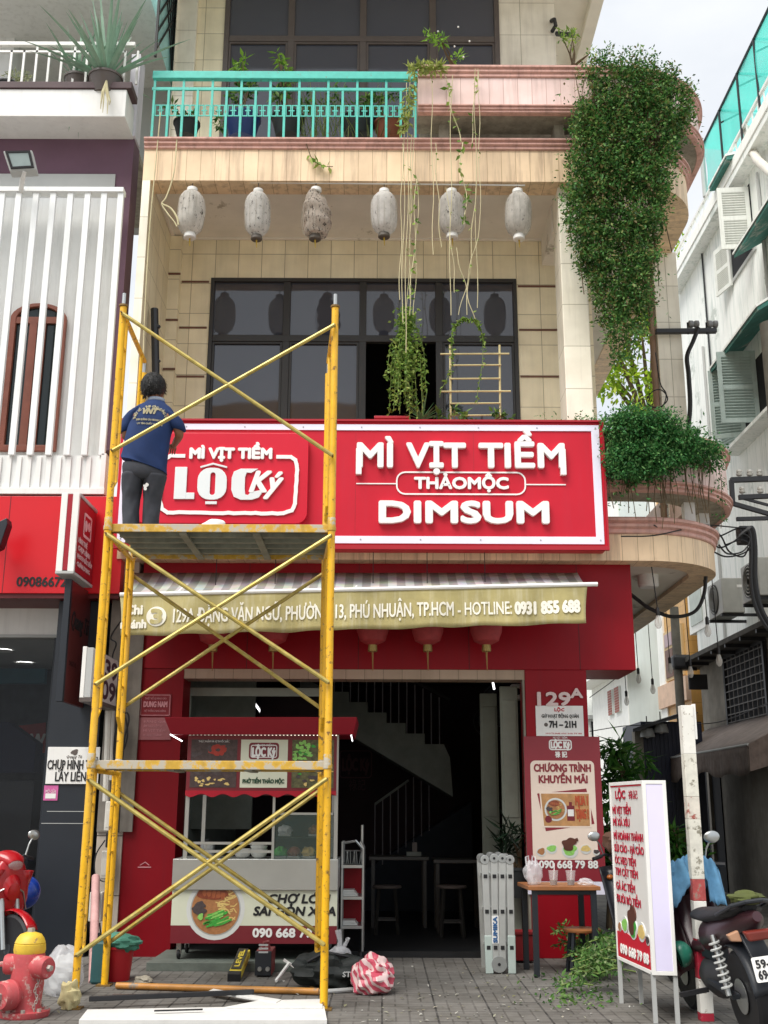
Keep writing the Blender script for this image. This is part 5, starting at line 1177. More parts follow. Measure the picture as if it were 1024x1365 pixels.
# louvred shutters
def leafshutter(p, w, h, d, m, parent, rows=2, nsl=9):
    """A louvred leaf hinged at p; d is its direction in plan."""
    d = V(d).normalized(); n = V((-d.y, d.x, 0)); t = .035
    fr_ = MB()
    for a, b in ((0, .07), (w - .07, w)): fr_.hexa([V(p) + d * x + n * y + V((0, 0, z)) for z in (0, h) for x, y in ((a, 0), (b, 0), (b, t), (a, t))])
    for z0, z1 in ((0, .08), (h * .5 - .035, h * .5 + .035), (h - .08, h)): fr_.hexa([V(p) + d * x + n * y + V((0, 0, z)) for z in (z0, z1) for x, y in ((.07, .002), (w - .07, .002), (w - .07, t - .002), (.07, t - .002))])
    s = fr_.build('shutter', m, parent); sl_ = MB()
    for z0, z1 in ((.08, h * .5 - .035), (h * .5 + .035, h - .08)):
        for k in range(nsl):
            z = z0 + (z1 - z0) * (k + .5) / nsl; q = (z1 - z0) / nsl * .42
            sl_.hexa([V(p) + d * x + n * y + V((0, 0, z + e)) for x, y, e in ((.07, 0, -q), (w - .07, 0, -q), (w - .07, t, q - .012), (.07, t, q - .012), (.07, 0, -q + .012), (w - .07, 0, -q + .012), (w - .07, t, q), (.07, t, q))])
    sl_.build('louvre', m, s); return s
def wall_window(px0_, px1_, pyt, pyb, leaves, hood=None, m=M_SHUTW):
    a, b = Wa(px1_, pyt), Wa(px0_, pyt); zt_, zb_ = Wa((px0_ + px1_) / 2, pyt).z, Wa((px0_ + px1_) / 2, pyb).z
    w = MB().box(XA - .03, XA + .04, a.y, b.y, zb_ - .06, zb_).build('window', M_GREYW, hs)
    MB().box(XA - .012, XA + .03, a.y + .06, b.y - .06, zb_ + .001, zt_).build('opening', M_DARKROOM, w)  # dark panel on the solid wall, painting the shade of an opening
    return w, a.y, b.y, zb_, zt_
w, ya, yb_, zb_, zt_ = wall_window(968, 1003, 268, 362, 2)
y = yb_; leafshutter((XA - .02, ya + .1, zb_), .52, zt_ - zb_ - .05, (-1, .1, 0), M_SHUTW, w, nsl=10)
leafshutter((XA - .02, yb_ - .05, zb_ - .1), .5, zt_ - zb_ - .3, (-.25, 1, 0), M_SHUTW, w, nsl=10)
def hood(px0_, px1_, py_at0, proj, drop, th=.1):
    a, b = Wa(px1_, py_at0).y, Wa(px0_, py_at0).y; z = Wa(px0_, py_at0).z
    h = MB().hexa([V((XA + .01, a, z)), V((XA + .01, b, z)), V((XA - proj, b, z - drop)), V((XA - proj, a, z - drop)), V((XA + .01, a, z + th)), V((XA + .01, b, z + th)), V((XA - proj, b, z - drop + th * .6)), V((XA - proj, a, z - drop + th * .6))]).build('hood', M_TEALU, hs)
    MB().hexa([V((XA + .008, a - .01, z + th + .002)), V((XA + .008, b + .01, z + th + .002)), V((XA - proj - .02, b + .01, z - drop + th * .6 + .002)), V((XA - proj - .02, a - .01, z - drop + th * .6 + .002)), V((XA + .008, a - .01, z + th + .05)), V((XA + .008, b + .01, z + th + .05)), V((XA - proj - .02, b + .01, z - drop + th * .6 + .04)), V((XA - proj - .02, a - .01, z - drop + th * .6 + .04))]).build('hood_top', M_AW, h)
hood(984, 1060, 476, .5, .3)
hood(1018, 1100, 322, .5, .3)
hood(972, 1000, 252, .35, .05)
w, ya, yb_, zb_, zt_ = wall_window(975, 1070, 462, 560, 2)
for q, d, ln in ((yb_ - .05, (-.35, 1, 0), .5), (yb_ - .45, (-1, .35, 0), .55), (yb_ - 1.15, (-1, .1, 0), .62)): leafshutter((XA - .02, q, zb_ + .05), ln, zt_ - zb_ + .1, d, M_SHUTG, w, nsl=10)
MB().box(XA - .28, XA, ya, yb_ + .1, zb_ - .12, zb_ - .061).build('sill', M_AW, w)
# drain pipes and cables on the wall
dp2 = thing('drain_pipe', 'fat grey drain pipe elbow on the white alley wall under the terrace', 'pipe', Wa(1012, 185))
MB().tube([Wa(996, 172, XA - .12), Wa(1003, 200, XA - .12), Wa(1010, 214, XA - .2), Wa(1030, 232, XA - .2)], .075, 10).build('pipe', M_PVC, dp2, smooth=True); MB().tube([Wa(1002, 196, XA - .12), Wa(1005, 204, XA - .12)], .09, 10).build('socket', M_PVC, dp2, smooth=True)
for i, (px, y0_, y1_, r, lab) in enumerate(((948, 300, 690, .018, 'thin dark conduit, left one on the white alley wall'), (952, 440, 880, .024, 'grey cable conduit running down the white alley wall to the ledge'), (1019, 225, 445, .03, 'pale pipe beside the upper shutters'), (1012, 225, 300, .02, 'rusty thin pipe beside the pale pipe'))):
    y_ = Wa(px, (y0_ + y1_) / 2, XA - .03).y; t = thing('wall_conduit', lab, 'conduit', (XA - .03, y_, 5))
    MB().tube([(XA - .03, y_, Wa(px, y0_, XA - .03).z), (XA - .03, y_, max(zled + .03, Wa(px, y1_, XA - .03).z))], r, 6).build('tube', M_GREYW if i else M_DKIRON, t)
def ac_unit(px, py, w, d, h, label):
    c = Wa(px, py, XA - .35); t = thing('air_conditioner', label, 'air conditioner', c); M = mat('ac_grey', 'a9aaa4', .5, var=.08, streak=.2)
    MB().box(XA - .6, XA - .6 + d, c.y - w / 2, c.y + w / 2, c.z, c.z + h).build('case', M, t, bevel=.015)
    MB().lathe([(0, 0), (h * .40, 0), (h * .44, .012), (h * .44, .0)], (XA - .601, c.y + .05, c.z + h / 2), (-1, 0, 0), 24).build('fan_grille', M_DKIRON, t)
    for k in range(4): MB().lathe([(h * (.1 + .09 * k), .014), (h * (.115 + .09 * k), .018), (h * (.13 + .09 * k), .014)], (XA - .601, c.y + .05, c.z + h / 2), (-1, 0, 0), 24).build('grille_ring', M, t)
    MB().box(XA - .62, XA, c.y - w / 2 + .05, c.y - w / 2 + .09, c.z - .05, c.z - .002).build('bracket', M_DKIRON, t); MB().box(XA - .62, XA, c.y + w / 2 - .09, c.y + w / 2 - .05, c.z - .05, c.z - .002).build('bracket', M_DKIRON, t)
    MB().box(XA - .35, XA - .22, c.y - w / 2 - .006, c.y - w / 2 + .01, c.z + h * .72, c.z + h * .8).build('badge', M_WHITE, t)
    MB().tube([(XA - .15, c.y - w / 2 - .02, c.z + .15), (XA - .05, c.y - w / 2 - .05, c.z + .2), (XA - .03, c.y - w / 2 - .08, c.z - .3)], .03, 8).build('hose', M_GREYW, t, smooth=True)
ac_unit(975, 822, .8, .36, .58, 'grey air conditioner unit on the white wall above the dark ledge')
ac_unit(1024, 800, .8, .36, .58, 'air conditioner unit cut by the frame beside the thick black cables')
# barred window and awning of the lower floor
gz0, gz1 = Wa(1000, 968).z, Wa(990, 862).z; gy0, gy1 = Wa(1022, 910).y, Wa(966, 910).y
gw = MB().ring([V((XA + .04, gy0, gz0)), V((XA + .04, gy1, gz0)), V((XA + .04, gy1, gz1)), V((XA + .04, gy0, gz1))], [V((XA + .04, gy0 + .08, gz0 + .08)), V((XA + .04, gy1 - .08, gz0 + .08)), V((XA + .04, gy1 - .08, gz1 - .08)), V((XA + .04, gy0 + .08, gz1 - .08))], (-.06, 0, 0)).build('barred_window', M_DKIRON, hs)
MB().box(XA + .035, XA + .06, gy0 + .05, gy1 - .05, gz0 + .05, gz1 - .05).build('opening', M_DARKROOM, gw)  # dark sheet behind the bars stands in for the unlit inside
M_GRILL = mat('grille_grey', '6b6864', .6, var=.2)
gr = MB()
n_ = 9
for k in range(1, n_):
    y = gy0 + (gy1 - gy0) * k / n_; gr.box(XA - .01, XA + .005, y - .01, y + .01, gz0 + .05, gz1 - .05)
for k in range(1, 10):
    z = gz0 + (gz1 - gz0) * k / 10; gr.box(XA - .011, XA + .004, gy0 + .05, gy1 - .05, z - .008, z + .008)
gr.build('grille', M_GRILL, gw)
M_AWN = mat('brown_grey_canvas', '8c817a', .9, var=.2, scale=5, streak=.4, dirt=(.12, .1, .09), bump=.3)
M_AWV = mat('awning_valance', '6d5f57', .9, var=.3, scale=9, streak=.6, dirt=(.25, .23, .2))
Xo = XA - 1.15
aw2 = thing('alley_awning', 'worn brown grey awning with torn valance over the dark alley doorway', 'awning', (Xo, 18, 2.5))
ya0, ya1 = WX(998, 1000, Xo).y, WX(864, 1030, Xo).y
zo = WX(930, 1004, Xo).z; zi = zo + .62
MB().grid(lambda u_, v_: (Xo + (XA + .05 - Xo) * v_, ya0 + (ya1 - ya0) * u_, zo + (zi - zo) * v_ + .015 * math.sin(u_ * 25) * math.sin(v_ * 3)), 40, 6).build('canopy', M_AWN, aw2, smooth=True, solid=.006, fix=False)
MB().grid(lambda u_, v_: (Xo - .01 + .015 * math.sin(u_ * 60) * v_, ya0 + (ya1 - ya0) * u_, zo - (.36 + .03 * math.sin(u_ * 31) + .04 * math.sin(u_ * 11)) * v_), 90, 4).build('valance', M_AWV, aw2, smooth=True, solid=.004, fix=False)
MB().grid(lambda u_, v_: (Xo + (XA + .05 - Xo) * u_, ya0 - .003, zo + (zi - zo) * u_ * (1 - v_) - .36 * (1 - u_) * v_ + (zo - .0 - zo) * v_), 8, 4).build('end_flap', M_AWV, aw2, solid=.004, fix=False)
MB().tube([(Xo, ya0, zo), (Xo, ya1, zo)], .02, 6).build('front_bar', M_GREYW, aw2)
MB().tube([(Xo, ya0 + .1, zo - .02), (XA, ya0 + .1, zo - .55)], .02, 6).build('arm', M_DKIRON, aw2)
dy0, dy1 = Wa(962, 1100).y, Wa(905, 1100).y
MB().box(XA + .03, XA + .055, dy0, dy1, 0, 2.4).build('doorway', M_DARKROOM, hs)  # flat dark panel, the shade inside the doorway put into its colour
for px in (908, 923, 950):
    y = Wa(px, 1100).y; MB().box(XA - .03, XA + .05, y - .06, y + .06, 0, 2.42).build('door_frame', M_ACON, hs)
MB().box(XA - .02, XA + .04, Wa(921, 1100).y - .5, Wa(921, 1100).y - .46, .3, 2.3).build('door_edge', M_WHITE, hs)
# further houses down the alley
h2 = thing('cream_house', 'cream tiled house with brown shuttered window further down the alley', 'building', (XA, 24, 0))
yc0, yc1 = Wa(916, 860).y, Wa(878, 860).y
zc_ = 9.
MB().box(XA + .02, XA + 3, yc0, yc1, -.02, zc_).build('wall', tile('ochre_tile', 'd8a75e', 'b98a48', .3, .25, 'YZ', offset=.5, mortar=.01, streak=.15), h2)
MB().box(XA - .02, XA + .5, yc1 - .5, yc1 + .02, -.02, zc_ + .02).build('corner_pier', M_AWS, h2)
z0, z1 = Wa(900, 905).z, Wa(900, 836).z
wn = MB().box(XA - .03, XA + .03, yc0 + .3, yc1 - .6, z0, z1).build('window', mat('ochre_frame', 'cbb183', .6), h2)
for k in range(2):
    a = yc0 + .36 + k * (yc1 - yc0 - .98) / 2; b = a + (yc1 - yc0 - 1.1) / 2
    MB().box(XA - .045, XA - .028, a, b, z0 + .06, z0 + (z1 - z0) * .62).build('shutter', mat('brown_shutter', '6e5148', .6, var=.2), wn); MB().box(XA - .045, XA - .028, a, b, z0 + (z1 - z0) * .68, z1 - .06).build('pane', mat('pinkish_pane', 'a68c92', .4, var=.1), wn)
MB().box(XA - .08, XA + .02, yc0, yc1, Wa(900, 940).z, Wa(900, 905).z - .05).build('balcony_front', mat('peach_panel', 'd9b9a0', .7), h2)
MB().box(XA - .02, XA + .2, Wa(940, 800).y, Wa(918, 800).y, Wa(930, 842).z, Wa(930, 700).z).build('pale_bay', M_AWS, hs)
MB().box(XA - .035, XA - .019, Wa(937, 800).y, Wa(921, 800).y, Wa(930, 832).z, Wa(930, 778).z).build('bay_glass', mat('grey_green_pane', 'aab3a6', .3, var=.15), hs)
h3 = thing('pale_blue_house', 'pale blue house with red louvred shutters at the end of the alley', 'building', (5.8, 26, 0))
Yh = 26.0
xa_, xb_ = W(839, 950, Yh).x, W(892, 950, Yh).x
MB().box(xa_, xb_ + 1, Yh, Yh + 4.5, -.02, 9.5).build('wall', mat('pale_blue_wall', 'd7e2e2', .8, var=.05, scale=1.5, streak=.2, dirt=(.35, .38, .38)), h3)
MB().box(xa_ - .012, xa_ + .02, Yh + .001, Yh + 4.49, -.02, 9.5).build('side_wall', M_AWS, h3)
MB().box(xa_ - .5, xa_ + .2, Yh - .3, Yh + 4.6, W(842, 893, Yh).z, W(842, 893, Yh).z + .16).build('eave', M_AWS, h3)
for px0_, px1_ in ((813, 819), (822, 829)):
    ya_, yb_ = WX(px1_, 930, xa_).y, WX(px0_, 930, xa_).y; z0, z1 = WX(820, 952, xa_).z, WX(820, 918, xa_).z
    s_ = MB().box(xa_ - .06, xa_ - .013, ya_, yb_, z0, z1).build('shutter', M_SHUTW, h3)
    for k in range(10):
        z = z0 + (z1 - z0) * (k + .5) / 10; MB().box(xa_ - .07, xa_ - .061, ya_ + .05, yb_ - .05, z - .03, z + .02).build('slat', mat('red_slat', '9c5a4c', .6), s_)
h4 = thing('white_end_house', 'white house with dark openings between the red pillar and the pale blue house', 'building', (5.2, 31, 0))
Ye = 31.0
MB().box(W(780, 950, Ye).x, W(812, 950, Ye).x, Ye, Ye + 3, -.02, 6.2).build('wall', M_AWS, h4)
for py0, py1 in ((933, 950), (962, 1006)): a, b = W(790, py1, Ye), W(803, py0, Ye); MB().box(a.x, b.x, Ye - .02, Ye + .01, a.z, b.z).build('window', M_DARKROOM, h4)  # dark slabs on the wall, coloured for the shade indoors
MB().box(W(780, 958, Ye).x, W(812, 958, Ye).x, Ye - .5, Ye, W(795, 960, Ye).z, W(795, 955, Ye).z).build('ledge', M_GREYW, h4)
sh = thing('blue_shed', 'dark blue corrugated shed with thin black roof in the alley', 'shed', (5.2, 19.5, 0))
Yq = 19.6
a, b = W(858, 1035, Yq), W(912, 962, Yq)
MB().box(a.x, b.x + .3, Yq, Yq + 1.5, -.02, b.z).build('wall', mat('navy_metal', '1a2036', .5, var=.2), sh)
for k in range(14): x = a.x + .03 + k * (b.x + .25 - a.x) / 14; MB().box(x, x + .03, Yq - .015, Yq - .001, .1, b.z - .02).build('corrugation', mat('navy_metal', '1a2036'), sh)
MB().hexa([W(844, 976, Yq - .4), W(908, 955, Yq - .4), W(914, 952, Yq + 1.5), W(852, 972, Yq + 1.5)] + [p + V((0, 0, .06)) for p in (W(844, 976, Yq - .4), W(908, 955, Yq - .4), W(914, 952, Yq + 1.5), W(852, 972, Yq + 1.5))]).build('roof', M_DKIRON, sh)
MB().box(W(847, 1000, Yq - .1).x, W(858, 1000, Yq - .1).x, Yq - .12, Yq + .1, -.02, W(850, 975, Yq).z).build('post', M_ACON, sh)
for i, (px, py) in enumerate(((863, 978), (881, 972))):
    c = W(px, py, Yq - .2); t = thing('hanging_lamp', 'grey bell lamp under the blue shed roof, %s' % ('dull one' if i == 0 else 'one with a bright top'), 'lamp', c)
    MB().lathe([(.03, .12), (.1, .08), (.13, -.02), (.13, -.06)], c, n=16).build('shade', mat('lamp_grey', '9a9c98', .4), t, smooth=True); MB().tube([c + V((0, 0, .12)), c + V((0, 0, .3))], .01, 5).build('stem', M_DKIRON, t); MB().ball(c + V((0, 0, -.03)), .05, 8, 6).build('bulb', M_WHITE, t)
# utility pole behind the cream house front
upo = thing('utility_pole', 'dark wooden utility pole with cross arm in front of the alley houses', 'pole', (W(905, 1000, 19).x, 19, 0))
x = W(911, 1000, 21).x
MB().tube([(x, 21, -.02), (x, 21, 5.2)], .085, 10).build('shaft', mat('pole_grey', '6b685f', .9, var=.2, streak=.4), upo, smooth=True)
MB().box(x - .12, x + .25, 20.85, 21.1, W(905, 893, 21).z, W(905, 893, 21).z + .28).build('cable_bundle', M_DKIRON, upo, bevel=.06); MB().box(x + .15, x + .5, 20.85, 20.9, W(905, 920, 21).z, W(905, 900, 21).z).build('meter', M_DKIRON, upo)
# ================================================================== white lanterns under the second-floor slab
YLn = YS + .05
def lantern_mat(name, col, amount):
    """Bleached translucent cloth with dark peeled streaks and fine mesh lines."""
    m = mat(name, col, .75, var=.14, scale=14, streak=.6, dirt=(.2, .19, .17)); t = m.node_tree; N = t.nodes; L = t.links; b = N['Principled BSDF']
    g = N.new('ShaderNodeNewGeometry'); mp = N.new('ShaderNodeMapping'); mp.inputs['Scale'].default_value = (22, 22, 9); L.new(g.outputs['Position'], mp.inputs[0])
    n = N.new('ShaderNodeTexNoise'); n.inputs['Scale'].default_value = 1.3; n.inputs['Detail'].default_value = 9; n.inputs['Roughness'].default_value = .75; L.new(mp.outputs[0], n.inputs['Vector'])
    r = N.new('ShaderNodeValToRGB'); e = r.color_ramp.elements; e[0].position = .60 - amount; e[0].color = (0, 0, 0, 1); e[1].position = .64 - amount; e[1].color = (1, 1, 1, 1); L.new(n.outputs['Fac'], r.inputs[0])
    old = b.inputs['Base Color'].links[0].from_socket; mx = N.new('ShaderNodeMixRGB'); L.new(r.outputs[0], mx.inputs[0]); L.new(old, mx.inputs[1]); mx.inputs[2].default_value = (.06, .055, .05, 1); L.new(mx.outputs[0], b.inputs['Base Color'])
    tl = N.new('ShaderNodeBsdfTranslucent'); L.new(mx.outputs[0], tl.inputs[0]); q = N.new('ShaderNodeMixShader'); q.inputs[0].default_value = .45; L.new(b.outputs[0], q.inputs[1]); L.new(tl.outputs[0], q.inputs[2])
    tr = N.new('ShaderNodeBsdfTransparent'); q2 = N.new('ShaderNodeMixShader'); q2.inputs[0].default_value = .16; L.new(q.outputs[0], q2.inputs[1]); L.new(tr.outputs[0], q2.inputs[2]); L.new(q2.outputs[0], N['Material Output'].inputs[0]); return m
M_LAN = [lantern_mat('weathered_lantern_%d' % i, c, p) for i, (c, p) in enumerate((('dedad2', .015), ('dcd9d3', .035), ('c6b9ab', .06), ('e2dfda', .005), ('dbd7d0', .025), ('d8d4cc', .01)))]
M_RIBL = mat('lantern_rib', 'a59e92', .7)
M_CAPW = mat('lantern_cap', 'e2e0da', .6, var=.1); M_CAPD = mat('lantern_ring', '5d564d', .6, var=.2); M_TSY = mat('yellow_tassel', 'b79a3c', .8)
rod = thing('lantern_rail', 'thin white rail under the slab edge from which the faded lanterns hang', 'rail', W(470, 245, YLn))
MB().tube([W(255, 242, YLn), W(480, 244.5, YLn), W(700, 247, YLn)], .011, 6).build('rail', M_WHITE, rod)
for px in (262, 400, 540, 668):
    a = W(px, 243.5, YLn); MB().tube([a, V((a.x, YLn, ZU0 + .01))], .006, 5).build('hanger', M_CAPD, rod)
LAB = ('greyish white lantern, leftmost under the slab, beside a dangling bundle of string', 'white lantern with black speckles, second along the rail', 'tattered brownish lantern with a bent torn top', 'white lantern with a clean white cap, left of the hanging vines', 'mottled white lantern half covered by the hanging vine stems', 'pale translucent lantern nearest the corner pillar')
for i, (px, yt, yb_, wpx) in enumerate(((253, 250, 318, 36), (342, 252, 320, 34), (420, 250, 320, 36), (512, 252, 317, 35), (603, 252, 318, 35), (692, 252, 320, 35))):
    c = W(px, yb_, YLn); tz = W(px, yt, YLn).z; hgt = tz - c.z; r = wpx / 1470 * 12.75 / 2
    t = thing('hanging_lantern', LAB[i], 'lantern', c, 'weathered white lanterns on the rail')
    prof = [(r * .38, hgt * .08)]; n = 26
    for k in range(n + 1):
        q = k / n; z = hgt * (.10 + .80 * q)
        e = max(0, 1 - abs(2 * q - 1) ** 3.2) ** .62 if i != 2 else max(0, 1 - abs(2 * q - .8) ** 2.4 * .8) ** .7
        prof.append((r * (.40 + .60 * e) + (.004 if k % 2 else 0), z))
    prof.append((r * .36, hgt * .93))
    mb = MB(); mb.lathe(prof, c, n=30)
    if i == 2:
        mb.v = [(v[0] + .03 * math.sin((v[2] - c.z) * 7) + .012 * math.sin(v[2] * 40), v[1] + .01 * math.cos(v[2] * 30), v[2]) for v in mb.v]
    else:
        rg = random.Random(i); a_ = rg.uniform(0, 6); mb.v = [(v[0] + .007 * math.sin(v[2] * 11 + a_), v[1] + .006 * math.cos(v[2] * 13 + a_), v[2]) for v in mb.v]
    mb.build('shade', M_LAN[i], t, smooth=True)
    for k in range(12):
        a = 2 * math.pi * k / 12; MB().tube([(c.x + math.cos(a) * p[0] * 1.015, c.y + math.sin(a) * p[0] * 1.015, c.z + p[1]) for p in prof[1:-1:3]], .0022, 4).build('rib', M_RIBL, t)
    MB().lathe([(r * .40, 0), (r * .46, .01), (r * .44, hgt * .07), (r * .38, hgt * .1)], c, n=18).build('ring', M_CAPD if i in (2, 3, 1) else M_CAPW, t, smooth=True)
    MB().lathe([(r * .36, hgt * .90), (r * .42, hgt * .92), (r * .40, hgt * .98), (r * .2, hgt), (0, hgt)], c, n=18).build('cap', M_CAPW, t, smooth=True)
    MB().tube([(c.x, c.y, c.z + .01), (c.x + .006, c.y, c.z - .10)], [.012, .004], 5).build('tassel', M_TSY, t)
    MB().tube([(c.x, c.y, tz), (c.x, c.y, W(px, 244.5, YLn).z)], .006, 5).build('hook', M_CAPD, t)
# ================================================================== plants
L_IVY = leafmat('ivy_leaves', ['1d3d1b', '305a28', '437535', '588b42', '3b6a31', '80a456', '2c5428', '68944a', '86824c', '6a5a3a'])
L_IVY2 = leafmat('lower_ivy_leaves', ['1f4826', '2f6232', '3e7c40', '56934e', '356c36', '78a460', '285628'])
L_VINE = leafmat('vine_leaves', ['4a6e2a', '6c8f3a', '98b452', '587a30', 'b4c26c'])
L_BAL = leafmat('balcony_leaves', ['203d1a', '33582a', '56803a', '83a04e', '2a4a22'])
L_SUN = leafmat('sunlit_leaves', ['6f9420', '94b52c', 'b9cf3e', '55801c', 'd2de62'], .5)
L_MANGO = leafmat('long_leaves', ['274f1f', '3c702c', '5a923a', '1f4219', '7cab4c'])
L_PILE = leafmat('cut_leaves', ['2c4f22', '44702f', '5f8a40', '7fa05a', '37582c', '98a876'])
M_STEM = mat('stem_brown', '5a4a34', .9, var=.2); M_STRING = mat('pale_root', 'c9bf98', .8, var=.15); M_GSTEM = mat('green_stem', '6b7d3e', .8, var=.2)
def inside(p, poly):
    x, y = p; c = False; n = len(poly); j = n - 1
    for i in range(n):
        xi, yi = poly[i]; xj, yj = poly[j]
        if (yi > y) != (yj > y) and x < (xj - xi) * (y - yi) / (yj - yi) + xi: c = not c
        j = i
    return c
def ypath(x, out):                                         # depth of the balcony edge (offset outwards) at a world x
    if x <= XC: return YS - out
    r_ = RC + out; d = min(max((x - XC) / r_, 0), .999); return YS + RC - math.sqrt(max(0, 1 - d * d)) * r_
def drape_mass(poly, n_clump, per, size, rg, thick, rad, mean_out, spill=None):
    """Leaf clumps hung over the balcony edge within an outline, with real depth following the curved edge."""
    xs = [p[0] for p in poly]; ys = [p[1] for p in poly]; pts = []; k = 0
    while k < n_clump:
        q = (rg.uniform(min(xs), max(xs)), rg.uniform(min(ys), max(ys)))
        if not inside(q, poly): continue
        k += 1
        x_ = W(q[0], q[1], YS).x; Y = ypath(x_, mean_out); x_ = W(q[0], q[1], Y).x; Y = ypath(x_, mean_out)
        c = W(q[0], q[1], Y) + V((0, rg.uniform(-thick * .5, thick * .5), 0))
        rr = rad * rg.uniform(.6, 1.4); m = int(per * rg.uniform(.5, 1.4))
        for _ in range(m):
            o = rnd_dir(rg); pts.append((c + o * rr * rg.random() ** .5, (o + V((0, -.5, .1))).normalized()))
    return pts
rg = random.Random(21)
iv = thing('hanging_ivy', 'tall mass of dark green ivy hanging over the rounded upper balcony corner', 'ivy', W(840, 300, 11.2))
UP = [(775, 95), (800, 82), (840, 84), (880, 95), (912, 112), (925, 145), (918, 175), (902, 178), (896, 230), (886, 280), (872, 330), (866, 390), (862, 430), (842, 462), (826, 485), (818, 470), (812, 430), (797, 395), (782, 345), (762, 310), (757, 260), (758, 215), (765, 180), (772, 140)]
pts = drape_mass(UP, 980, 50, .05, rg, .5, .11, .38)
pts += drape_mass([(750, 120), (800, 80), (915, 100), (930, 170), (900, 240), (880, 340), (868, 440), (830, 495), (810, 440), (752, 330), (748, 230)], 260, 6, .05, rg, .5, .16, .40)
leaf_cloud(pts, .045, rg, .45, .6).build('foliage', L_IVY, iv, fix=False)
sm = MB()
for k in range(70):
    px = rg.uniform(768, 880); y0_ = rg.uniform(95, 180); p = W(px, y0_, 11.3); Y = ypath(p.x, .33); l = rg.uniform(.8, 2.6) * (1 if px < 860 else .7)
    sm.tube([W(px, y0_, Y) + V((.05 * math.sin(i * 1.1 + k), -.05 * math.sin(i), -l * i / 6)) for i in range(7)], .006, 4)
sm.build('stem', M_STEM, iv)
rg = random.Random(22)
iv2 = thing('planter_ivy', 'dense green creeper spilling over the lower rounded planter beside the sign', 'ivy', W(880, 600, 11.3))
LO = [(806, 566), (815, 556), (845, 550), (880, 552), (910, 568), (935, 588), (957, 606), (958, 620), (938, 620), (918, 612), (900, 624), (876, 634), (850, 642), (830, 646), (815, 640), (808, 610)]
pts = drape_mass(LO, 480, 44, .045, rg, .4, .10, .34)
pts += drape_mass([(800, 560), (870, 545), (940, 580), (968, 622), (950, 650), (900, 645), (850, 660), (812, 675)], 110, 6, .045, rg, .45, .15, .34)
pts += drape_mass([(956, 620), (966, 625), (966, 690), (958, 700)], 9, 12, .045, rg, .25, .09, .3)
pts += drape_mass([(700, 556), (800, 548), (803, 562), (700, 562)], 12, 14, .045, rg, .2, .07, .0)
leaf_cloud(pts, .042, rg, .35, .55).build('foliage', L_IVY2, iv2, fix=False)
sm = MB()
for k in range(40):
    px = rg.uniform(810, 955); p = W(px, 600, 11.4); Y = ypath(p.x, .28); l = rg.uniform(.3, .9)
    sm.tube([W(px, 590, Y) + V((.03 * math.sin(i * 1.3 + k), -.04 * i / 5, .12 * math.sin(i * .8) - l * i / 5)) for i in range(6)], .005, 4)
sm.build('stem', M_STEM, iv2)
# trailing stems and leafy strands in front of the loggia
def strand(mb, lf, pts, r, leaf_n, size, rg, stem_only=False):
    P = [V(p) for p in pts]; mb.tube(P, r, 4)
    for _ in range(leaf_n):
        t = rg.random() * (len(P) - 1); i = int(t); p = P[i].lerp(P[min(i + 1, len(P) - 1)], t - i); o = rnd_dir(rg); leaf(lf, p, o + V((0, -.2, -.5)), rnd_dir(rg) + V((0, -.8, .3)), size * rg.uniform(.6, 1.3), size * .5)
def sag(a, b, n=10, wob=.02, k=0.): return [a.lerp(b, i / n) + V((wob * math.sin(i * .9 + k), wob * .6 * math.cos(i * .7 + k), 0)) for i in range(n + 1)]
rg = random.Random(31)
Yv = YS - .32
tv = thing('trailing_vine', 'pale trailing vine stems hanging from the upper planter down to the sign', 'vine', W(590, 100, Yv))
mb, lf = MB(), MB()
for k, (xa_, ya_, xb_, yb_) in enumerate(((537, 190, 533, 400), (541, 110, 536, 430), (546, 100, 540, 470), (549, 180, 546, 420), (554, 90, 543, 410), (558, 240, 552, 420), (575, 95, 578, 340), (580, 190, 588, 330), (602, 100, 600, 420), (633, 92, 636, 410), (638, 92, 640, 300), (596, 250, 607, 390), (640, 300, 612, 420), (634, 250, 622, 420), (607, 330, 632, 425))): strand(mb, lf, sag(W(xa_, ya_, Yv), W(xb_, yb_, Yv + .05), 14, .012, k), .0045, 3, .05, rg)
strand(mb, lf, sag(W(590, 92, Yv), W(614, 190, Yv), 10, .02), .006, 16, .09, rg)
strand(mb, lf, sag(W(614, 190, Yv), W(622, 300, Yv), 10, .03, 2), .006, 34, .085, rg)
strand(mb, lf, sag(W(637, 95, Yv), W(628, 190, Yv), 8, .015, 1), .005, 10, .08, rg)
strand(mb, lf, sag(W(556, 238, Yv), W(548, 400, Yv), 10, .02, 3), .005, 24, .07, rg)
mb.build('stem', M_STRING, tv); lf.build('foliage', L_VINE, tv, fix=False)
mb, lf = MB(), MB()
for k in range(150):
    q = W(rg.uniform(545, 592), rg.uniform(84, 96), Yv - .02); o = rnd_dir(rg); leaf(lf, q, o + V((0, -.4, -.2)), rnd_dir(rg), .1, .03)
for k in range(160):
    t = rg.random(); q = W(552 - 14 * t + rg.uniform(-6, 6), 92 + 85 * t, Yv - .04); o = rnd_dir(rg); leaf(lf, q, o + V((0, -.3, -.8)), rnd_dir(rg), .09, .028)
lf.build('tuft', leafmat('yellowish_grass', ['8f9c4c', 'b4bd6a', '6f8238', 'c9cc8a']), tv, fix=False)
hc = thing('hanging_plant', 'curtain of leafy green strands hanging before the dark open window', 'plant', W(543, 415, YS + .1)); mb, lf = MB(), MB()
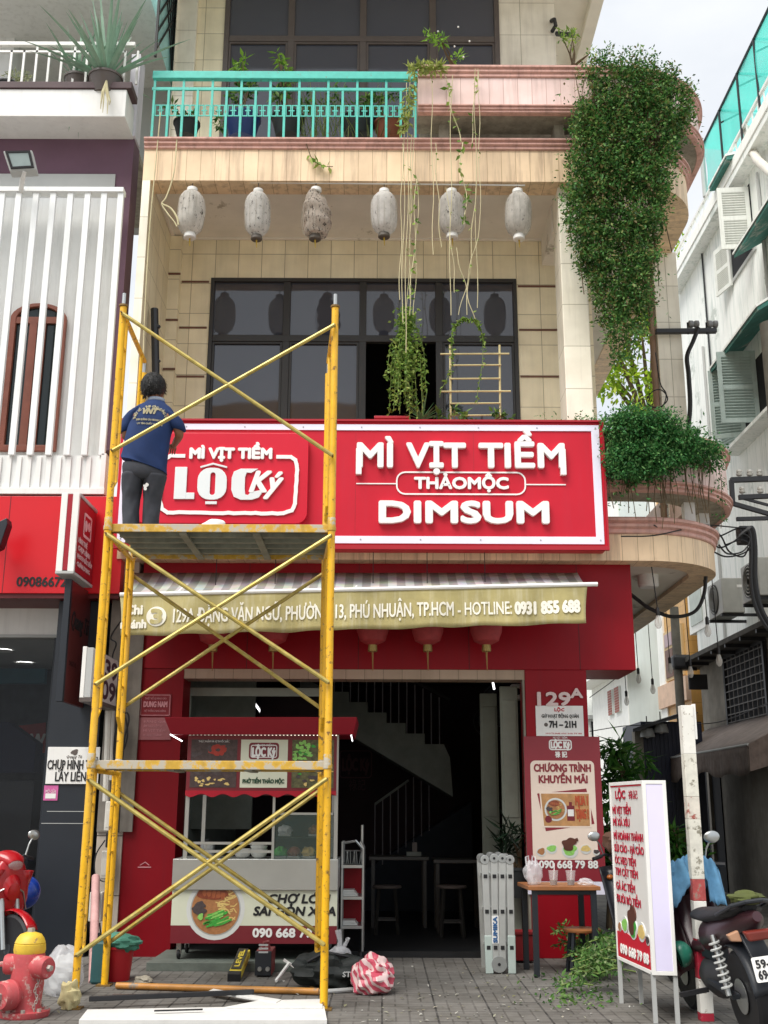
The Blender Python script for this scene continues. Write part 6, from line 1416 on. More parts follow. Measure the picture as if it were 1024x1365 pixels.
for k in range(26):
    a = W(rg.uniform(533, 556), rg.uniform(412, 432), YS + .1); xb_ = rg.uniform(514, 568); b = W(xb_, rg.uniform(500, 556), YS + rg.uniform(-.05, .2)); m = (a + b) / 2 + V(((b.x - a.x) * .35, 0, .05))
    strand(mb, lf, [a, a.lerp(m, .5) + V((0, 0, .02)), m, m.lerp(b, .5), b], .003, 62, .05, rg)
for k in range(420):
    q = W(rg.gauss(543, 9), rg.uniform(408, 500), YS + rg.uniform(-.02, .2)); leaf(lf, q, rnd_dir(rg) + V((0, -.3, -.7)), rnd_dir(rg), .055, .03)
mb.build('stem', M_GSTEM, hc); lf.build('foliage', L_VINE, hc, fix=False)
ar = thing('arched_vine', 'thin leafy vine arching above the bamboo trellis', 'vine', W(622, 430, YS + .05)); mb, lf = MB(), MB()
P = [W(x, y, YS + .05) for x, y in ((603, 478), (602, 450), (606, 434), (614, 426), (624, 425), (634, 428), (641, 438), (645, 456))]; strand(mb, lf, P, .005, 210, .05, rg)
strand(mb, lf, sag(W(603, 478, YS + .05), W(588, 530, YS + .1), 6), .004, 26, .05, rg); strand(mb, lf, sag(W(643, 450, YS + .05), W(638, 540, YS + .1), 6), .004, 22, .05, rg)
mb.build('stem', M_GSTEM, ar); lf.build('foliage', L_VINE, ar, fix=False)
tr = thing('bamboo_trellis', 'pale bamboo stick trellis standing behind the sign before the window', 'trellis', W(632, 555, YS + .25)); M_BAM = mat('bamboo', 'cfc08c', .6, var=.15)
Yt = YS + .25
for px in (601, 667): MB().tube([W(px, 568, Yt), W(px - 1, 460, Yt)], .013, 6).build('upright', M_BAM, tr)
for y, xa_, xb_ in ((472, 587, 679), (487, 600, 668), (505, 600, 667), (522, 588, 681), (538, 600, 667), (554, 600, 668)): MB().tube([W(xa_, y, Yt - .02), W(xb_, y - .5, Yt - .02)], .010, 6).build('crossbar', M_BAM, tr)
def blade(mb, p, d, l, w, bend, n=7):
    """A fleshy tapering blade that bends outwards."""
    d = V(d).normalized(); s = d.cross(V((0, 0, 1))); s = s.normalized() if s.length > .01 else V((1, 0, 0)); k = len(mb.v); c = V(p); dd = d.copy()
    for i in range(n + 1):
        t = i / n; ww = w * (1 - t) ** .7 * (.75 + .25 * min(1, t * 5)) + .0015; up = s.cross(dd).normalized()
        mb.v += [tuple(c - s * ww / 2), tuple(c - up * ww * .22), tuple(c + s * ww / 2), tuple(c + up * ww * .10)]
        dd = (dd + V((d.x * .12, d.y * .12, -1)) * bend / n).normalized(); c = c + dd * l / n
    for i in range(n):
        for q in range(4): mb.f.append((k + i * 4 + q, k + i * 4 + (q + 1) % 4, k + i * 4 + 4 + (q + 1) % 4, k + i * 4 + 4 + q)); mb.mi.append(0)
def agave(name, label, c, n, l, w, m, rg, spread=1., group=None, bend=.25, pot=None):
    t = thing(name, label, 'plant', c, group); mb = MB()
    for k in range(n):
        a = k * 2.4 + rg.uniform(-.3, .3); e = rg.uniform(.25, 1.25) ** 1 / spread
        blade(mb, V(c), (math.cos(a), math.sin(a) * .8, math.tan(e) * 1.0), l * rg.uniform(.65, 1.1), w, bend * rg.uniform(.4, 1.5))
    mb.build('foliage', m, t, smooth=True)
    if pot: MB().lathe([(0, 0), (pot * .7, 0), (pot, .22), (pot * 1.05, .22), (pot * 1.05, .25), (pot * .9, .25), (pot * .88, .2), (0, .2)], V(c) + V((0, 0, -.22)), n=18).build('pot', M_BFRAME, t, smooth=True)
    return t
M_ALOE = mat('aloe_leaf', '86a58e', .5, var=.2, scale=6); M_AGV = mat('agave_leaf', '5d8656', .5, var=.2)
rg = random.Random(41)
al = agave('aloe_plant', 'big grey green aloe with long pointed leaves spilling over the white balcony ledge', W(141, 107, 11.55), 46, 1.15, .085, M_ALOE, rg, .8, bend=.3, pot=.2)
mb = MB()
for px, py in ((137, 150), (143, 152), (134, 145), (146, 140)):
    mb.tube([W(142, 108, 11.4), W(140 + (px - 140) * .6, 122, 11.33), W(px + 1, 135, 11.32), W(px, py, 11.34)], [.012, .012, .009, .004], 5)
mb.build('dry_root', M_STRING, al)
agave('aloe_plant', 'smaller aloe behind the white balusters beside the big aloe', W(104, 108, 11.75), 22, .75, .06, M_ALOE, rg, .7, bend=.2, pot=.16)
agave('agave_plant', 'small spiky agave behind the sign below the open window', W(562, 560, YS + .3), 20, .34, .04, M_AGV, rg, 1.2, bend=.2)
def bush(name, label, c, r, n, size, m, rg, asp=.5, stems=5, pot=None, cat='plant', droop=.1, group=None):
    c = V(c); t = thing(name, label, cat, c - V((0, 0, r[2])), group); pts = []
    cl = [c + V((rg.gauss(0, r[0] * .45), rg.gauss(0, r[1] * .45), rg.gauss(0, r[2] * .45))) for _ in range(max(4, n // 40))]
    for _ in range(n):
        o = rnd_dir(rg); p = rg.choice(cl) + V((o.x * r[0], o.y * r[1], o.z * r[2])) * .33 * rg.random() ** .5; pts.append((p, (o + V((0, 0, .3))).normalized()))
    leaf_cloud(pts, size, rg, droop, asp).build('foliage', m, t, fix=False)
    mb = MB(); b = c - V((0, 0, r[2] * 1.15))
    for k in range(stems): q = rg.choice(cl); mb.tube([b + V((rg.uniform(-.04, .04), 0, 0)), b.lerp(q, .5) + V((rg.uniform(-.05, .05), 0, 0)), q], [.012, .009, .004], 5)
    mb.build('stem', M_STEM, t)
    if pot:
        pm, pr, ph = pot; MB().lathe([(0, 0), (pr * .72, 0), (pr, ph * .9), (pr * 1.06, ph * .9), (pr * 1.06, ph), (pr * .9, ph), (pr * .88, ph * .85), (0, ph * .85)], (b.x, b.y, b.z - ph * .85), n=20).build('pot', pm, t, smooth=True)
    return t
M_BLUEP = mat('blue_pot', '23356a', .4, var=.1); M_DKPOT = mat('dark_pot', '26292a', .6); M_TERR = mat('terracotta', '8a4f38', .8, var=.15)
Yp = YS + .5
def balc(px, py, rx, rz, n, size, label, pot, m=L_BAL, name='potted_plant', asp=.4, Y=None, **k):
    Y = Y or Yp; c = W(px, py, Y); return bush(name, label, c, (rx, .25, rz), n, size, m, rg, asp, 6, pot, **k)
balc(325, 125, .32, .35, 260, .09, 'leafy plant in a blue pot behind the teal railing', (M_BLUEP, .22, .3))
balc(385, 118, .3, .4, 170, .10, 'sparse shrub rising above the teal railing before the window', (M_DKPOT, .2, .28))
balc(478, 140, .5, .22, 300, .08, 'low dark green plant in a dark pot behind the teal railing', (M_DKPOT, .22, .25))
balc(520, 148, .32, .2, 240, .07, 'bushy plant in a clay pot at the planter end of the teal railing', (M_TERR, .2, .22))
balc(250, 150, .25, .16, 110, .09, 'small drooping plant in a dark pot at the left part of the teal railing', (M_DKPOT, .16, .2))
gr_ = thing('grass_tuft', 'tall thin dry grass growing behind the teal railing', 'grass', W(425, 180, Yp)); mb = MB()
for k in range(110):
    p = W(rg.uniform(395, 520), 182, Yp + rg.uniform(-.2, .2)); blade(mb, p, (rg.uniform(-.5, .5), rg.uniform(-.3, .3), 1), rg.uniform(.35, .85), .012, rg.uniform(.2, 1.2), 5)
mb.build('foliage', leafmat('dry_grass', ['6d8042', '8f9a58', '55692f', 'a9a870']), gr_, fix=False)
balc(316, 92, .12, .18, 60, .1, 'bright green sprig climbing over the left half of the teal rail', None, leafmat('bright_leaves', ['6f9a34', '8cb444', '4f7a28']), 'sprig')
balc(378, 92, .1, .22, 60, .09, 'bright green sprig leaning over the middle of the teal rail', None, leafmat('bright_leaves', ['6f9a34']), 'sprig', droop=.5)
balc(602, 66, .26, .2, 170, .075, 'small flowering shrub with white dots in the upper planter', None, leafmat('bright_leaves', []) if 'bright_leaves' in MATS else L_VINE, 'flowering_shrub', Y=YS - .05)
fl_ = [W(x, y, YS - .12) for x, y in ((611, 36), (626, 55), (606, 62), (584, 42), (618, 76))]
for p in fl_: MB().ball(p, .012, 8, 5).build('blossom', M_WHITE, [o for o in COL.objects if o.name.startswith('flowering_shrub')][0])
balc(762, 62, .18, .28, 90, .075, 'thin plant growing beside the wall above the hanging ivy', None, L_VINE, 'tall_weed', Y=YS + .05)
balc(612, 553, .16, .09, 70, .09, 'broad leaved green plant under the bamboo trellis', None, L_BAL, 'leafy_plant', asp=.6, Y=YS + .15)
balc(655, 553, .25, .07, 80, .07, 'low leafy plant right of the trellis foot behind the sign', None, L_BAL, 'leafy_plant', asp=.6, Y=YS + .15)
balc(12, 101, .3, .16, 160, .06, 'small variegated plant behind the white railing next door', (M_DKPOT, .16, .2), leafmat('variegated', ['b9bf96', '8a9a66', 'd8d8bc', '6d7f4e']), Y=11.8)
rb = thing('red_box', 'small red box lying behind the sign edge below the open window', 'box', W(522, 560, YS + .2)); a, b = W(500, 566, YS + .15), W(545, 555, YS + .15)
MB().box(a.x, b.x, YS + .15, YS + .4, ZM1, b.z).build('body', M_SIGN, rb, bevel=.008); MB().box(a.x - .01, b.x + .01, YS + .14, YS + .41, b.z - .03, b.z + .004).build('lid', M_SIGND, rb, bevel=.006)
# trees beyond the alley and beside it
def tree(name, label, base, top, crown, n, size, m, rg, asp=.5, trunk=.12, clumps=26):
    t = thing(name, label, 'tree', base); base, top = V(base), V(top); c, r = V(crown[0]), crown[1]; pts = []; cl = []
    for _ in range(clumps):
        o = rnd_dir(rg); cl.append(c + V((o.x * r[0], o.y * r[1], o.z * r[2])) * rg.uniform(.35, 1))
    for _ in range(n):
        o = rnd_dir(rg); k = rg.choice(cl); pts.append((k + o * min(r) * .34 * rg.random() ** .45, (o + V((0, 0, .25))).normalized()))
    leaf_cloud(pts, size, rg, .5, asp).build('crown', m, t, fix=False)
    mb = MB().tube([base, base.lerp(top, .5) + V((.05, .03, 0)), top], [trunk, trunk * .8, trunk * .5], 8)
    for q in cl[:14]: mb.tube([top + V((0, 0, -.1)), top.lerp(q, .6) + V((0, 0, .1)), q], [trunk * .4, trunk * .25, .01], 5)
    mb.build('trunk', M_STEM, t, smooth=True); return t
rg = random.Random(51)
p = W(862, 470, 30); tree('sunlit_tree', 'yellow green sunlit tree rising behind the alley houses', (p.x, 30, 0), (p.x, 30, p.z - 2.5), (p, (2.3, 2, 3.6)), 5200, .22, L_SUN, rg, .5, .22, 46)
p = W(838, 1060, 16.5); tree('mango_tree', 'young tree with long drooping leaves in the alley behind the promotion pillar', (p.x - .1, 16.5, 0), (p.x, 16.5, p.z - .1), (V((p.x, 16.5, p.z + .15)), (.42, .5, .75)), 900, .24, L_MANGO, rg, .22, .05, 22)
p = W(806, 1110, 14.6); tree('leafy_shrub', 'dark leafy shrub in the alley right behind the red pillar', (p.x, 14.6, 0), (p.x, 14.6, p.z), (V((p.x + .05, 14.6, p.z)), (.3, .3, .6)), 520, .2, L_MANGO, rg, .3, .04, 14)
p = W(908, 1120, 15.5); tree('leafy_shrub', 'green shrub between the menu stand and the parked motorbike', (p.x, 15.5, 0), (p.x, 15.5, p.z), (V((p.x, 15.5, p.z)), (.32, .3, .5)), 420, .18, L_MANGO, rg, .35, .04, 14)
# ================================================================== cables and bulbs
cable('thick_cable', 'thick black cable looping under the rounded balcony', [W(x, y, 12.4) for x, y in ((838, 790), (852, 801), (868, 812), (896, 822), (925, 816), (938, 794), (941, 762), (940, 745))], .022)
M_BULB = glassmat('bulb_glass', (.75, .72, .66), .05, see=.55); M_SOCK = mat('bulb_socket', '222020', .5); M_FIL = mat('filament_card', 'd8d0bc', .5)
for i, (px, py, Y, lab) in enumerate(((877, 820, 11.9, 'nearest one below the rounded balcony'), (943, 832, 12.6, 'hanging at the thick cable'), (958, 872, 13.3, 'before the dark wall under the ledge'), (920, 888, 14.2, 'before the alley utility pole'), (893, 884, 15.6, 'before the cream house corner'), (870, 912, 16.8, 'before the pale blue house wall, right one'), (851, 898, 16.8, 'before the pale blue house wall, middle one'), (835, 928, 17.6, 'before the pale blue house, lowest one'))):
    c = W(px, py, Y); t = thing('string_bulb', 'clear light bulb on a thin black wire, ' + lab, 'bulb', c, 'bulbs on wires in the alley')
    MB().lathe([(.0, -.15), (.02, -.145), (.038, -.11), (.04, -.08), (.028, -.03), (.018, .0)], c, n=14).build('glass', M_BULB, t, smooth=True)
    MB().lathe([(.018, -.01), (.022, 0), (.022, .07), (.01, .09)], c, n=10).build('socket', M_SOCK, t, smooth=True); MB().tube([c + V((0, 0, -.02)), c + V((0, 0, -.09))], .006, 4).build('filament', M_FIL, t)
    topz = ZB0 + .05 if i < 1 else W(px, py - (150 if i < 5 else 110), Y).z
    MB().tube([c + V((0, 0, .08)), V((c.x - (.04 if i == 0 else .02), Y, topz))], .006, 4).build('wire', M_CABLE, t)
cable('overhead_wire', 'thin black wire carrying the alley bulbs from the balcony to the alley', [W(872, 700, 11.5), W(942, 745, 12.6), W(943, 735, 13.3), W(915, 740, 14.2), W(893, 740, 15.6), W(862, 790, 16.8), W(836, 815, 17.6)], .007)
for i, (pts, lab) in enumerate((([(828, 715, 11.4), (870, 714, 11.4), (905, 707, 11.6), (938, 700, 12.2), (1000, 705, 12.9)], 'thin wire crossing the tiled balcony band'), ([(786, 930, 20), (820, 905, 20), (846, 880, 20)], 'thin wire over the shuttered white houses'), ([(786, 975, 19), (830, 968, 19), (870, 965, 19), (930, 950, 18)], 'low thin wire before the blue shed'), ([(905, 965, 18.3), (960, 962, 18), (1030, 935, 16.5)], 'wire sagging before the barred window'), ([(790, 1000, 18), (805, 1012, 18), (822, 1015, 18)], 'loose wire end beside the red pillar'))): cable('overhead_wire', lab, [W(*q) for q in pts], .008)
pk_ = thing('power_rack', 'black steel power rack with insulators and cable tangle beside the white alley house', 'power rack', W(1048, 1300, 13))
Yq = 12.9
xp_ = W(1052, 700, Yq).x; MB().tube([(xp_, Yq, 0), (xp_, Yq, 7.4)], .13, 12).build('pole', mat('pole_grey', '57544d'), pk_, smooth=True)
for (xa_, ya_, xb_, yb_, w_) in ((974, 640, 1056, 637, .06), (985, 663, 1056, 660, .055), (975, 640, 977, 672, .05), (976, 671, 1056, 694, .05), (982, 692, 1056, 690, .045), (986, 663, 1056, 682, .03)): MB().bar(W(xa_, ya_, Yq), W(xb_, yb_, Yq), w_, w_).build('bar', M_DKIRON, pk_)
for px, py in ((986, 637), (1000, 637), (1013, 637), (990, 660), (1014, 660)):
    c = W(px, py, Yq); MB().lathe([(.012, -.02), (.012, .02), (.035, .03), (.04, .05), (.025, .06), (.035, .075), (.03, .1), (0, .11)], c, n=12).build('insulator', mat('insulator_grey', 'b9b8b0', .3), pk_, smooth=True)
a, b = W(986, 724, Yq), W(1003, 702, Yq); MB().box(a.x, b.x, Yq - .05, Yq + .12, a.z, b.z).build('junction_case', M_DKIRON, pk_, bevel=.01)
cable('thick_cable', 'thick black cable bundle curving down past the air conditioners', [W(x, y, 12.8) for x, y in ((992, 712), (1002, 705), (1006, 730), (1006, 770), (1012, 805), (1024, 830), (1045, 850))], .035); cable('thick_cable', 'second black cable beside the thick bundle on the power rack', [W(x, y, 12.75) for x, y in ((985, 715), (998, 708), (1001, 735), (1001, 775), (1007, 808), (1022, 836), (1045, 858))], .022)
for i, pts in enumerate((((948, 722), (960, 730), (978, 722), (990, 712), (1000, 720), (990, 735), (970, 738), (958, 726)), ((950, 735), (968, 742), (990, 738), (1001, 728), (988, 720), (968, 726)), ((946, 700), (962, 716), (972, 735), (990, 742), (998, 730)), ((940, 712), (958, 715), (985, 704), (996, 712)))): cable('cable_tangle', ('tangle of thin black cables on the power rack, %s' % ('widest loop', 'lower loop', 'loop falling from the creeper', 'topmost strand')[i]), [W(x, y, 12.7 + .03 * i) for x, y in pts], .010)
rk = thing('pole_bracket', 'black steel cross arm with two insulators fixed to the terrace column pipe', 'bracket', (xq0, 13.25, 7)); Yq = 13.22
MB().bar(W(874, 442, Yq), W(955, 441, Yq), .07, .06).build('arm', M_DKIRON, rk, bevel=.006)
for px in (925, 950):
    c = W(px, 436, Yq); MB().lathe([(.03, -.07), (.05, -.06), (.05, -.02), (.035, 0), (.05, .02), (.05, .06), (.03, .07)], c + V((0, 0, .04)), (1, 0, 0), 14).build('insulator', mat('insulator_dark', '7f8080', .3), rk, smooth=True); MB().tube([c + V((-.08, 0, -.1)), c + V((-.08, 0, .06)), c + V((.02, 0, .06))], .012, 5).build('pin', M_DKIRON, rk)
cable('thick_cable', 'black cable dropping from the cross arm behind the lower creeper', [W(x, y, 13.15) for x, y in ((931, 437), (924, 455), (916, 475), (918, 500), (920, 540), (917, 580), (916, 610))], .03)
cable('loose_wire', 'curled loose wire around the terrace column', [W(x, y, 13.15) for x, y in ((874, 470), (880, 510), (888, 525), (884, 540), (872, 543), (862, 535), (870, 522), (882, 520), (890, 532), (880, 545))], .008)
cable('hanging_string', 'pale string hanging down the loggia edge beside the left pilaster', [W(x, y, YS - .05) for x, y in ((214, 150), (208, 215), (200, 300), (194, 400), (190, 500))], .007, M_STRING); cable('hanging_string', 'pale string ending in a bundle beside the leftmost lantern', [W(x, y, YS - .05) for x, y in ((236, 185), (232, 230), (222, 262), (216, 272), (224, 285), (232, 295), (236, 302))], .008, M_STRING); cable('hanging_string', 'frayed string bundle touching the leftmost lantern', [W(x, y, YS - .05) for x, y in ((216, 272), (228, 278), (236, 290), (238, 300))], .012, M_STRING)
wb = thing('steel_post', 'black steel bar standing in the loggia behind the man', 'bar', W(207, 510, 11.9)); MB().tube([W(209, 560, 11.9), W(206, 412, 11.9)], .045, 8).build('bar', M_DKIRON, wb); MB().bar(W(207, 432, 11.9), W(213, 436, 11.9), .05, .03).build('lug', M_DKIRON, wb); MB().bar(W(207, 478, 11.9), W(213, 482, 11.9), .04, .03).build('lug', M_DKIRON, wb)
wl = thing('wall_bracket', 'black bent lamp bracket on the white upper wall corner', 'bracket', W(740, 35, YW)); MB().tube([W(735, 28, YW - .02), W(739, 26, YW - .1), W(741, 34, YW - .12), W(736, 42, YW - .02)], .03, 6).build('hook', M_DKIRON, wl, smooth=True); MB().bar(W(741, 45, YW - .05), W(766, 47, YW - .15), .06, .04).build('arm', M_DKIRON, wl)
bl = thing('balcony_lamp', 'white drum lamp under the rounded balcony soffit', 'lamp', W(864, 760, 12.6)); c = W(864, 773, 12.6); MB().lathe([(0, -.09), (.10, -.09), (.12, -.07), (.12, .06), (.10, .08)], c, n=20).build('shade', M_WHITE, bl, smooth=True); MB().lathe([(.10, .08), (.13, .09), (.05, .13), (.03, ZB0 + .05 - c.z)], c, n=16).build('cap', M_DKIRON, bl, smooth=True)
# a stray branch across the band
sb = thing('dry_twig', 'dry twig with narrow leaves hanging over the tiled band below the teal railing', 'twig', W(420, 215, YS - .03)); mb, lf = MB(), MB(); strand(mb, lf, [W(x, y, YS - .04) for x, y in ((408, 190), (414, 208), (420, 216), (432, 222), (444, 222))], .005, 12, .11, random.Random(3)); mb.build('stem', M_STEM, sb); lf.build('foliage', L_VINE, sb, fix=False)
# ================================================================== the food cart
YC_ = 11.0; ZS = W(300, 1284, 10.8).z                      # cart front, top of the step
M_MAR = mat('maroon_print', '74202a', .4, var=.05); M_CREAM = mat('print_cream', 'd3d6c0', .45, var=.03); M_CRD = mat('canopy_red', '97182a', .35, var=.05)
M_INK = mat('print_black', '1a1a1c', .5); M_GREENV = mat('greens', '3fa03c', .5, var=.25, scale=40); M_GREENL = mat('greens_light', '8cc862', .5, var=.2, scale=40); M_NOOD = mat('noodle', 'd8bc74', .5, var=.15, scale=50)
M_DUCK = mat('duck_brown', '84412a', .35, var=.25, scale=30); M_MUSH = mat('mushroom', '4a4040', .5, var=.3, scale=40); M_BOWL = mat('bowl_grey', 'd4d6d2', .3, var=.04); M_SOUP = mat('soup', 'a8744a', .3, var=.2, scale=30)
M_CSTEEL = mat('brushed_steel', 'b8bab6', .34, metal=.7, var=.06, scale=3)
cx = lambda px, Y=YC_: W(px, 1150, Y).x
cz = lambda py, Y=YC_, px=340: W(px, py, Y).z
c0, c1 = cx(231), cx(451)
cart = thing('food_cart', 'stainless noodle cart with red canopy and printed food panels on the entrance step', 'food cart', ((c0 + c1) / 2, YC_, ZS))
D_ = .62
zk0, zk1, zk2 = cz(1258), cz(1187), cz(1145)
MB().box(c0 + .01, c1 - .01, YC_ + .012, YC_ + D_, zk0, zk1).build('base_cabinet', M_CSTEEL, cart, bevel=.004)
MB().box(c0, c1, YC_ - .02, YC_ + D_ + .02, zk1 + .002, zk2).build('counter', M_CSTEEL, cart, bevel=.006)
FK = Face((c0 + .005, YC_ + .011, zk0), (c1 - c0 - .01, 0, 0), (0, 0, zk1 - zk0))
kx = lambda px: W(px, 1220, YC_).x - FK.O.x
kz = lambda py: W(340, py, YC_).z - FK.O.z
pr = MB(); FK.rect(pr, 0, FK.w, kz(1234), FK.h, 0, .003); prn = pr.build('front_print', M_CREAM, cart)
mb = MB(); FK.rect(mb, 0, FK.w, 0, kz(1234), 0, .003); mb.build('print_band', M_MAR, prn)
def bowl(fc, mbp, cx_, cz_, r, lift=.004, full=True, seed=1):
    """A printed bowl of noodles seen from above: rim, soup, meat, greens, mushrooms."""
    rg = random.Random(seed); L0 = lift
    def lay(m, fn, name='print'):
        nonlocal L0; b = MB(); fn(b); b.build(name, m, mbp); L0 += .0012
    lay(M_BOWL, lambda b: fc.disc(b, cx_, cz_, r, r, 0, L0)); lay(mat('bowl_shadow', 'a9aba6', .4), lambda b: fc.disc(b, cx_, cz_, r * .86, r * .86, 0, L0)); lay(M_SOUP, lambda b: fc.disc(b, cx_, cz_, r * .82, r * .82, 0, L0))
    def nd(b):
        for k in range(34 if full else 12):
            a = rg.uniform(-.6, 1.3); q = rg.uniform(.2, .75) * r; x, z = cx_ + q * math.cos(a), cz_ + q * math.sin(a); w_ = r * .3
            fc.stroke(b, [(x - w_ * .4, z), (x, z + rg.uniform(-.2, .2) * w_), (x + w_ * .3, z + rg.uniform(-.3, .3) * w_)], r * .035, 0, L0 + .0004 * k / 34)
    lay(M_NOOD, nd)
    def dk(b): fc.disc(b, cx_ - r * .12, cz_ + r * .52, r * .5, r * .24, 0, L0, wob=.12, seed=seed); 
    lay(M_DUCK, dk)
    def dk2(b):
        for k in range(5): fc.disc(b, cx_ - r * .4 + r * .16 * k, cz_ + r * .55 - .03 * r * k, r * .07, r * .13, 0, L0, wob=.2, seed=k)
    lay(mat('duck_glaze', 'a25a38', .3, var=.2, scale=40), dk2)
    def ms(b):
        for k in range(5): fc.disc(b, cx_ - r * .55 + rg.uniform(-.14, .14) * r, cz_ + rg.uniform(-.12, .22) * r, r * .16, r * .13, 0, L0 + .0001 * k, wob=.3, seed=k)
    lay(M_MUSH, ms)
    def gv(b):
        for k in range(16 if full else 7):
            x, z = cx_ + rg.uniform(-.25, .3) * r, cz_ - rg.uniform(.1, .52) * r; l = r * rg.uniform(.3, .55)
            fc.stroke(b, [(x - l * .5, z - l * .12), (x, z), (x + l * .5, z + l * .24)], r * .06, 0, L0 + .0001 * k)
    lay(M_GREENV, gv); 
    def gl(b):
        for k in range(8 if full else 3):
            x, z = cx_ + rg.uniform(-.2, .3) * r, cz_ - rg.uniform(.1, .45) * r; l = r * rg.uniform(.2, .4); fc.stroke(b, [(x - l * .5, z - l * .15), (x + l * .5, z + l * .2)], r * .035, 0, L0 + .0001 * k)
        fc.disc(b, cx_ - r * .5, cz_ - r * .25, r * .1, r * .1, 0, L0, wob=.2)
    lay(M_GREENL, gl)
bowl(FK, prn, kx(287), kz(1212), (kx(329) - kx(245)) / 2 * .93, seed=3)
FK.text('CHỢ LỚN', kx(357), kx(440), kz(1203.5), kz(1192.5) - kz(1203.5), M_INK, prn, bold=.005, shear=.18, lift=.004)
FK.text('SÀI GÒN XƯA', kx(338), kx(447), kz(1220), kz(1209) - kz(1220), M_INK, prn, bold=.005, shear=.18, lift=.004)
FK.text('090 668 79 88', kx(338), kx(438), kz(1249), kz(1238) - kz(1249), M_WHITE, prn, bold=.005, lift=.005)
for x in (c0 + .08, c1 - .1):
    for y in (YC_ + .08, YC_ + D_ - .08):
        w = MB().lathe([(.018, -.014), (.04, -.014), (.045, -.006), (.045, .006), (.04, .014), (.018, .014)], (x, y, ZS + .046), (1, 0, 0), 16).build('caster', M_BLACK, cart, smooth=True)
        MB().box(x - .022, x + .022, y - .02, y + .02, ZS + .05, zk0 - .001).build('fork', M_STEEL, w)
zc_t = cz(980)
for px, y in ((246, YC_ + .02), (257, YC_ + D_ - .05), (447, YC_ + .02), (440, YC_ + D_ - .05)): x = cx(px if y < 11.3 else px); MB().box(x - .018, x + .018, y - .018, y + .018, zk2 + .001, zc_t + .02).build('post', M_CSTEEL, cart)
MB().box(cx(363) - .012, cx(363) + .012, YC_ + .01, YC_ + .035, zk2 + .001, zc_t - .3).build('post', M_CSTEEL, cart)
for py in (1124, 1135): MB().box(cx(256), cx(362), YC_ + .02, YC_ + .035, cz(py + 2), cz(py - 1.5)).build('rail', M_CSTEEL, cart)
gb = MB().box(cx(364), cx(443), YC_ + .03, YC_ + .3, cz(1086), cz(1083)).build('glass_case', M_CSTEEL, cart); M_CGL = glassmat('case_glass', (.10, .14, .13), .05, see=.68)
MB().box(cx(364), cx(443), YC_ + .02, YC_ + .026, zk2 + .002, cz(1086)).build('pane', M_CGL, gb); MB().box(cx(443), cx(443) + .006, YC_ + .027, YC_ + .3, zk2 + .002, cz(1086)).build('pane', M_CGL, gb)
MB().box(cx(366), cx(441), YC_ + .06, YC_ + .28, cz(1117), cz(1115.5)).build('shelf', M_CGL, gb)
for k, (px, py, m, nm_) in enumerate(((374, 1143, M_GREENV, 'herb_tray'), (392, 1143, M_DUCK, 'duck_tray'), (412, 1143, M_NOOD, 'noodle_tray'), (430, 1143, M_GREENL, 'herb_tray'), (380, 1115, M_BOWL, 'bowl_tray'), (420, 1115, M_SOUP, 'meat_tray'))):
    c = W(px, py, YC_ + .17); c.z = zk2 + .002 if py > 1130 else cz(1115); t = thing(nm_, ('green herbs in a steel tray at the left of the glass case', 'brown roast duck pieces in a tray in the glass case', 'yellow noodles in a tray in the glass case', 'pale greens in a tray at the far end of the glass case', 'white bowls on the glass shelf of the cart', 'brown meat tray on the glass shelf of the cart')[k], 'tray', c)
    MB().box(c.x - .06, c.x + .06, c.y - .08, c.y + .08, c.z, c.z + .02).build('tray', M_STEEL, t, bevel=.004); crumple(c + V((0, 0, .05)), (.055, .07, .045), 90 + k, 16, 10, .4, flat=c.z + .021).build('food', m, t, smooth=True)
# canopy: flared fascia
ct0, ct1, cb0, cb1 = W(219, 956, YC_ - .22), W(476, 956, YC_ - .22), W(228, 979, YC_ - .12), W(471, 979, YC_ - .12)
bk = V((0, D_ + .2, 0))
MB().hexa([cb0, cb1, cb1 + bk, cb0 + bk, ct0, ct1, ct1 + bk + V((0, .1, 0)), ct0 + bk + V((0, .1, 0))]).build('canopy', M_CRD, cart, bevel=.004)
tl = [W(227, 979, YC_ - .02), W(243, 988, YC_ - .02)]
MB().tube([tl[0], tl[1]], .007, 6).build('lit_tube', M_LAMP, cart); MB().tube([W(468, 979, YC_ - .02), W(470, 988, YC_ - .02)], .006, 6).build('lit_tube', M_LAMP, cart)
led = MB()
for k in range(40): x = cx(246) + (cx(446) - cx(246)) * k / 39; led.box(x - .006, x + .006, YC_ - .035, YC_ - .03, cz(980.5), cz(979.3))
led.build('led_strip', mat('led_dim', 'fff4e0', .5, emit=1.6, var=0), cart)
# printed hood board with scalloped edge
FH = Face((cx(243), YC_ - .005, cz(1060)), (cx(447) - cx(243), 0, 0), (0, 0, cz(981) - cz(1060)))
hb_ = MB(); FH.rect(hb_, 0, FH.w, 0, FH.h, -.02, 0); hood_ = hb_.build('hood_board', M_MAR, cart)
hx = lambda px: cx(px) - FH.O.x
hz = lambda py: cz(py) - FH.O.z
for p0, p1, m in ((248, 311, mat('photo_dark', '453634', .5, var=.4, scale=30)), (316, 380, M_CREAM), (386, 443, mat('photo_olive', '5c5a3a', .5, var=.5, scale=30))): mb = MB(); FH.rect(mb, hx(p0), hx(p1), hz(1050), hz(986), 0, .004); mb.build('picture', m, hood_)
rg = random.Random(8)
mb = MB()
for k in range(7): a = k * .9; mb_x, mb_z = hx(284) + .06 * math.cos(a), hz(1000) + .035 * math.sin(a); FH.disc(mb, mb_x, mb_z, .035, .02, 0, .0055 + .0002 * k, wob=.3, seed=k)
mb.build('print', mat('chilli_red', '9c2f22', .5, var=.2), hood_)
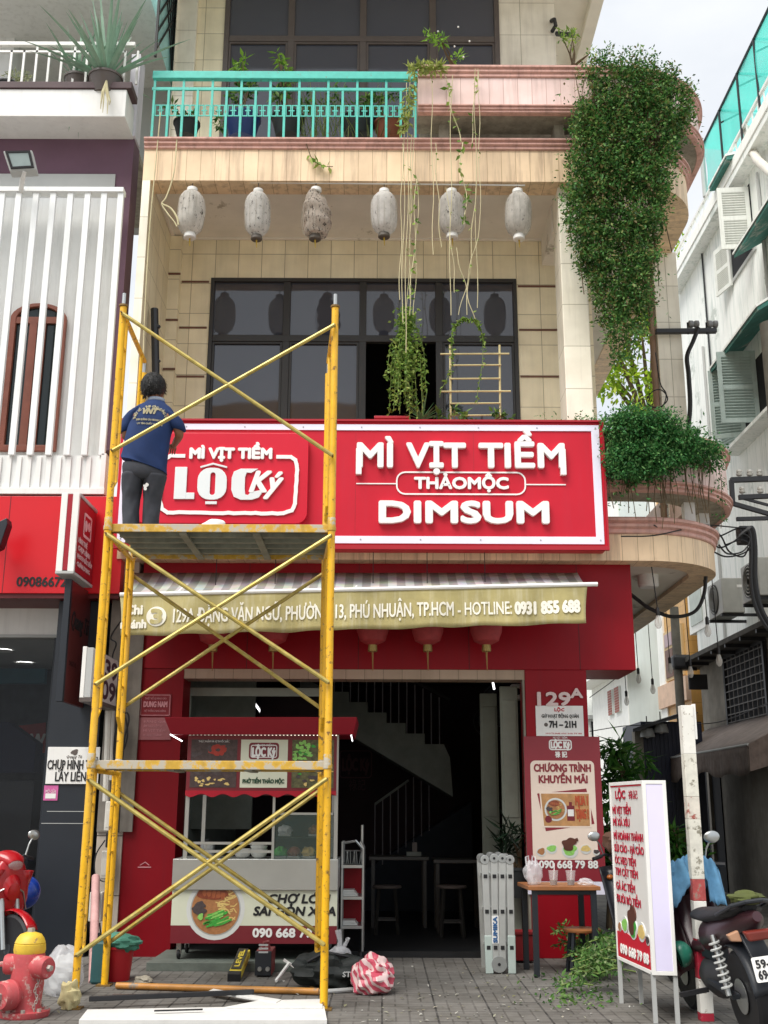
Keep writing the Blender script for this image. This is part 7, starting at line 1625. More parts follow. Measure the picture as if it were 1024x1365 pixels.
for i, (m, n, px0_, px1_, py0_, py1_, rr) in enumerate(((M_MUSH, 16, 252, 308, 992, 1046, .03), (M_NOOD, 14, 256, 300, 1036, 1048, .018), (M_GREENL, 22, 388, 412, 988, 1012, .022), (M_GREENV, 14, 388, 440, 988, 1046, .022), (M_BOWL, 3, 416, 436, 1010, 1020, .05), (M_MUSH, 6, 388, 440, 1030, 1046, .028), (M_NOOD, 8, 400, 440, 1026, 1046, .02))):
    mb = MB()
    for k in range(n): FH.disc(mb, hx(rg.uniform(px0_, px1_)), hz(rg.uniform(py0_, py1_)), rr * rg.uniform(.6, 1.3), rr * rg.uniform(.4, 1), 0, .006 + .001 * i + .0001 * k, 12, .35, k)
    mb.build('print', m, hood_)
FH.text('THỰC PHẨM VÀ VỊ THUỐC BẮC', hx(258), hx(300), hz(990), .018, M_WHITE, hood_, lift=.02, res=1)
mb = MB(); FH.rrect(mb, hx(327), hx(368), hz(1012), hz(990), .03, 0, .006); mb.build('logo', M_MAR, hood_); mb = MB(); FH.rring(mb, hx(329.5), hx(365.5), hz(1010), hz(993), .02, .008, .006, .009); mb.build('logo_frame', M_WHITE, hood_)
FH.text('LỘC Ký', hx(332), hx(363), hz(1008), hz(997) - hz(1008), M_WHITE, hood_, bold=.006, lift=.007); FH.text('MÌ VỊT TIỀM', hx(336), hx(360), hz(995), .02, M_WHITE, hood_, lift=.01, res=1)
FH.text('PHỞ TIỀM THẢO MỘC', hx(320), hx(376), hz(1044), hz(1039) - hz(1044), mat('green_ink', '2a4a34', .5), hood_, bold=.003, lift=.005)
sc_ = [FH.p(0, hz(1054))] + [FH.p(FH.w * k / 84, hz(1060) - .016 * math.sin(2 * math.pi * k / 12) - .004) for k in range(85)] + [FH.p(FH.w, hz(1054))]
MB().prism([p - V((0, .006, 0)) for p in sc_], (0, -.012, 0)).build('scalloped_edge', mat('scallop_red', 'a81c30', .25, var=.03), hood_)
# crockery on the counter
def bowl_stack(px, py, r, n, label, name='bowl_stack', Y=YC_ + .16):
    c = W(px, py, Y); c.z = zk2 + .001; t = thing(name, label, 'bowls', c)
    for k in range(n): MB().lathe([(r * .45, 0), (r * .8, .02), (r, .055), (r * .97, .055), (r * .75, .025), (0, .012)], c + V((0, 0, .03 * k)), n=20).build('bowl', M_BOWL, t, smooth=True)
bowl_stack(323, 1143, .085, 2, 'short pile of pale bowls on the cart counter behind the rails'); bowl_stack(345, 1143, .085, 4, 'taller pile of pale bowls on the cart counter beside the glass case')
pt = thing('steel_pot', 'small steel pot on the left half of the cart counter', 'pot', W(275, 1144, YC_ + .2)); c = W(276, 1143, YC_ + .2); c.z = zk2 + .001; MB().lathe([(.07, 0), (.075, .01), (.075, .13), (.1, .135), (.1, .145), (.0, .15)], c, n=20).build('body', M_STEEL, pt, smooth=True); MB().lathe([(.02, .15), (.025, .17), (0, .175)], c, n=10).build('knob', M_BLACK, pt)
# ================================================================== trolley beside the cart
YT = 11.45
tx = lambda px: W(px, 1180, YT).x
tz = lambda py: W(470, py, YT).z
tro = thing('serving_trolley', 'steel trolley with three shelves and red back panels right of the food cart', 'trolley', (tx(470), YT, .002))
for px in (456, 484):
    for y in (YT, YT + .35): MB().tube([(tx(px), y, .1), (tx(px), y, tz(1130) + .0), (tx(px) - (.03 if px > 470 else 0), y, tz(1122))], .014, 6).build('post', M_STEEL, tro)
MB().tube([(tx(482), YT + .17, tz(1155)), (tx(482), YT + .17, tz(1100))], .016, 6).build('handle_post', M_STEEL, tro); MB().tube([(tx(456), YT, tz(1124)), (tx(474), YT, tz(1121)), (tx(484), YT, tz(1132))], .014, 6).build('top_bar', M_STEEL, tro)
for py in (1155, 1197, 1236): MB().box(tx(455), tx(485), YT - .01, YT + .36, tz(py + 2), tz(py - 2)).build('shelf', M_STEEL, tro)
for a, b in ((1159, 1194), (1201, 1233)): MB().box(tx(457), tx(483), YT + .30, YT + .31, tz(b), tz(a)).build('back_panel', M_REDD, tro)
for y in (YT, YT + .35):
    for px in (458, 482): MB().lathe([(.02, -.012), (.045, -.012), (.05, 0), (.045, .012), (.02, .012)], (tx(px), y, .052), (1, 0, 0), 16).build('caster', M_BLACK, tro, smooth=True)
for py, n, lab in ((1195, 4, 'stack of pale papers on the middle shelf of the trolley'), (1234, 3, 'stack of white plates on the bottom shelf of the trolley')):
    t = thing('paper_stack' if n == 4 else 'plate_stack', lab, 'stack', (tx(465), YT, tz(py)))
    for k in range(n): MB().box(tx(457), tx(477) - .012 * k, YT + .02 + .01 * k, YT + .26, tz(py) + .003 + .014 * k, tz(py) + .015 + .014 * k).build('sheet' if n == 4 else 'plate', M_BOWL, t)
bk_ = thing('wire_basket', 'wire basket with dark jars on top of the steel trolley', 'basket', (tx(468), YT, tz(1150)))
bm_ = MB()
for k in range(9): x = tx(458) + (tx(482) - tx(458)) * k / 8; bm_.tube([(x, YT + .02, tz(1152)), (x + .02 * math.sin(k * 2.), YT + .02, tz(1134))], .004, 4)
bm_.tube([(tx(457), YT + .02, tz(1134)), (tx(483), YT + .02, tz(1134))], .006, 4); bm_.build('wire', M_STEEL, bk_)
for k in range(3): MB().lathe([(0, 0), (.04, 0), (.042, .09), (.03, .1), (.03, .12), (0, .12)], (tx(460) + .08 * k, YT + .15, tz(1152)), n=12).build('jar', M_DKPOT, bk_, smooth=True)
# ================================================================== pillar signs
YPp = YR + .002
def flat(px0_, py0_, px1_, py1_, Y=YPp): a, b = W(px0_, py0_, Y), W(px1_, py1_, Y); return Face((a.x, Y, a.z), (b.x - a.x, 0, 0), (0, 0, b.z - a.z))
F9 = flat(717, 940, 776, 919)
hn = thing('house_number', 'white raised house number on the red pillar above the opening hours', 'number', F9.O)
M_NUM = mat('number_pale', 'd9c3c0', .5, var=.03)
F9.text('129', 0, F9.w * .72, 0, F9.h * .78, M_NUM, hn, bold=.007, depth=.015, name='digit'); F9.text('A', F9.w * .74, F9.w, F9.h * .48, F9.h * .55, M_NUM, hn, bold=.006, depth=.015, name='letter')
F_ = flat(715, 981, 777, 941); nt_ = thing('hours_notice', 'white opening hours notice taped to the red pillar below the house number', 'notice', F_.O); mb = MB(); F_.rect(mb, 0, F_.w, 0, F_.h, 0, .006); mb.build('sheet', M_WHITE, nt_)
F_.text('GIỜ HOẠT ĐỘNG QUÁN', F_.w * .12, F_.w * .9, F_.h * .6, .035, M_INK, nt_, lift=.007, res=1, bold=.001); F_.text('⏲7H – 21H', F_.w * .18, F_.w * .84, F_.h * .28, .06, M_INK, nt_, lift=.007, res=2, bold=.003) if False else F_.text('7H – 21H', F_.w * .28, F_.w * .84, F_.h * .28, .065, M_INK, nt_, lift=.007, res=2, bold=.004)
mb = MB(); F_.disc(mb, F_.w * .21, F_.h * .37, .02, .02, .006, .008); mb.build('clock_mark', M_BFRAME, nt_); F_.text('LỘC', F_.w * .4, F_.w * .6, F_.h * .82, .03, M_SIGN, nt_, lift=.007, res=1, bold=.002); F_.text('HOTLINE 090 668 79 88', F_.w * .2, F_.w * .95, F_.h * .06, .014, M_SIGN, nt_, lift=.007, res=1)
# promotion poster over the pillar
F_ = flat(704, 1192, 799, 982, YPp - .001); po = thing('promotion_poster', 'tall cream promotion poster with dish pictures on the red pillar', 'poster', F_.O)
ox = lambda px: W(px, 1090, YPp).x - F_.O.x
oz = lambda py: W(750, py, YPp).z - F_.O.z
M_POST = mat('poster_cream', 'ead8c8', .5, var=.03); M_PMAR = mat('poster_maroon', '8a2833', .45, var=.04)
mb = MB(); F_.rect(mb, 0, F_.w, oz(1175), F_.h, 0, .004); mb.build('backing', M_PMAR, po)
mb = MB(); F_.rect(mb, 0, F_.w, 0, oz(1175.2), 0, .004); mb.build('white_foot', M_LILAC, po)
p_ = MB(); F_.rrect(p_, ox(709), ox(795), oz(1146), oz(1014), .05, .003, .006); pn = p_.build('panel', M_POST, po)
mb = MB(); F_.rring(mb, ox(735), ox(766), oz(1000), oz(986), .03, .012, .004, .007); mb.build('logo_frame', M_WHITE, po); F_.text('LỘC Ký', ox(738), ox(763), oz(997), oz(989) - oz(997), M_WHITE, po, bold=.006, lift=.005); F_.text('MÌ VỊT TIỀM', ox(741), ox(760), oz(985), .022, M_WHITE, po, lift=.005, res=1); F_.text('祿 記', ox(743), ox(759), oz(1009), .045, M_WHITE, po, bold=.002, lift=.005, res=2)
F_.text('CHƯƠNG TRÌNH', ox(714), ox(790), oz(1028.5), oz(1019) - oz(1028.5), M_PMAR, pn, bold=.004, lift=.007); F_.text('KHUYẾN MÃI', ox(720), ox(785), oz(1043.5), oz(1034) - oz(1043.5), M_PMAR, pn, bold=.004, lift=.007)
def quad(px, m, d, name='print'): mb = MB(); mb.prism([F_.p(ox(a), oz(b), .006) for a, b in px], F_.n * d); return mb.build(name, m, pn)
quad(((717, 1058), (783, 1051), (792, 1098), (727, 1108)), M_PMAR, .002); quad(((720, 1056), (788, 1056), (788, 1103), (723, 1103)), M_POST, .003); quad(((722, 1058), (786, 1058), (786, 1101), (725, 1101)), mat('wood_photo', 'b98a58', .5, var=.25, scale=14), .004, 'picture')
bowl(F_, pn, ox(741), oz(1079), .115, .0115, False, 5); mb = MB(); F_.rect(mb, ox(756), ox(766), oz(1094), oz(1074), 0, .0125); F_.rect(mb, ox(759), ox(763), oz(1074), oz(1069), 0, .0125); mb.build('bottle', M_MAR, pn); mb = MB(); F_.rect(mb, ox(757), ox(765), oz(1088), oz(1079), 0, .0135); mb.build('bottle_label', M_WHITE, pn)
for tx_, py in (('MUA 1', 1073), ('TẶNG 1', 1091)): F_.text(tx_, ox(768), ox(784), oz(py), .09, mat('gold_text', 'b8502c', .4), pn, bold=.004, lift=.012)
mb = MB(); F_.disc(mb, ox(731), oz(1092), .035, .035, 0, .013); mb.build('stamp', M_MAR, pn)
for k, (px, py, rr, m) in enumerate(((720, 1136, .05, M_SOUP), (734, 1132, .055, M_GREENL), (758, 1134, .085, M_GREENL), (779, 1132, .055, M_NOOD), (793, 1136, .035, M_MUSH))): mb = MB(); F_.disc(mb, ox(px), oz(py), rr, rr * .85, .006, .009 + .0003 * k); mb.build('bowl', M_BOWL, pn); mb = MB(); F_.disc(mb, ox(px), oz(py - 1), rr * .8, rr * .6, .006, .0105 + .0003 * k, wob=.2, seed=k); mb.build('dish', m, pn)
mb = MB(); F_.disc(mb, ox(757), oz(1125), .07, .06, .006, .0145, wob=.3, seed=2); F_.stroke(mb, [(ox(760), oz(1122)), (ox(768), oz(1119))], .03, .006, .0146); mb.build('roast_duck', mat('roast_duck', '5a3226', .4, var=.2), pn)
F_.text('090 668 79 88', ox(717), ox(794), oz(1157), oz(1147.5) - oz(1157), M_WHITE, po, bold=.004, lift=.0055)
# ================================================================== table, stool, cups
tf = G(716, 1303); tb_ = G(700, 1290); 
tblz = W(712, 1181, tf.y).z
tfr = V((W(794, 1260, tf.y + .02).x, tf.y + .02, 0)); bvec = V((tb_.x - tf.x, min(tb_.y - tf.y, .5), 0))
tab = thing('bar_table', 'wood topped table with black steel legs in front of the red pillar', 'table', tf)
M_WOOD = mat('table_wood', '9a6238', .45, var=.15, scale=5, streak=.2); M_BLK = mat('black_steel', '20242a', .45, var=.1)
o_ = V((-.05, -.06, 0)); rx = (tfr - tf).normalized()
tp = [tf - rx * .06 + V((0, -.05, 0)), tfr + rx * .06 + V((0, -.05, 0)), tfr + rx * .06 + bvec + V((0, .05, 0)), tf - rx * .06 + bvec + V((0, .05, 0))]
MB().hexa([p + V((0, 0, tblz - .035)) for p in tp] + [p + V((0, 0, tblz)) for p in tp]).build('tabletop', M_WOOD, tab, bevel=.004)
for p in (tf, tfr, tf + bvec, tfr + bvec): MB().box(p.x - .025, p.x + .025, p.y - .025, p.y + .025, .001, tblz - .036).build('leg', M_BLK, tab, bevel=.003)
MB().bar(tf + V((0, 0, tblz - .055)), tfr + V((0, 0, tblz - .055)), .03, .036).build('apron', M_BLK, tab)
p = W(776, 1237, 10.75); stool(p.x, 10.75, p.z, .172, .0, 'round wooden stool with black legs tucked beside the bar table', None, M_WOOD, M_BLK)
M_CLEAR = glassmat('clear_plastic', (.8, .8, .8), .08, see=.72); M_COFF = mat('iced_coffee', '6a4428', .3)
for i, (px, lab, m) in enumerate(((738, 'clear plastic cup with a little brown drink, nearer the carrier bag', M_COFF), (761, 'clear plastic cup with dark coffee, before the poster phone number', mat('black_coffee', '4a2a18', .3)))):
    c = W(px, 1173, tf.y + .12); c.z = tblz + .001; t = thing('drink_cup', lab, 'cup', c)
    MB().lathe([(.03, 0), (.033, .003), (.045, .12), (.047, .122), (.047, .126), (.042, .124)], c, n=18).build('cup', M_CLEAR, t, smooth=True); MB().lathe([(0, .004), (.029, .004), (.033, .045), (0, .045)], c, n=16).build('drink', m, t, smooth=True); MB().tube([c + V((0, 0, .02)), c + V((.012, 0, .19))], .004, 5).build('straw', M_WHITE, t)
M_BAGC = glassmat('thin_plastic', (.82, .82, .84), .25, see=.62)
cb_ = thing('carrier_bag', 'translucent plastic carrier bag with cups standing on the bar table', 'bag', W(712, 1172, tf.y + .15)); c = W(711, 1172, tf.y + .18); c.z = tblz + .002
crumple(c + V((0, 0, .09)), (.07, .055, .10), 4, 26, 18, .34, flat=tblz + .002).build('body', M_BAGC, cb_, smooth=True, fix=True)
for s_ in (-1, 1): MB().tube([c + V((.04 * s_ - .02, -.02, .16)), c + V((.045 * s_ - .02, 0, .24)), c + V((.02 * s_ - .02, .01, .25)), c + V((.012 * s_ - .02, .02, .17))], .008, 6).build('handle', M_BAGC, cb_)
MB().lathe([(.03, 0), (.045, .1), (.0, .1)], c + V((0, 0, .003)), n=14).build('cup', M_CLEAR, cb_)
cp = thing('crumpled_wrap', 'crumpled clear plastic wrap at the end of the bar table', 'wrap', W(780, 1172, tf.y + .1)); c = W(781, 1174, tf.y + .12); c.z = tblz; crumple(c + V((0, 0, .025)), (.06, .05, .035), 12, flat=tblz + .002).build('wrap', M_BAGC, cp)
# things stored in the corner by the pillar
cr_ = thing('storage_crate', 'red plastic crate in the shade between the ladder and the bar table', 'crate', G(692, 1285)); q = V((W(692, 1240, 11.6).x, 11.5, 0)); MB().box(q.x - .12, q.x + .12, 11.42, 11.66, .02, .26).build('crate', mat('crate_red', '8c1a20', .5), cr_, bevel=.01); MB().box(q.x - .13, q.x + .13, 11.41, 11.67, .262, .285).build('rim', mat('crate_red', '8c1a20', .5), cr_)
rg = random.Random(61); bush('potted_palm', 'dark palm in a pot behind the ladder beside the folded doors', (W(690, 1128, 12.1).x, 12.1, W(690, 1128, 12.1).z), (.25, .2, .22), 130, .22, leafmat('dark_palm', ['0e1c12', '1a2e1c', '24402a']), rg, .12, 8, (M_DKPOT, .15, .3))
# ================================================================== folded ladder
YLd = 10.72
lad = thing('folding_ladder', 'folded aluminium multi joint ladder standing upright at the entrance', 'ladder', (W(660, 1300, YLd).x, YLd, 0))
M_ALU = mat('aluminium', 'c3c5c2', .38, metal=.6, var=.07, scale=8); M_ALUD = mat('ladder_foot', 'b9c6c0', .45, metal=.2, var=.05)
dzl = .40
def rail(pxt, pyt, pxb, pyb, w=.064, Y=YLd, cap=None, back=False):
    a, b = W(pxb, pyb, Y), W(pxt, pyt, Y); a.y = b.y = Y; a.z = max(a.z, .002)
    r_ = MB().bar(a, b, w, .03, V((0, 1, 0))).build('rail', M_ALU, lad, bevel=.006)
    MB().lathe([(0, -.02), (.042, -.02), (.044, -.01), (.044, .01), (.042, .02), (0, .02)], b + V((0, 0, .0)), (0, 1, 0), 20).build('hinge', M_STEEL, lad, bevel=.003); MB().lathe([(0, -.03), (.012, -.03), (.012, -.02)], b, (0, 1, 0), 10).build('hinge_pin', M_BLACK, lad)
    if cap: m = a.lerp(b, .33); MB().bar(a + V((0, -.003, 0)), m + V((0, -.003, 0)), w + .006, .034, V((0, 1, 0))).build('foot_sleeve', M_ALUD, lad, bevel=.006)
    return a, b
rr_ = [rail(646, 1146, 653, 1305, cap=1), rail(658.5, 1144, 661, 1290), rail(669.5, 1144, 670, 1290), rail(679.5, 1146, 683, 1305, cap=1)]
for a, b in rr_:
    for py in (1168, 1215, 1263):
        t = (W(660, py, YLd).z - a.z) / (b.z - a.z); p = a.lerp(b, t); MB().box(p.x - .017, p.x + .017, YLd - .022, YLd - .013, p.z - .017, p.z + .017).build('rung_end', M_BLACK, lad)
        MB().box(p.x - .014, p.x + .014, YLd + .017, YLd + dzl, p.z - .014, p.z + .014).build('rung', M_ALU, lad)
for (a, b) in rr_: q = V((0, dzl, 0)); MB().bar(a + q, b + q, .078, .03, V((0, 1, 0))).build('rail', M_ALU, lad); MB().lathe([(0, -.02), (.042, -.02), (.044, 0), (.042, .02), (0, .02)], b + q, (0, 1, 0), 18).build('hinge', M_STEEL, lad)
pm_ = (rr_[1][0] + rr_[2][0]) / 2; MB().lathe([(0, -.022), (.07, -.022), (.072, 0), (.07, .022), (0, .022)], pm_ + V((0, 0, .03)), (0, 1, 0), 22).build('hinge', M_STEEL, lad); MB().lathe([(0, -.03), (.014, -.03), (.014, -.02)], pm_ + V((0, 0, .03)), (0, 1, 0), 10).build('hinge_pin', M_BLACK, lad)
a, b = rr_[1]; u_ = (b - a).normalized(); z0, z1 = W(660, 1256, YLd).z, W(660, 1222, YLd).z; p0_, p1_ = a.lerp(b, (z0 - a.z) / (b.z - a.z)), a.lerp(b, (z1 - a.z) / (b.z - a.z))
FLd = Face(p0_ + V((.034, -.016, 0)), (p1_ - p0_), V((-.068, 0, 0))); mb = MB(); FLd.rect(mb, -.01, FLd.w + .01, .002, FLd.h - .002, 0, .002); st_ = mb.build('sticker', M_WHITE, lad); FLd.text('SUMIKA', 0, FLd.w, .018, .034, mat('sticker_blue', '2b5f93', .5), st_, bold=.003, lift=.003)
# ================================================================== menu stand
A_, B_, C_ = W(864, 1170, 8.35), W(819, 1170, 9.2), W(894, 1170, 8.33)
zt_, zb_ = W(866, 1041, 8.35).z, W(866, 1299, 8.35).z
for p in (A_, B_, C_): p.z = 0
D2 = C_ + B_ - A_
ms_ = thing('menu_stand', 'tall white light box menu stand on thin legs with red menu lettering', 'sign', ((A_ + C_) / 2))
up = lambda p, z: V((p.x, p.y, z))
M_MBOX = mat('menu_white', 'dcdad6', .45, var=.03, streak=.12, dirt=(.4, .38, .36))
ins = .012
MB().hexa([up(p, zb_ + .01) for p in (A_, C_, D2, B_)] + [up(p, zt_ - .01) for p in (A_, C_, D2, B_)]).build('box', M_MBOX, ms_)
fr_ = MB()
FA = Face(up(B_, zb_), A_ - B_, V((0, 0, zt_ - zb_))); FC = Face(up(A_, zb_), C_ - A_, V((0, 0, zt_ - zb_)))
mb = MB(); FC.rect(mb, .02, FC.w - .02, .025, FC.h - .025, 0, .004); mb.build('lit_face', mat('lilac_panel', 'dfd9f5', .4, var=.02), ms_)
for f_ in (FA, FC):
    mb = MB(); mb.ring([f_.p(-.006, -.004), f_.p(f_.w + .006, -.004), f_.p(f_.w + .006, f_.h + .004), f_.p(-.006, f_.h + .004)], [f_.p(.02, .022), f_.p(f_.w - .02, .022), f_.p(f_.w - .02, f_.h - .022), f_.p(.02, f_.h - .022)], f_.n * .008); mb.build('frame', M_WHITE, ms_, bevel=.002)
mb = MB(); FA.rect(mb, .022, FA.w - .022, FA.h - .032, FA.h - .02, 0, .004); mb.build('top_band', M_SIGN, ms_); mb = MB(); FA.rect(mb, .022, FA.w - .022, .024, FA.h * .14, 0, .004); mb.build('red_band', M_SIGN, ms_)
mb = MB(); mb.prism([FA.p(.022, FA.h * .14, 0), FA.p(FA.w - .022, FA.h * .14, 0), FA.p(FA.w - .022, FA.h * .155, 0), FA.p(FA.w * .66, FA.h * .18, 0), FA.p(FA.w * .45, FA.h * .15, 0), FA.p(FA.w * .2, FA.h * .17, 0), FA.p(.022, FA.h * .155, 0)], FA.n * .0045); mb.build('red_wave', M_SIGN, ms_)
M_MRED = mat('menu_red', 'b01f38', .45, var=.04)
yz = lambda py: (1290 - py) / (1290 - 1040) * FA.h
FA.text('LỘC', FA.w * .18, FA.w * .48, yz(1063), yz(1052) - yz(1063), M_MRED, ms_, bold=.003, lift=.003); FA.text('祿記', FA.w * .58, FA.w * .84, yz(1063), yz(1054) - yz(1063), M_MRED, ms_, lift=.003)
for k, (tx_, w_) in enumerate((('MÌ VỊT TIỀM', .55), ('MÌ XÁ XÍU', .5), ('MÌ HOÀNH THÁNH', .86), ('SỦI CẢO - HÁ CẢO', .86), ('ÓC HEO TIỀM', .62), ('TIM CẬT TIỀM', .66), ('GÀ ÁC TIỀM', .56), ('ĐUÔI BÒ TIỀM', .7))):
    y_ = (1085, 1102, 1121.5, 1139, 1156, 1172, 1192, 1210)[k]; FA.text(tx_, FA.w * .07, FA.w * (.07 + w_), yz(y_), .055, M_MRED, ms_, bold=.0012, lift=.003)
FA.text('090 668 79 88', FA.w * .12, FA.w * .92, FA.h * .045, .06, M_WHITE, ms_, bold=.006, lift=.006)
for k, (q, zz, rr) in enumerate(((.12, .185, .045), (.28, .205, .075), (.52, .20, .10), (.76, .195, .085), (.92, .165, .045))):
    mb = MB(); FA.disc(mb, FA.w * q, FA.h * zz, rr, rr * .8, 0, .006 + .0004 * k); b_ = mb.build('dish', M_BOWL, ms_); mb = MB(); FA.disc(mb, FA.w * q, FA.h * zz, rr * .8, rr * .62, 0, .0085 + .0004 * k, wob=.2, seed=k); mb.build('food', (M_SOUP, M_GREENL, M_GREENV, M_NOOD, M_MUSH)[k], b_)
mb = MB(); FA.disc(mb, FA.w * .5, FA.h * .245, .09, .1, 0, .011, wob=.3, seed=2); mb.build('roast_duck', mat('roast_duck', '5a3226'), ms_)
for p in (A_, B_, C_, D2): c_ = (A_ + D2) / 2; q = p + (c_ - p).normalized() * .02; MB().box(q.x - .014, q.x + .014, q.y - .014, q.y + .014, .001, zb_ + .012).build('leg', M_GREYW, ms_)
# ================================================================== striped post
wp_ = thing('striped_post', 'weathered red and white square steel post beside the menu stand', 'post', G(945, 1362)); b0 = G(944, 1362); Yp_ = b0.y
M_PW = mat('post_white', 'e2e0d8', .6, var=.06, scale=10, streak=.25, patches=.12, pcol=(.25, .2, .14), pscale=18); M_PRR = mat('post_red', 'a82036', .55, var=.1, scale=10, patches=.08, pcol=(.5, .45, .42), pscale=20); M_PMX = mat('post_rust', 'cfc8bc', .7, var=.2, scale=14, patches=.4, pcol=(.34, .09, .07), pscale=13); M_PGR = mat('post_grimy', 'd5d2c6', .7, var=.15, scale=14, patches=.28, pcol=(.24, .22, .17), pscale=11)
hw = .046
for y0_, y1_, m in ((1364, 1351, M_PRR), (1351, 1305, M_PW), (1305, 1252, M_PRR), (1252, 1201, M_PW), (1201, 1172, mat('post_faded_red', 'a84a48', .7, var=.25, scale=16, patches=.35, pcol=(.30, .2, .16), pscale=16)), (1172, 1092, M_PGR), (1092, 1062, M_PMX), (1062, 1005, M_PGR), (1005, 940, M_PW)):
    z0, z1 = max(.0, W(940, y0_, Yp_).z), W(940, y1_, Yp_).z; MB().box(b0.x - hw, b0.x + hw, Yp_, Yp_ + 2 * hw, z0, z1 - .001).build('band', m, wp_, bevel=.003)
MB().box(b0.x + hw + .001, b0.x + hw + .02, Yp_ + .01, Yp_ + .06, W(940, 985, Yp_).z, W(940, 940, Yp_).z + .01).build('channel', M_WHITE, wp_)
zz0, zz1 = W(940, 1300, Yp_).z, W(940, 1264, Yp_).z; Fp_ = Face((b0.x + .01, Yp_, zz1), (0, 0, zz0 - zz1), (.035, 0, 0)); Fp_.text('0909 123', 0, Fp_.w, .004, .024, mat('stencil_grey', 'c9a09a', .7), wp_, res=1, lift=.001)
# ================================================================== things on the pavement
rg = random.Random(71)
pile = thing('cut_branches', 'heap of freshly cut leafy branches lying before the stool and menu stand', 'branches', G(785, 1320)); pts = []; mb = MB()
for k in range(46):
    c = G(rg.gauss(790, 19), rg.uniform(1270, 1330)); h = .30 * math.exp(-((c.x - G(785, 1300).x) / .3) ** 2); c.z = rg.uniform(.02, .05 + h)
    for _ in range(55): o = rnd_dir(rg); o.z = abs(o.z); q = c + o * .12 * rg.random() ** .5; pts.append((q, o))
    mb.tube([c + V((-.15, 0, -.0)), c + V((0, .03, .04)), c + V((.16, -.02, .02))], .006, 4)
for k in range(260): q = G(rg.gauss(770, 30), rg.uniform(1300, 1345)); q.z = .008; pts.append((q, V((rg.uniform(-1, 1), rg.uniform(-1, 1), .2)).normalized()))
leaf_cloud(pts, .055, rg, .1, .5).build('foliage', L_PILE, pile, fix=False); mb.build('stem', M_GSTEM, pile)
lit = MB()
for k in range(240): q = G(rg.gauss(620, 150), rg.uniform(1290, 1364)); q.z = .006; leaf(lit, q, V((rg.uniform(-1, 1), rg.uniform(-1, 1), .12)), V((0, 0, 1)), rg.uniform(.012, .05), rg.uniform(.01, .03))
tag(lit.build('leaf_litter', leafmat('litter', ['8a8a58', 'c9c7bd', '5a5a3c', 'a9a08a', 'd9d9d4', '4a4a34']), fix=False), 'scattered leaf scraps and chips on the grey pavers', 'litter', kind='stuff')
def lying(name, label, a, b, w, h, m, cat, z=0.): A, B = G(*a), G(*b); A.z = B.z = z + h / 2 + .002; t = MB().bar(A, B, w, h).build(name, m, bevel=.003); return tag(t, label, cat)
M_BOARD = mat('white_board', 'd9d8d4', .55, var=.05, streak=.1)
def board(name, label, pts, h, m, z=0.): return tag(MB().prism([V((G(*p).x, G(*p).y, z + .002)) for p in pts], (0, 0, h)).build(name, m, bevel=.002), label, 'board')
board('white_board', 'long white foam board lying closest to the camera at the scaffold foot', ((105, 1366), (116, 1352), (432, 1346), (436, 1366)), .03, M_BOARD)
board('white_strip', 'narrow white strip across the long white board', ((278, 1330), (284, 1327), (375, 1342), (368, 1346)), .015, M_BOARD, .034)
board('white_strip', 'broad white strip lying on top of the long board towards the right post', ((300, 1351), (345, 1342), (430, 1340), (430, 1351)), .012, M_BOARD, .031)
lying('dark_rod', 'long dark steel rod lying over the white boards', (118, 1345), (338, 1335), .035, .035, M_DKIRON, 'rod', .05)
lying('steel_angle', 'rusty grey steel angle on the pavers behind the orange pole', (150, 1329), (240, 1330), .04, .02, M_BFRAME, 'rod'); lying('black_strip', 'short black strip on the white board', (205, 1358), (270, 1356), .02, .01, M_INK, 'strip', .045)
A, B = G(155, 1319), G(425, 1327); A.z = B.z = .03; M_ORA = mat('orange_pole', 'b8803c', .5, var=.3, scale=5, patches=.2, pcol=(.25, .2, .15), pscale=5); tag(MB().tube([A, B], .026, 10).build('orange_pole', M_ORA, smooth=True), 'worn orange steel pole lying across the pavers behind the scaffold', 'pole')
A, B = G(425, 1326), G(480, 1322); A.z = B.z = .02; tag(MB().tube([A, B], .018, 8).build('grey_pipe', M_GREYW, smooth=True), 'thin grey pipe end beside the striped bag', 'pipe')
# welding machine
Ywm = 10.45; a, b = W(339, 1312, Ywm), W(362, 1268, Ywm); wm = thing('welding_machine', 'dusty red and black welding machine with carrying handle on the pavers', 'machine', (a.x, Ywm, 0)); x0, x1, zt_w = a.x, b.x, W(350, 1268, Ywm).z
MB().box(x0, x1, Ywm, Ywm + .02, .012, zt_w).build('front_panel', M_BLK, wm, bevel=.006); MB().box(x0 + .004, x1 + .004, Ywm + .021, Ywm + .34, .012, zt_w + .004).build('case', mat('machine_red', '6e1c20', .5, var=.2, streak=.3), wm, bevel=.008)
MB().tube([(x0 + .06, Ywm + .1, zt_w), (x0 + .065, Ywm + .1, zt_w + .06), (x0 + .11, Ywm + .1, zt_w + .07), (x1 - .04, Ywm + .1, zt_w + .06), (x1 - .03, Ywm + .1, zt_w)], .014, 8).build('handle', mat('machine_red', '6e1c20'), wm, smooth=True)
for k in range(2): MB().lathe([(0, -.03), (.018, -.03), (.02, 0)], (x0 + .045 + .07 * k, Ywm, .07), (0, 1, 0), 12).build('socket', M_STEEL, wm)
for k in range(3): MB().box(x0 + .03, x1 - .03, Ywm - .004, Ywm - .0005, .20 + .03 * k, .215 + .03 * k).build('vent', M_GREYW, wm)
Yb_ = 10.55; p0_, p1_ = G(312, 1308), W(326, 1271, 10.9); bx_ = thing('level_box', 'yellow and black tool carton leaning against the entrance step', 'carton', p0_); d_ = p1_ - p0_; p0_.z = .03
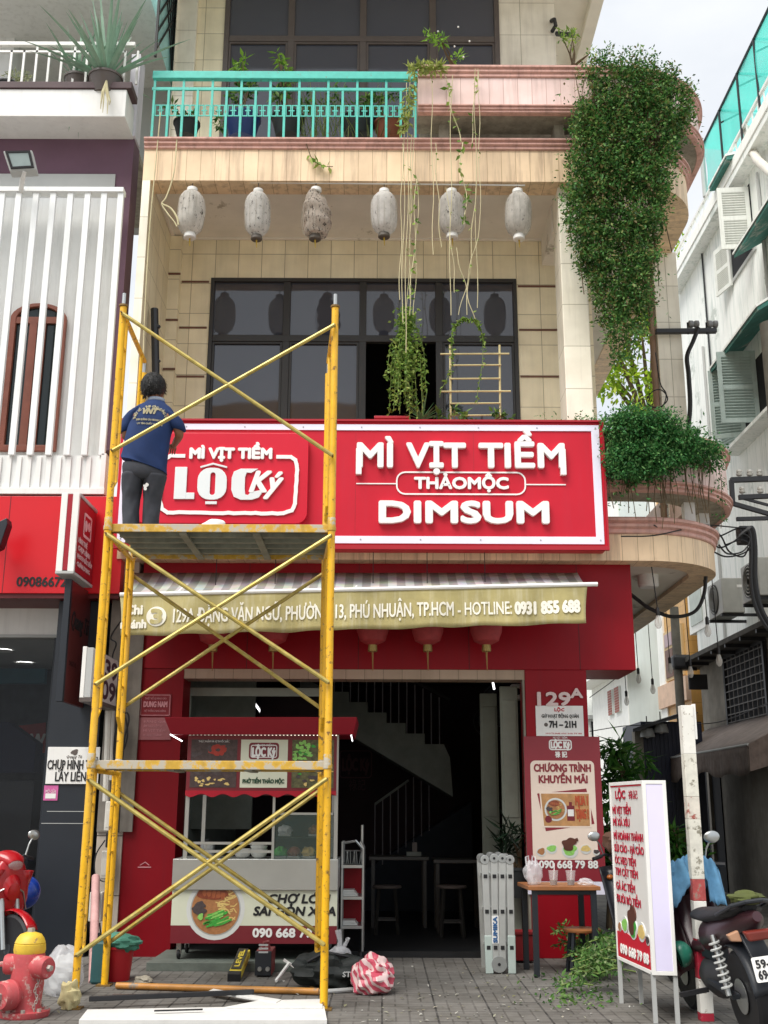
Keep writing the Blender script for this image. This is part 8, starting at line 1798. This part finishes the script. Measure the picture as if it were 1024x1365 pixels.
MB().bar(p0_, p1_, .105, .07, V((0, -1, .3))).build('carton', mat('carton_yellow', 'c9b43c', .5, var=.1), bx_, bevel=.004); MB().bar(p0_ - d_ * .04, p0_ + d_ * .08, .108, .073, V((0, -1, .3))).build('end_cap', M_BLACK, bx_)
ux = frame_of(d_, V((0, -1, .3)))[0]; nn_ = frame_of(d_, V((0, -1, .3)))[1]; 
if nn_.y > 0: nn_ = -nn_
Fb_ = Face(p0_ + nn_ * .036 + d_ * .15 + d_.normalized().cross(nn_).normalized() * -.0, d_ * .75, nn_.cross(d_.normalized()) * .06); mb = MB(); Fb_.rect(mb, 0, Fb_.w, -.045, .045, 0, .002); mb.build('label', mat('carton_black', '2a2a22', .5), bx_); Fb_.text('INGCO', Fb_.w * .1, Fb_.w * .9, -.02, .04, mat('carton_yellow', 'c9b43c'), bx_, bold=.003, lift=.003) if False else Fb_.text('LEVEL', Fb_.w * .1, Fb_.w * .9, -.02, .04, mat('carton_yellow', 'c9b43c'), bx_, bold=.003, lift=.003)
# bags
def bag_stripes():
    m = bpy.data.materials.new('striped_plastic'); m.use_nodes = True; t = m.node_tree; N = t.nodes; L = t.links; tc_ = N.new('ShaderNodeTexCoord'); mp = N.new('ShaderNodeMapping'); mp.inputs['Rotation'].default_value = (.3, .5, .7); w = N.new('ShaderNodeTexWave'); w.inputs['Scale'].default_value = 6.; w.inputs['Distortion'].default_value = 3.2; w.inputs['Detail Scale'].default_value = 1.2
    L.new(tc_.outputs['Object'], mp.inputs[0]); L.new(mp.outputs[0], w.inputs[0]); r = N.new('ShaderNodeValToRGB'); e = r.color_ramp.elements; e[0].position = .45; e[0].color = (.62, .09, .14, 1); e[1].position = .55; e[1].color = (.78, .58, .56, 1); L.new(w.outputs['Fac'], r.inputs[0]); L.new(r.outputs[0], N['Principled BSDF'].inputs['Base Color']); N['Principled BSDF'].inputs['Roughness'].default_value = .35; return m
pb = thing('striped_bag', 'tied pink and white striped plastic bag lying on the pavers', 'bag', G(497, 1328)); c = G(497, 1327); r_ = .135
crumple(c + V((0, .1, .12)), (r_, .13, .135), 17, 36, 24, .36, flat=.003).build('body', bag_stripes(), pb, smooth=True); crumple(c + V((-.06, .08, .22)), (.035, .025, .04), 5, 14, 8, .3, flat=None).build('knot', M_WHITE, pb, smooth=True)
db = thing('black_bag', 'flat black tool bag with small white print behind the scaffold post', 'bag', G(440, 1322)); c = G(441, 1318); crumple(c + V((0, .12, .12)), (.26, .15, .12), 23, 34, 22, .42, flat=.003).build('body', mat('black_nylon', '1b211f', .6, var=.2, bump=.3), db, smooth=True)
Fd = Face(c + V((.10, -.07, .10)), (.11, 0, 0), (0, .02, .05)); Fd.text('STB', 0, .1, 0, .04, M_GREYW, db, res=1, bold=.002); MB().tube([c + V((-.2, .05, .2)), c + V((-.05, .02, .28)), c + V((.15, .05, .24))], .014, 6).build('strap', M_BLACK, db, smooth=True)
wbg = thing('white_bag', 'white plastic bag with knotted handles on top of the black tool bag', 'bag', W(453, 1285, 10.5)); c = W(453, 1278, 10.5); crumple(c, (.10, .08, .09), 31, 22, 14, .25, flat=None).build('body', M_BAGC, wbg, smooth=True); MB().tube([c + V((.02, 0, .06)), c + V((.05, 0, .13)), c + V((.07, 0, .17)), c + V((.05, .01, .11))], [.02, .016, .02, .012], 8).build('handle', M_BAGC, wbg, smooth=True); MB().tube([c + V((-.01, 0, .06)), c + V((0, 0, .15)), c + V((-.02, 0, .24))], [.03, .02, .028], 8).build('handle', M_BAGC, wbg, smooth=True)
tl_ = thing('hand_tool', 'white and red hand tool lying beside the welding machine', 'tool', G(378, 1312)); A, B = G(368, 1311), G(385, 1300); A.z, B.z = .02, .1; MB().bar(A, B, .02, .02).build('shaft', M_WHITE, tl_); MB().bar(B + V((-.05, 0, .03)), B + V((.05, 0, -.03)), .022, .022).build('head', M_WHITE, tl_); MB().tube([G(398, 1310) + V((0, 0, .03)), G(406, 1302) + V((0, 0, .06))], .03, 8).build('grip', M_RFAS, tl_, smooth=True)
rk_ = thing('broken_stone', 'pale lump of broken plaster on the pavers left of the step', 'stone', G(191, 1312)); crumple(G(191, 1311) + V((0, 0, .02)), (.07, .05, .04), 44, flat=.002).build('stone', M_CONC, rk_)
bu = thing('red_bucket', 'red plastic bucket at the foot of the tiled column', 'bucket', G(148, 1311)); c = G(149, 1310); c.y += .15; MB().lathe([(0, 0), (.115, 0), (.14, .26), (.15, .262), (.15, .28), (.135, .28), (.11, .02), (0, .02)], c, n=24).build('body', mat('bucket_red', 'b01520', .4, var=.06), bu, smooth=True)
tw = thing('green_cloth', 'sea green cloth draped over the red bucket', 'cloth', c + V((.02, 0, .3))); crumple(c + V((.03, -.02, .30)), (.15, .12, .07), 52, 26, 16, .3, flat=None).build('cloth', mat('cloth_green', '47806d', .9, var=.2, bump=.3), tw, smooth=True)
gbn = thing('green_bin', 'dark teal plastic canister beside the red bucket', 'canister', G(126, 1314)); q = G(126, 1313); MB().box(q.x - .05, q.x + .08, q.y + .02, q.y + .2, .002, .34).build('body', mat('canister_teal', '2c5557', .5, var=.1), gbn, bevel=.02); MB().lathe([(.03, .36), (.03, .4), (0, .4)], (q.x, q.y + .12, 0), n=12).build('cap', M_BLACK, gbn)
wpb = thing('plastic_bag', 'pale crumpled plastic bag standing behind the fire hydrant', 'bag', G(78, 1330)); c = G(78, 1330); crumple(c + V((0, .1, .16)), (.15, .12, .20), 61, 26, 18, .2, flat=.003).build('body', M_BAGC, wpb, smooth=True); crumple(c + V((0, .12, .14)), (.10, .08, .13), 62, flat=.004).build('contents', M_GREYW, wpb)
# ================================================================== fire hydrant
YHd = 8.55; hc_ = W(37, 1300, YHd); hc_.z = 0; k_ = YHd / 1470 * 1.0
hy = thing('fire_hydrant', 'weathered red fire hydrant with yellow bonnet on the pavement', 'hydrant', hc_)
M_HYD = mat('hydrant_red', 'b2464a', .6, var=.2, scale=9, patches=.36, pcol=(.50, .30, .27), pscale=13, streak=.5, dirt=(.35, .12, .11)); M_HYY = mat('hydrant_yellow', 'd6b338', .5, var=.15, scale=12, patches=.15, pcol=(.25, .14, .08), pscale=16); M_HYM = mat('hydrant_metal', 'a9a49c', .5, metal=.3, var=.25, scale=20)
hz_ = lambda py: W(37, py, YHd).z
MB().lathe([(.17, 0), (.175, .012), (.175, .04), (.12, .045), (.11, .07), (.112, hz_(1325)), (.12, hz_(1312)), (.116, hz_(1300)), (.112, hz_(1272)), (.108, hz_(1270))], hc_, n=30).build('barrel', M_HYD, hy, smooth=True)
MB().lathe([(.109, hz_(1270)), (.114, hz_(1266)), (.110, hz_(1258)), (.106, hz_(1257.5)), (.106, hz_(1256.5)), (.108, hz_(1256)), (.095, hz_(1250)), (.075, hz_(1245)), (.03, hz_(1242)), (0, hz_(1242))], hc_, n=30).build('bonnet', M_HYY, hy, smooth=True)
MB().lathe([(.028, hz_(1243)), (.026, hz_(1237)), (0, hz_(1237))], hc_, n=6).build('bolt', M_HYM, hy)
def nozzle(c, ax, r, l, m=M_HYD, capm=M_HYD):
    n_ = MB().lathe([(r * .8, 0), (r * .8, l * .45), (r * 1.02, l * .5), (r * 1.05, l * .58), (r, l * .62), (r, l * .9), (r * .85, l), (0, l)], c, ax, 22).build('nozzle', m, hy, smooth=True)
    MB().lathe([(r * .3, l), (r * .28, l + .03), (0, l + .03)], c, ax, 5).build('cap_nut', capm, n_)
nozzle(hc_ + V((.0, -.02, hz_(1287))), (.85, -.5, 0), .078, .21, M_HYD, M_HYM); nozzle(hc_ + V((0, 0, hz_(1285))), (-1, -.1, 0), .07, .17); nozzle(hc_ + V((-.02, -.02, hz_(1323))), (-.55, -.85, 0), .10, .20, M_HYD, M_HYM)
for k in range(8): a = 2 * math.pi * k / 8 + .2; MB().lathe([(.016, 0), (.016, .022), (0, .022)], hc_ + V((math.cos(a) * .148, math.sin(a) * .148, .04)), n=6).build('flange_bolt', M_HYM, hy)
ch = [hc_ + V((.10 + .01 * math.sin(i), -.10, hz_(1300) - .018 * i)) for i in range(13)]
mb = MB()
for i, p in enumerate(ch): mb.tube([p + V((.008 * math.cos(a) * (1 if i % 2 else .2), .008 * math.cos(a) * (.2 if i % 2 else 1), .013 * math.sin(a))) for a in [2 * math.pi * q / 8 for q in range(9)]], .003, 4)
mb.build('chain', M_HYM, hy)
# ================================================================== motorbikes
def wheel(root, c, r, w, m_rim):
    t = MB().lathe([(r * .80, -w * .42), (r * .90, -w * .5), (r * .98, -w * .32), (r, 0), (r * .98, w * .32), (r * .90, w * .5), (r * .80, w * .42)], c, (0, 1, 0), 32); k = len(t.v)
    wl_ = t.build('wheel', M_BLACK, root, smooth=True)
    rm = MB().lathe([(r * .70, -w * .3), (r * .81, -w * .42), (r * .81, w * .42), (r * .70, w * .3), (r * .70, -w * .3)], c, (0, 1, 0), 32).lathe([(0, -w * .5), (r * .16, -w * .5), (r * .16, w * .5), (0, w * .5)], c, (0, 1, 0), 14)
    for i in range(5):
        a = 2 * math.pi * i / 5; d = V((math.cos(a), 0, math.sin(a))); rm.bar(V(c) + d * r * .12, V(c) + d * r * .74, .03, .03, V((0, 1, 0)))
    rm.build('rim', m_rim, wl_, smooth=True); MB().lathe([(r * .1, w * .5), (r * .38, w * .52), (r * .38, w * .58), (r * .1, w * .58)], c, (0, 1, 0), 20).build('brake_disc', M_STEEL, wl_)
def moped(name, label, paint, plate, old=True, group=None):
    root = thing(name, label, 'motorbike', (0, 0, 0), group); M_RIM = mat('rim_dark', '4a4c50', .4, metal=.6, var=.1)
    wheel(root, (0, 0, .285), .285, .085, M_RIM); wheel(root, (1.22, 0, .285), .285, .075, M_RIM)
    for s_ in (-1, 1):
        MB().bar((0, .08 * s_, .285), (.45, .09 * s_, .33), .05, .03).build('swing_arm', M_BLK, root); MB().tube([(-.01, .13 * s_, .30), (.10, .13 * s_, .66)], .018, 8).build('damper', M_STEEL, root)
        MB().tube([(-.005 + .1 * q / 90 + .034 * math.cos(q * .55), .13 * s_ + .034 * math.sin(q * .55), .34 + .29 * q / 90) for q in range(91)], .008, 5).build('spring', M_GREYW, root)
        MB().tube([(1.22, .07 * s_, .285), (1.10, .075 * s_, .68)], .022, 8).build('fork', M_STEEL, root, smooth=True)
        MB().tube([(1.02, .05 * s_, 1.0), (.98, .17 * s_, 1.04), (.92, .28 * s_, 1.02)], .012, 8).build('handlebar', M_BLK, root); MB().tube([(.945, .22 * s_, 1.03), (.90, .32 * s_, 1.015)], .018, 8).build('grip', M_BLACK, root); MB().tube([(.97, .19 * s_, 1.04), (.96, .22 * s_, 1.14), (.95, .25 * s_, 1.19)], .007, 6).build('mirror_stem', M_STEEL, root); MB().ball((.94, .27 * s_, 1.22), (.018, .062, .045), 16, 10).build('mirror', M_STEEL, root, smooth=True)
        MB().bar((.5, .10 * s_, .26), (.5, .3 * s_, .25), .03, .03).build('foot_peg', M_BLACK, root)
    L3 = lambda rows: loft([(V((x, 0, z)), V((0, w, 0)), V((dx, 0, dz))) for x, z, w, dx, dz in rows], 24)
    L3(((.62, .60, .02, .0, .05), (.5, .60, .10, .02, .11), (.2, .66, .125, .02, .10), (-.1, .72, .115, .02, .085), (-.32, .78, .08, .02, .06), (-.43, .81, .03, .01, .03))).build('tail_fairing', paint, root, smooth=True)
    L3(((.70, .72, .03, .0, .02), (.62, .735, .10, .0, .045), (.35, .75, .13, .0, .05), (.05, .785, .135, .0, .05), (-.22, .83, .12, .0, .045), (-.32, .85, .05, .0, .02))).build('seat', M_BLACK, root, smooth=True)
    L3(((.78, .30, .06, .05, .04), (.62, .33, .10, .03, .12), (.45, .33, .12, .03, .13), (.3, .36, .07, .03, .09))).build('engine', mat('engine_grey', '3a3b3d', .5, metal=.5, var=.2), root, smooth=True)
    L3(((.60, .52, .06, .03, .05), (.80, .50, .07, .05, .05), (.95, .66, .08, .06, .05), (1.02, .86, .07, .05, .03))).build('frame_cover', paint, root, smooth=True)
    for s_ in (-1, 1): MB().grid(lambda u, v: (.82 + .26 * v + .05 * math.sin(u * 3.14), s_ * (.06 + .16 * u), .36 + .56 * v - .08 * u * (1 - v)), 6, 8).build('leg_shield', paint, root, smooth=True, solid=.014)
    L3(((.90, 1.0, .10, .02, .03), (.98, 1.02, .135, .03, .06), (1.08, .99, .11, .03, .06), (1.13, .96, .07, .02, .04))).build('handlebar_cowl', paint, root, smooth=True); MB().ball((1.12, 0, .965), (.035, .075, .05), 18, 10).build('headlight', M_CLEAR if not old else M_GREYW, root, smooth=True)
    L3(((1.05, .80, .12, .02, .12), (1.10, .78, .10, .02, .11), (1.15, .74, .06, .01, .07))).build('front_cowl', paint, root, smooth=True)
    for s_ in (-1, 1): MB().ball((1.06, .13 * s_, .82), (.03, .035, .025), 12, 8).build('indicator', mat('amber_lens', 'b8682a', .3), root, smooth=True)
    MB().grid(lambda u, v: (1.22 + .325 * math.cos(R(35 + 115 * u)), (v - .5) * .10, .285 + .325 * math.sin(R(35 + 115 * u)) - .03 * abs(v - .5)), 14, 4).build('front_fender', paint, root, smooth=True, solid=.008)
    MB().grid(lambda u, v: (.33 * math.cos(R(75 + 95 * u)), (v - .5) * .15, .285 + .33 * math.sin(R(75 + 95 * u)) - .04 * abs(v - .5)), 14, 4).build('rear_fender', M_BLK, root, smooth=True, solid=.008)
    MB().bar((-.22, 0, .70), (-.44, 0, .50), .13, .02, V((1, 0, 1))).build('mudguard', M_BLK, root, bevel=.006)
    MB().prism([V((-.40, y, z)) for y, z in ((-.11, .735), (.11, .735), (.085, .675), (-.085, .675))], (-.05, 0, -.005)).build('tail_light', mat('tail_lens', '6e2a22', .2, var=.2), root, bevel=.012)
    for s_ in (-1, 1): MB().prism([V((-.36, s_ * y, z)) for y, z in ((.125, .74), (.20, .72), (.18, .68), (.11, .67))], (-.04, 0, 0)).build('indicator', mat('amber_lens_clear', 'b0866a', .25), root, bevel=.008)
    MB().tube([(-.05, .13, .80), (-.35, .12, .88), (-.42, .05, .90), (-.42, -.05, .90), (-.35, -.12, .88), (-.05, -.13, .80)], .014, 8).build('grab_rail', M_BLK, root, smooth=True)
    MB().tube([(.45, -.14, .22), (.1, -.17, .25), (-.05, -.175, .29)], .025, 10).build('exhaust_pipe', M_STEEL, root, smooth=True); MB().lathe([(.03, 0), (.05, .05), (.052, .36), (.035, .42), (0, .42)], (.0, -.175, .28), (-1, 0, .22), 16).build('muffler', M_BLK, root, smooth=True)
    MB().box(.38, .66, -.05, .05, .45, .56).build('frame', M_BLK, root)
    if not old:
        L3(((1.00, .40, .13, .10, .03), (1.02, .52, .19, .09, .03), (1.04, .68, .215, .08, .03), (1.05, .84, .20, .075, .03), (1.05, .93, .15, .07, .03), (1.05, 1.0, .10, .07, .02))).build('front_shield', paint, root, smooth=True)
        for s_ in (-1, 1): MB().tube([(1.06, .205 * s_, .60), (1.115, .12 * s_, .74), (1.13, 0, .80)], .008, 6).build('chrome_trim', M_STEEL, root, smooth=True)
        L3(((.75, .36, .20, .25, .03), (.75, .31, .20, .28, .03), (.75, .27, .16, .25, .02))).build('footboard', M_BLK, root, smooth=True); L3(((.45, .40, .14, .05, .1), (.2, .52, .19, .05, .2), (-.15, .55, .17, .05, .2), (-.4, .62, .08, .03, .1))).build('rear_cowl', paint, root, smooth=True)
    if plate:
        P_ = Face((-.475, .095, .44), (0, -.19, 0), (.035, 0, .14)); mb = MB(); P_.rrect(mb, 0, P_.w, 0, P_.h, .012, -.002, .002); pl_ = mb.build('licence_plate', M_WHITE, root); P_.text(plate[0], .02, P_.w - .02, P_.h * .56, .045, M_INK, pl_, bold=.002, lift=.003); P_.text(plate[1], .02, P_.w - .02, P_.h * .12, .048, M_INK, pl_, bold=.002, lift=.003)
    return root
M_BMAR = mat('dull_maroon_paint', '3c2228', .35, var=.15, scale=6, spec=.5); M_BBLK = mat('dull_black_paint', '1c1d22', .35, var=.15, scale=6)
mb1 = moped('motorbike', 'dusty black and maroon motorbike with jeans thrown over its handlebar behind the striped post', M_BMAR, ('59-S2', '694.19'))
hd_ = R(93); fw = G(927, 1346); rw = fw - V((math.cos(hd_), math.sin(hd_), 0)) * 1.22
mb1.location = (rw.x, rw.y, .002); mb1.rotation_euler = (R(-7), 0, hd_)
mb2 = moped('motorbike', 'dark parked motorbike half hidden behind the white menu stand', M_BBLK, ('59-P1', '916.31'))
q = G(903, 1318); mb2.location = (q.x + .08, q.y + .35, .002); mb2.rotation_euler = (R(-6), 0, R(96))
mb3 = moped('red_scooter', 'bright red scooter cut off by the frame beside the black pillar', mat('scooter_red', 'a50c18', .25, var=.04, scale=3, spec=.6), None, False)
q = G(8, 1318); mb3.location = (q.x - 1.0, q.y + .85, .002); mb3.rotation_euler = (R(-4), 0, R(-38))
def at_bike(b, p): return b.matrix_basis @ V(p)
bpy.context.view_layer.update()
jn = thing('blue_jeans', 'faded blue jeans draped over the handlebar of the maroon motorbike', 'jeans', at_bike(mb1, (.95, 0, 1.05))); M_JEAN = mat('jean_blue', '5c8db0', .9, var=.2, scale=12, bump=.3, streak=.2, dirt=(.12, .2, .3))
c0_, c1_ = at_bike(mb1, (.93, .17, 1.0)), at_bike(mb1, (.95, -.28, 1.02)); mid = at_bike(mb1, (1.0, 0, 1.14))
def drap(u, v):
    p = c0_.lerp(c1_, u); p.z += .10 * math.sin(math.pi * u) + .012 * math.sin(u * 22 + v * 5); d = (v - .5) * 2; p += V((math.cos(hd_), math.sin(hd_), 0)) * d * .13; p.z -= abs(d) ** 2 * (.16 + .2 * max(0, .5 - abs(u - .15)) + .14 * (u > .7)); return p
def fold(u, v):
    p = drap(u, v); a = u * 34 + 3 * math.sin(v * 5); p.z += .011 * math.sin(a) + .006 * math.sin(a * 2.3 + v * 9); p += V((math.cos(hd_), math.sin(hd_), 0)) * (.014 * math.sin(a * .7 + 2 * v)) ; return p
MB().grid(fold, 70, 30).build('cloth', M_JEAN, jn, smooth=True, solid=.006, fix=False)
l0 = at_bike(mb1, (.9, .15, .98)); loft([(l0 + V((.0, 0, .04)), V((.07, 0, 0)), V((0, .05, 0))), (l0 + V((-.01, -.01, -.12)), V((.065, 0, 0)), V((0, .05, 0))), (l0 + V((-.02, -.02, -.26)), V((.06, 0, 0)), V((0, .045, 0))), (l0 + V((-.02, -.02, -.36)), V((.066, 0, 0)), V((0, .05, 0)))], 20, .08, 3).build('trouser_leg', M_JEAN, jn, smooth=True)
def helmet(name, label, c, r, m, tilt=0.):
    t = thing(name, label, 'helmet', c); mb = MB(); n = 22
    for i in range(13):
        th = R(8) + R(100) * i / 12
        for k in range(n): p = 2 * math.pi * k / n; v = V((math.sin(th) * math.cos(p) * r * 1.08, math.sin(th) * math.sin(p) * r * .92, math.cos(th) * r)); v.rotate(Matrix.Rotation(tilt, 3, 'Y')); mb.v.append(tuple(V(c) + v))
    mb.f = [(i * n + k, i * n + (k + 1) % n, (i + 1) * n + (k + 1) % n, (i + 1) * n + k) for i in range(12) for k in range(n)] + [tuple(range(n - 1, -1, -1))]; mb.mi = [0] * len(mb.f)
    mb.build('shell', m, t, smooth=True, solid=.02); MB().tube([V(c) + V((.03, -r * .8, -.02)), V(c) + V((.0, -r * .3, -r * 1.25)), V(c) + V((-.03, r * .6, -.02))], .008, 5).build('strap', M_BLACK, t)
helmet('green_helmet', 'sea green helmet hooked low on the maroon motorbike', at_bike(mb1, (.80, .16, .46)), .075, mat('helmet_green', '2f7a66', .3, var=.05), R(70)); helmet('blue_helmet', 'glossy blue helmet hanging beside the red scooter', W(33, 1190, 10.6), .13, mat('helmet_blue', '17388e', .2, var=.05), R(115))
gc = thing('green_cloth', 'olive green knotted cloth on the tail of the maroon motorbike', 'cloth', at_bike(mb1, (-.32, 0, .9))); crumple(at_bike(mb1, (-.30, 0, .91)), (.09, .08, .035), 71, 24, 14, .35, flat=None).build('cloth', mat('olive_cloth', '4f5628', .9, var=.25, bump=.3), gc, smooth=True)
cv = thing('bike_cover', 'brown cap shaped cover over the mirror of the hidden motorbike', 'cover', at_bike(mb2, (.95, 0, 1.1))); crumple(at_bike(mb2, (1.0, -.05, 1.12)), (.2, .2, .13), 81, 22, 14, .18, flat=None).build('cover', mat('brown_cover', '54392c', .7, var=.25), cv, smooth=True)
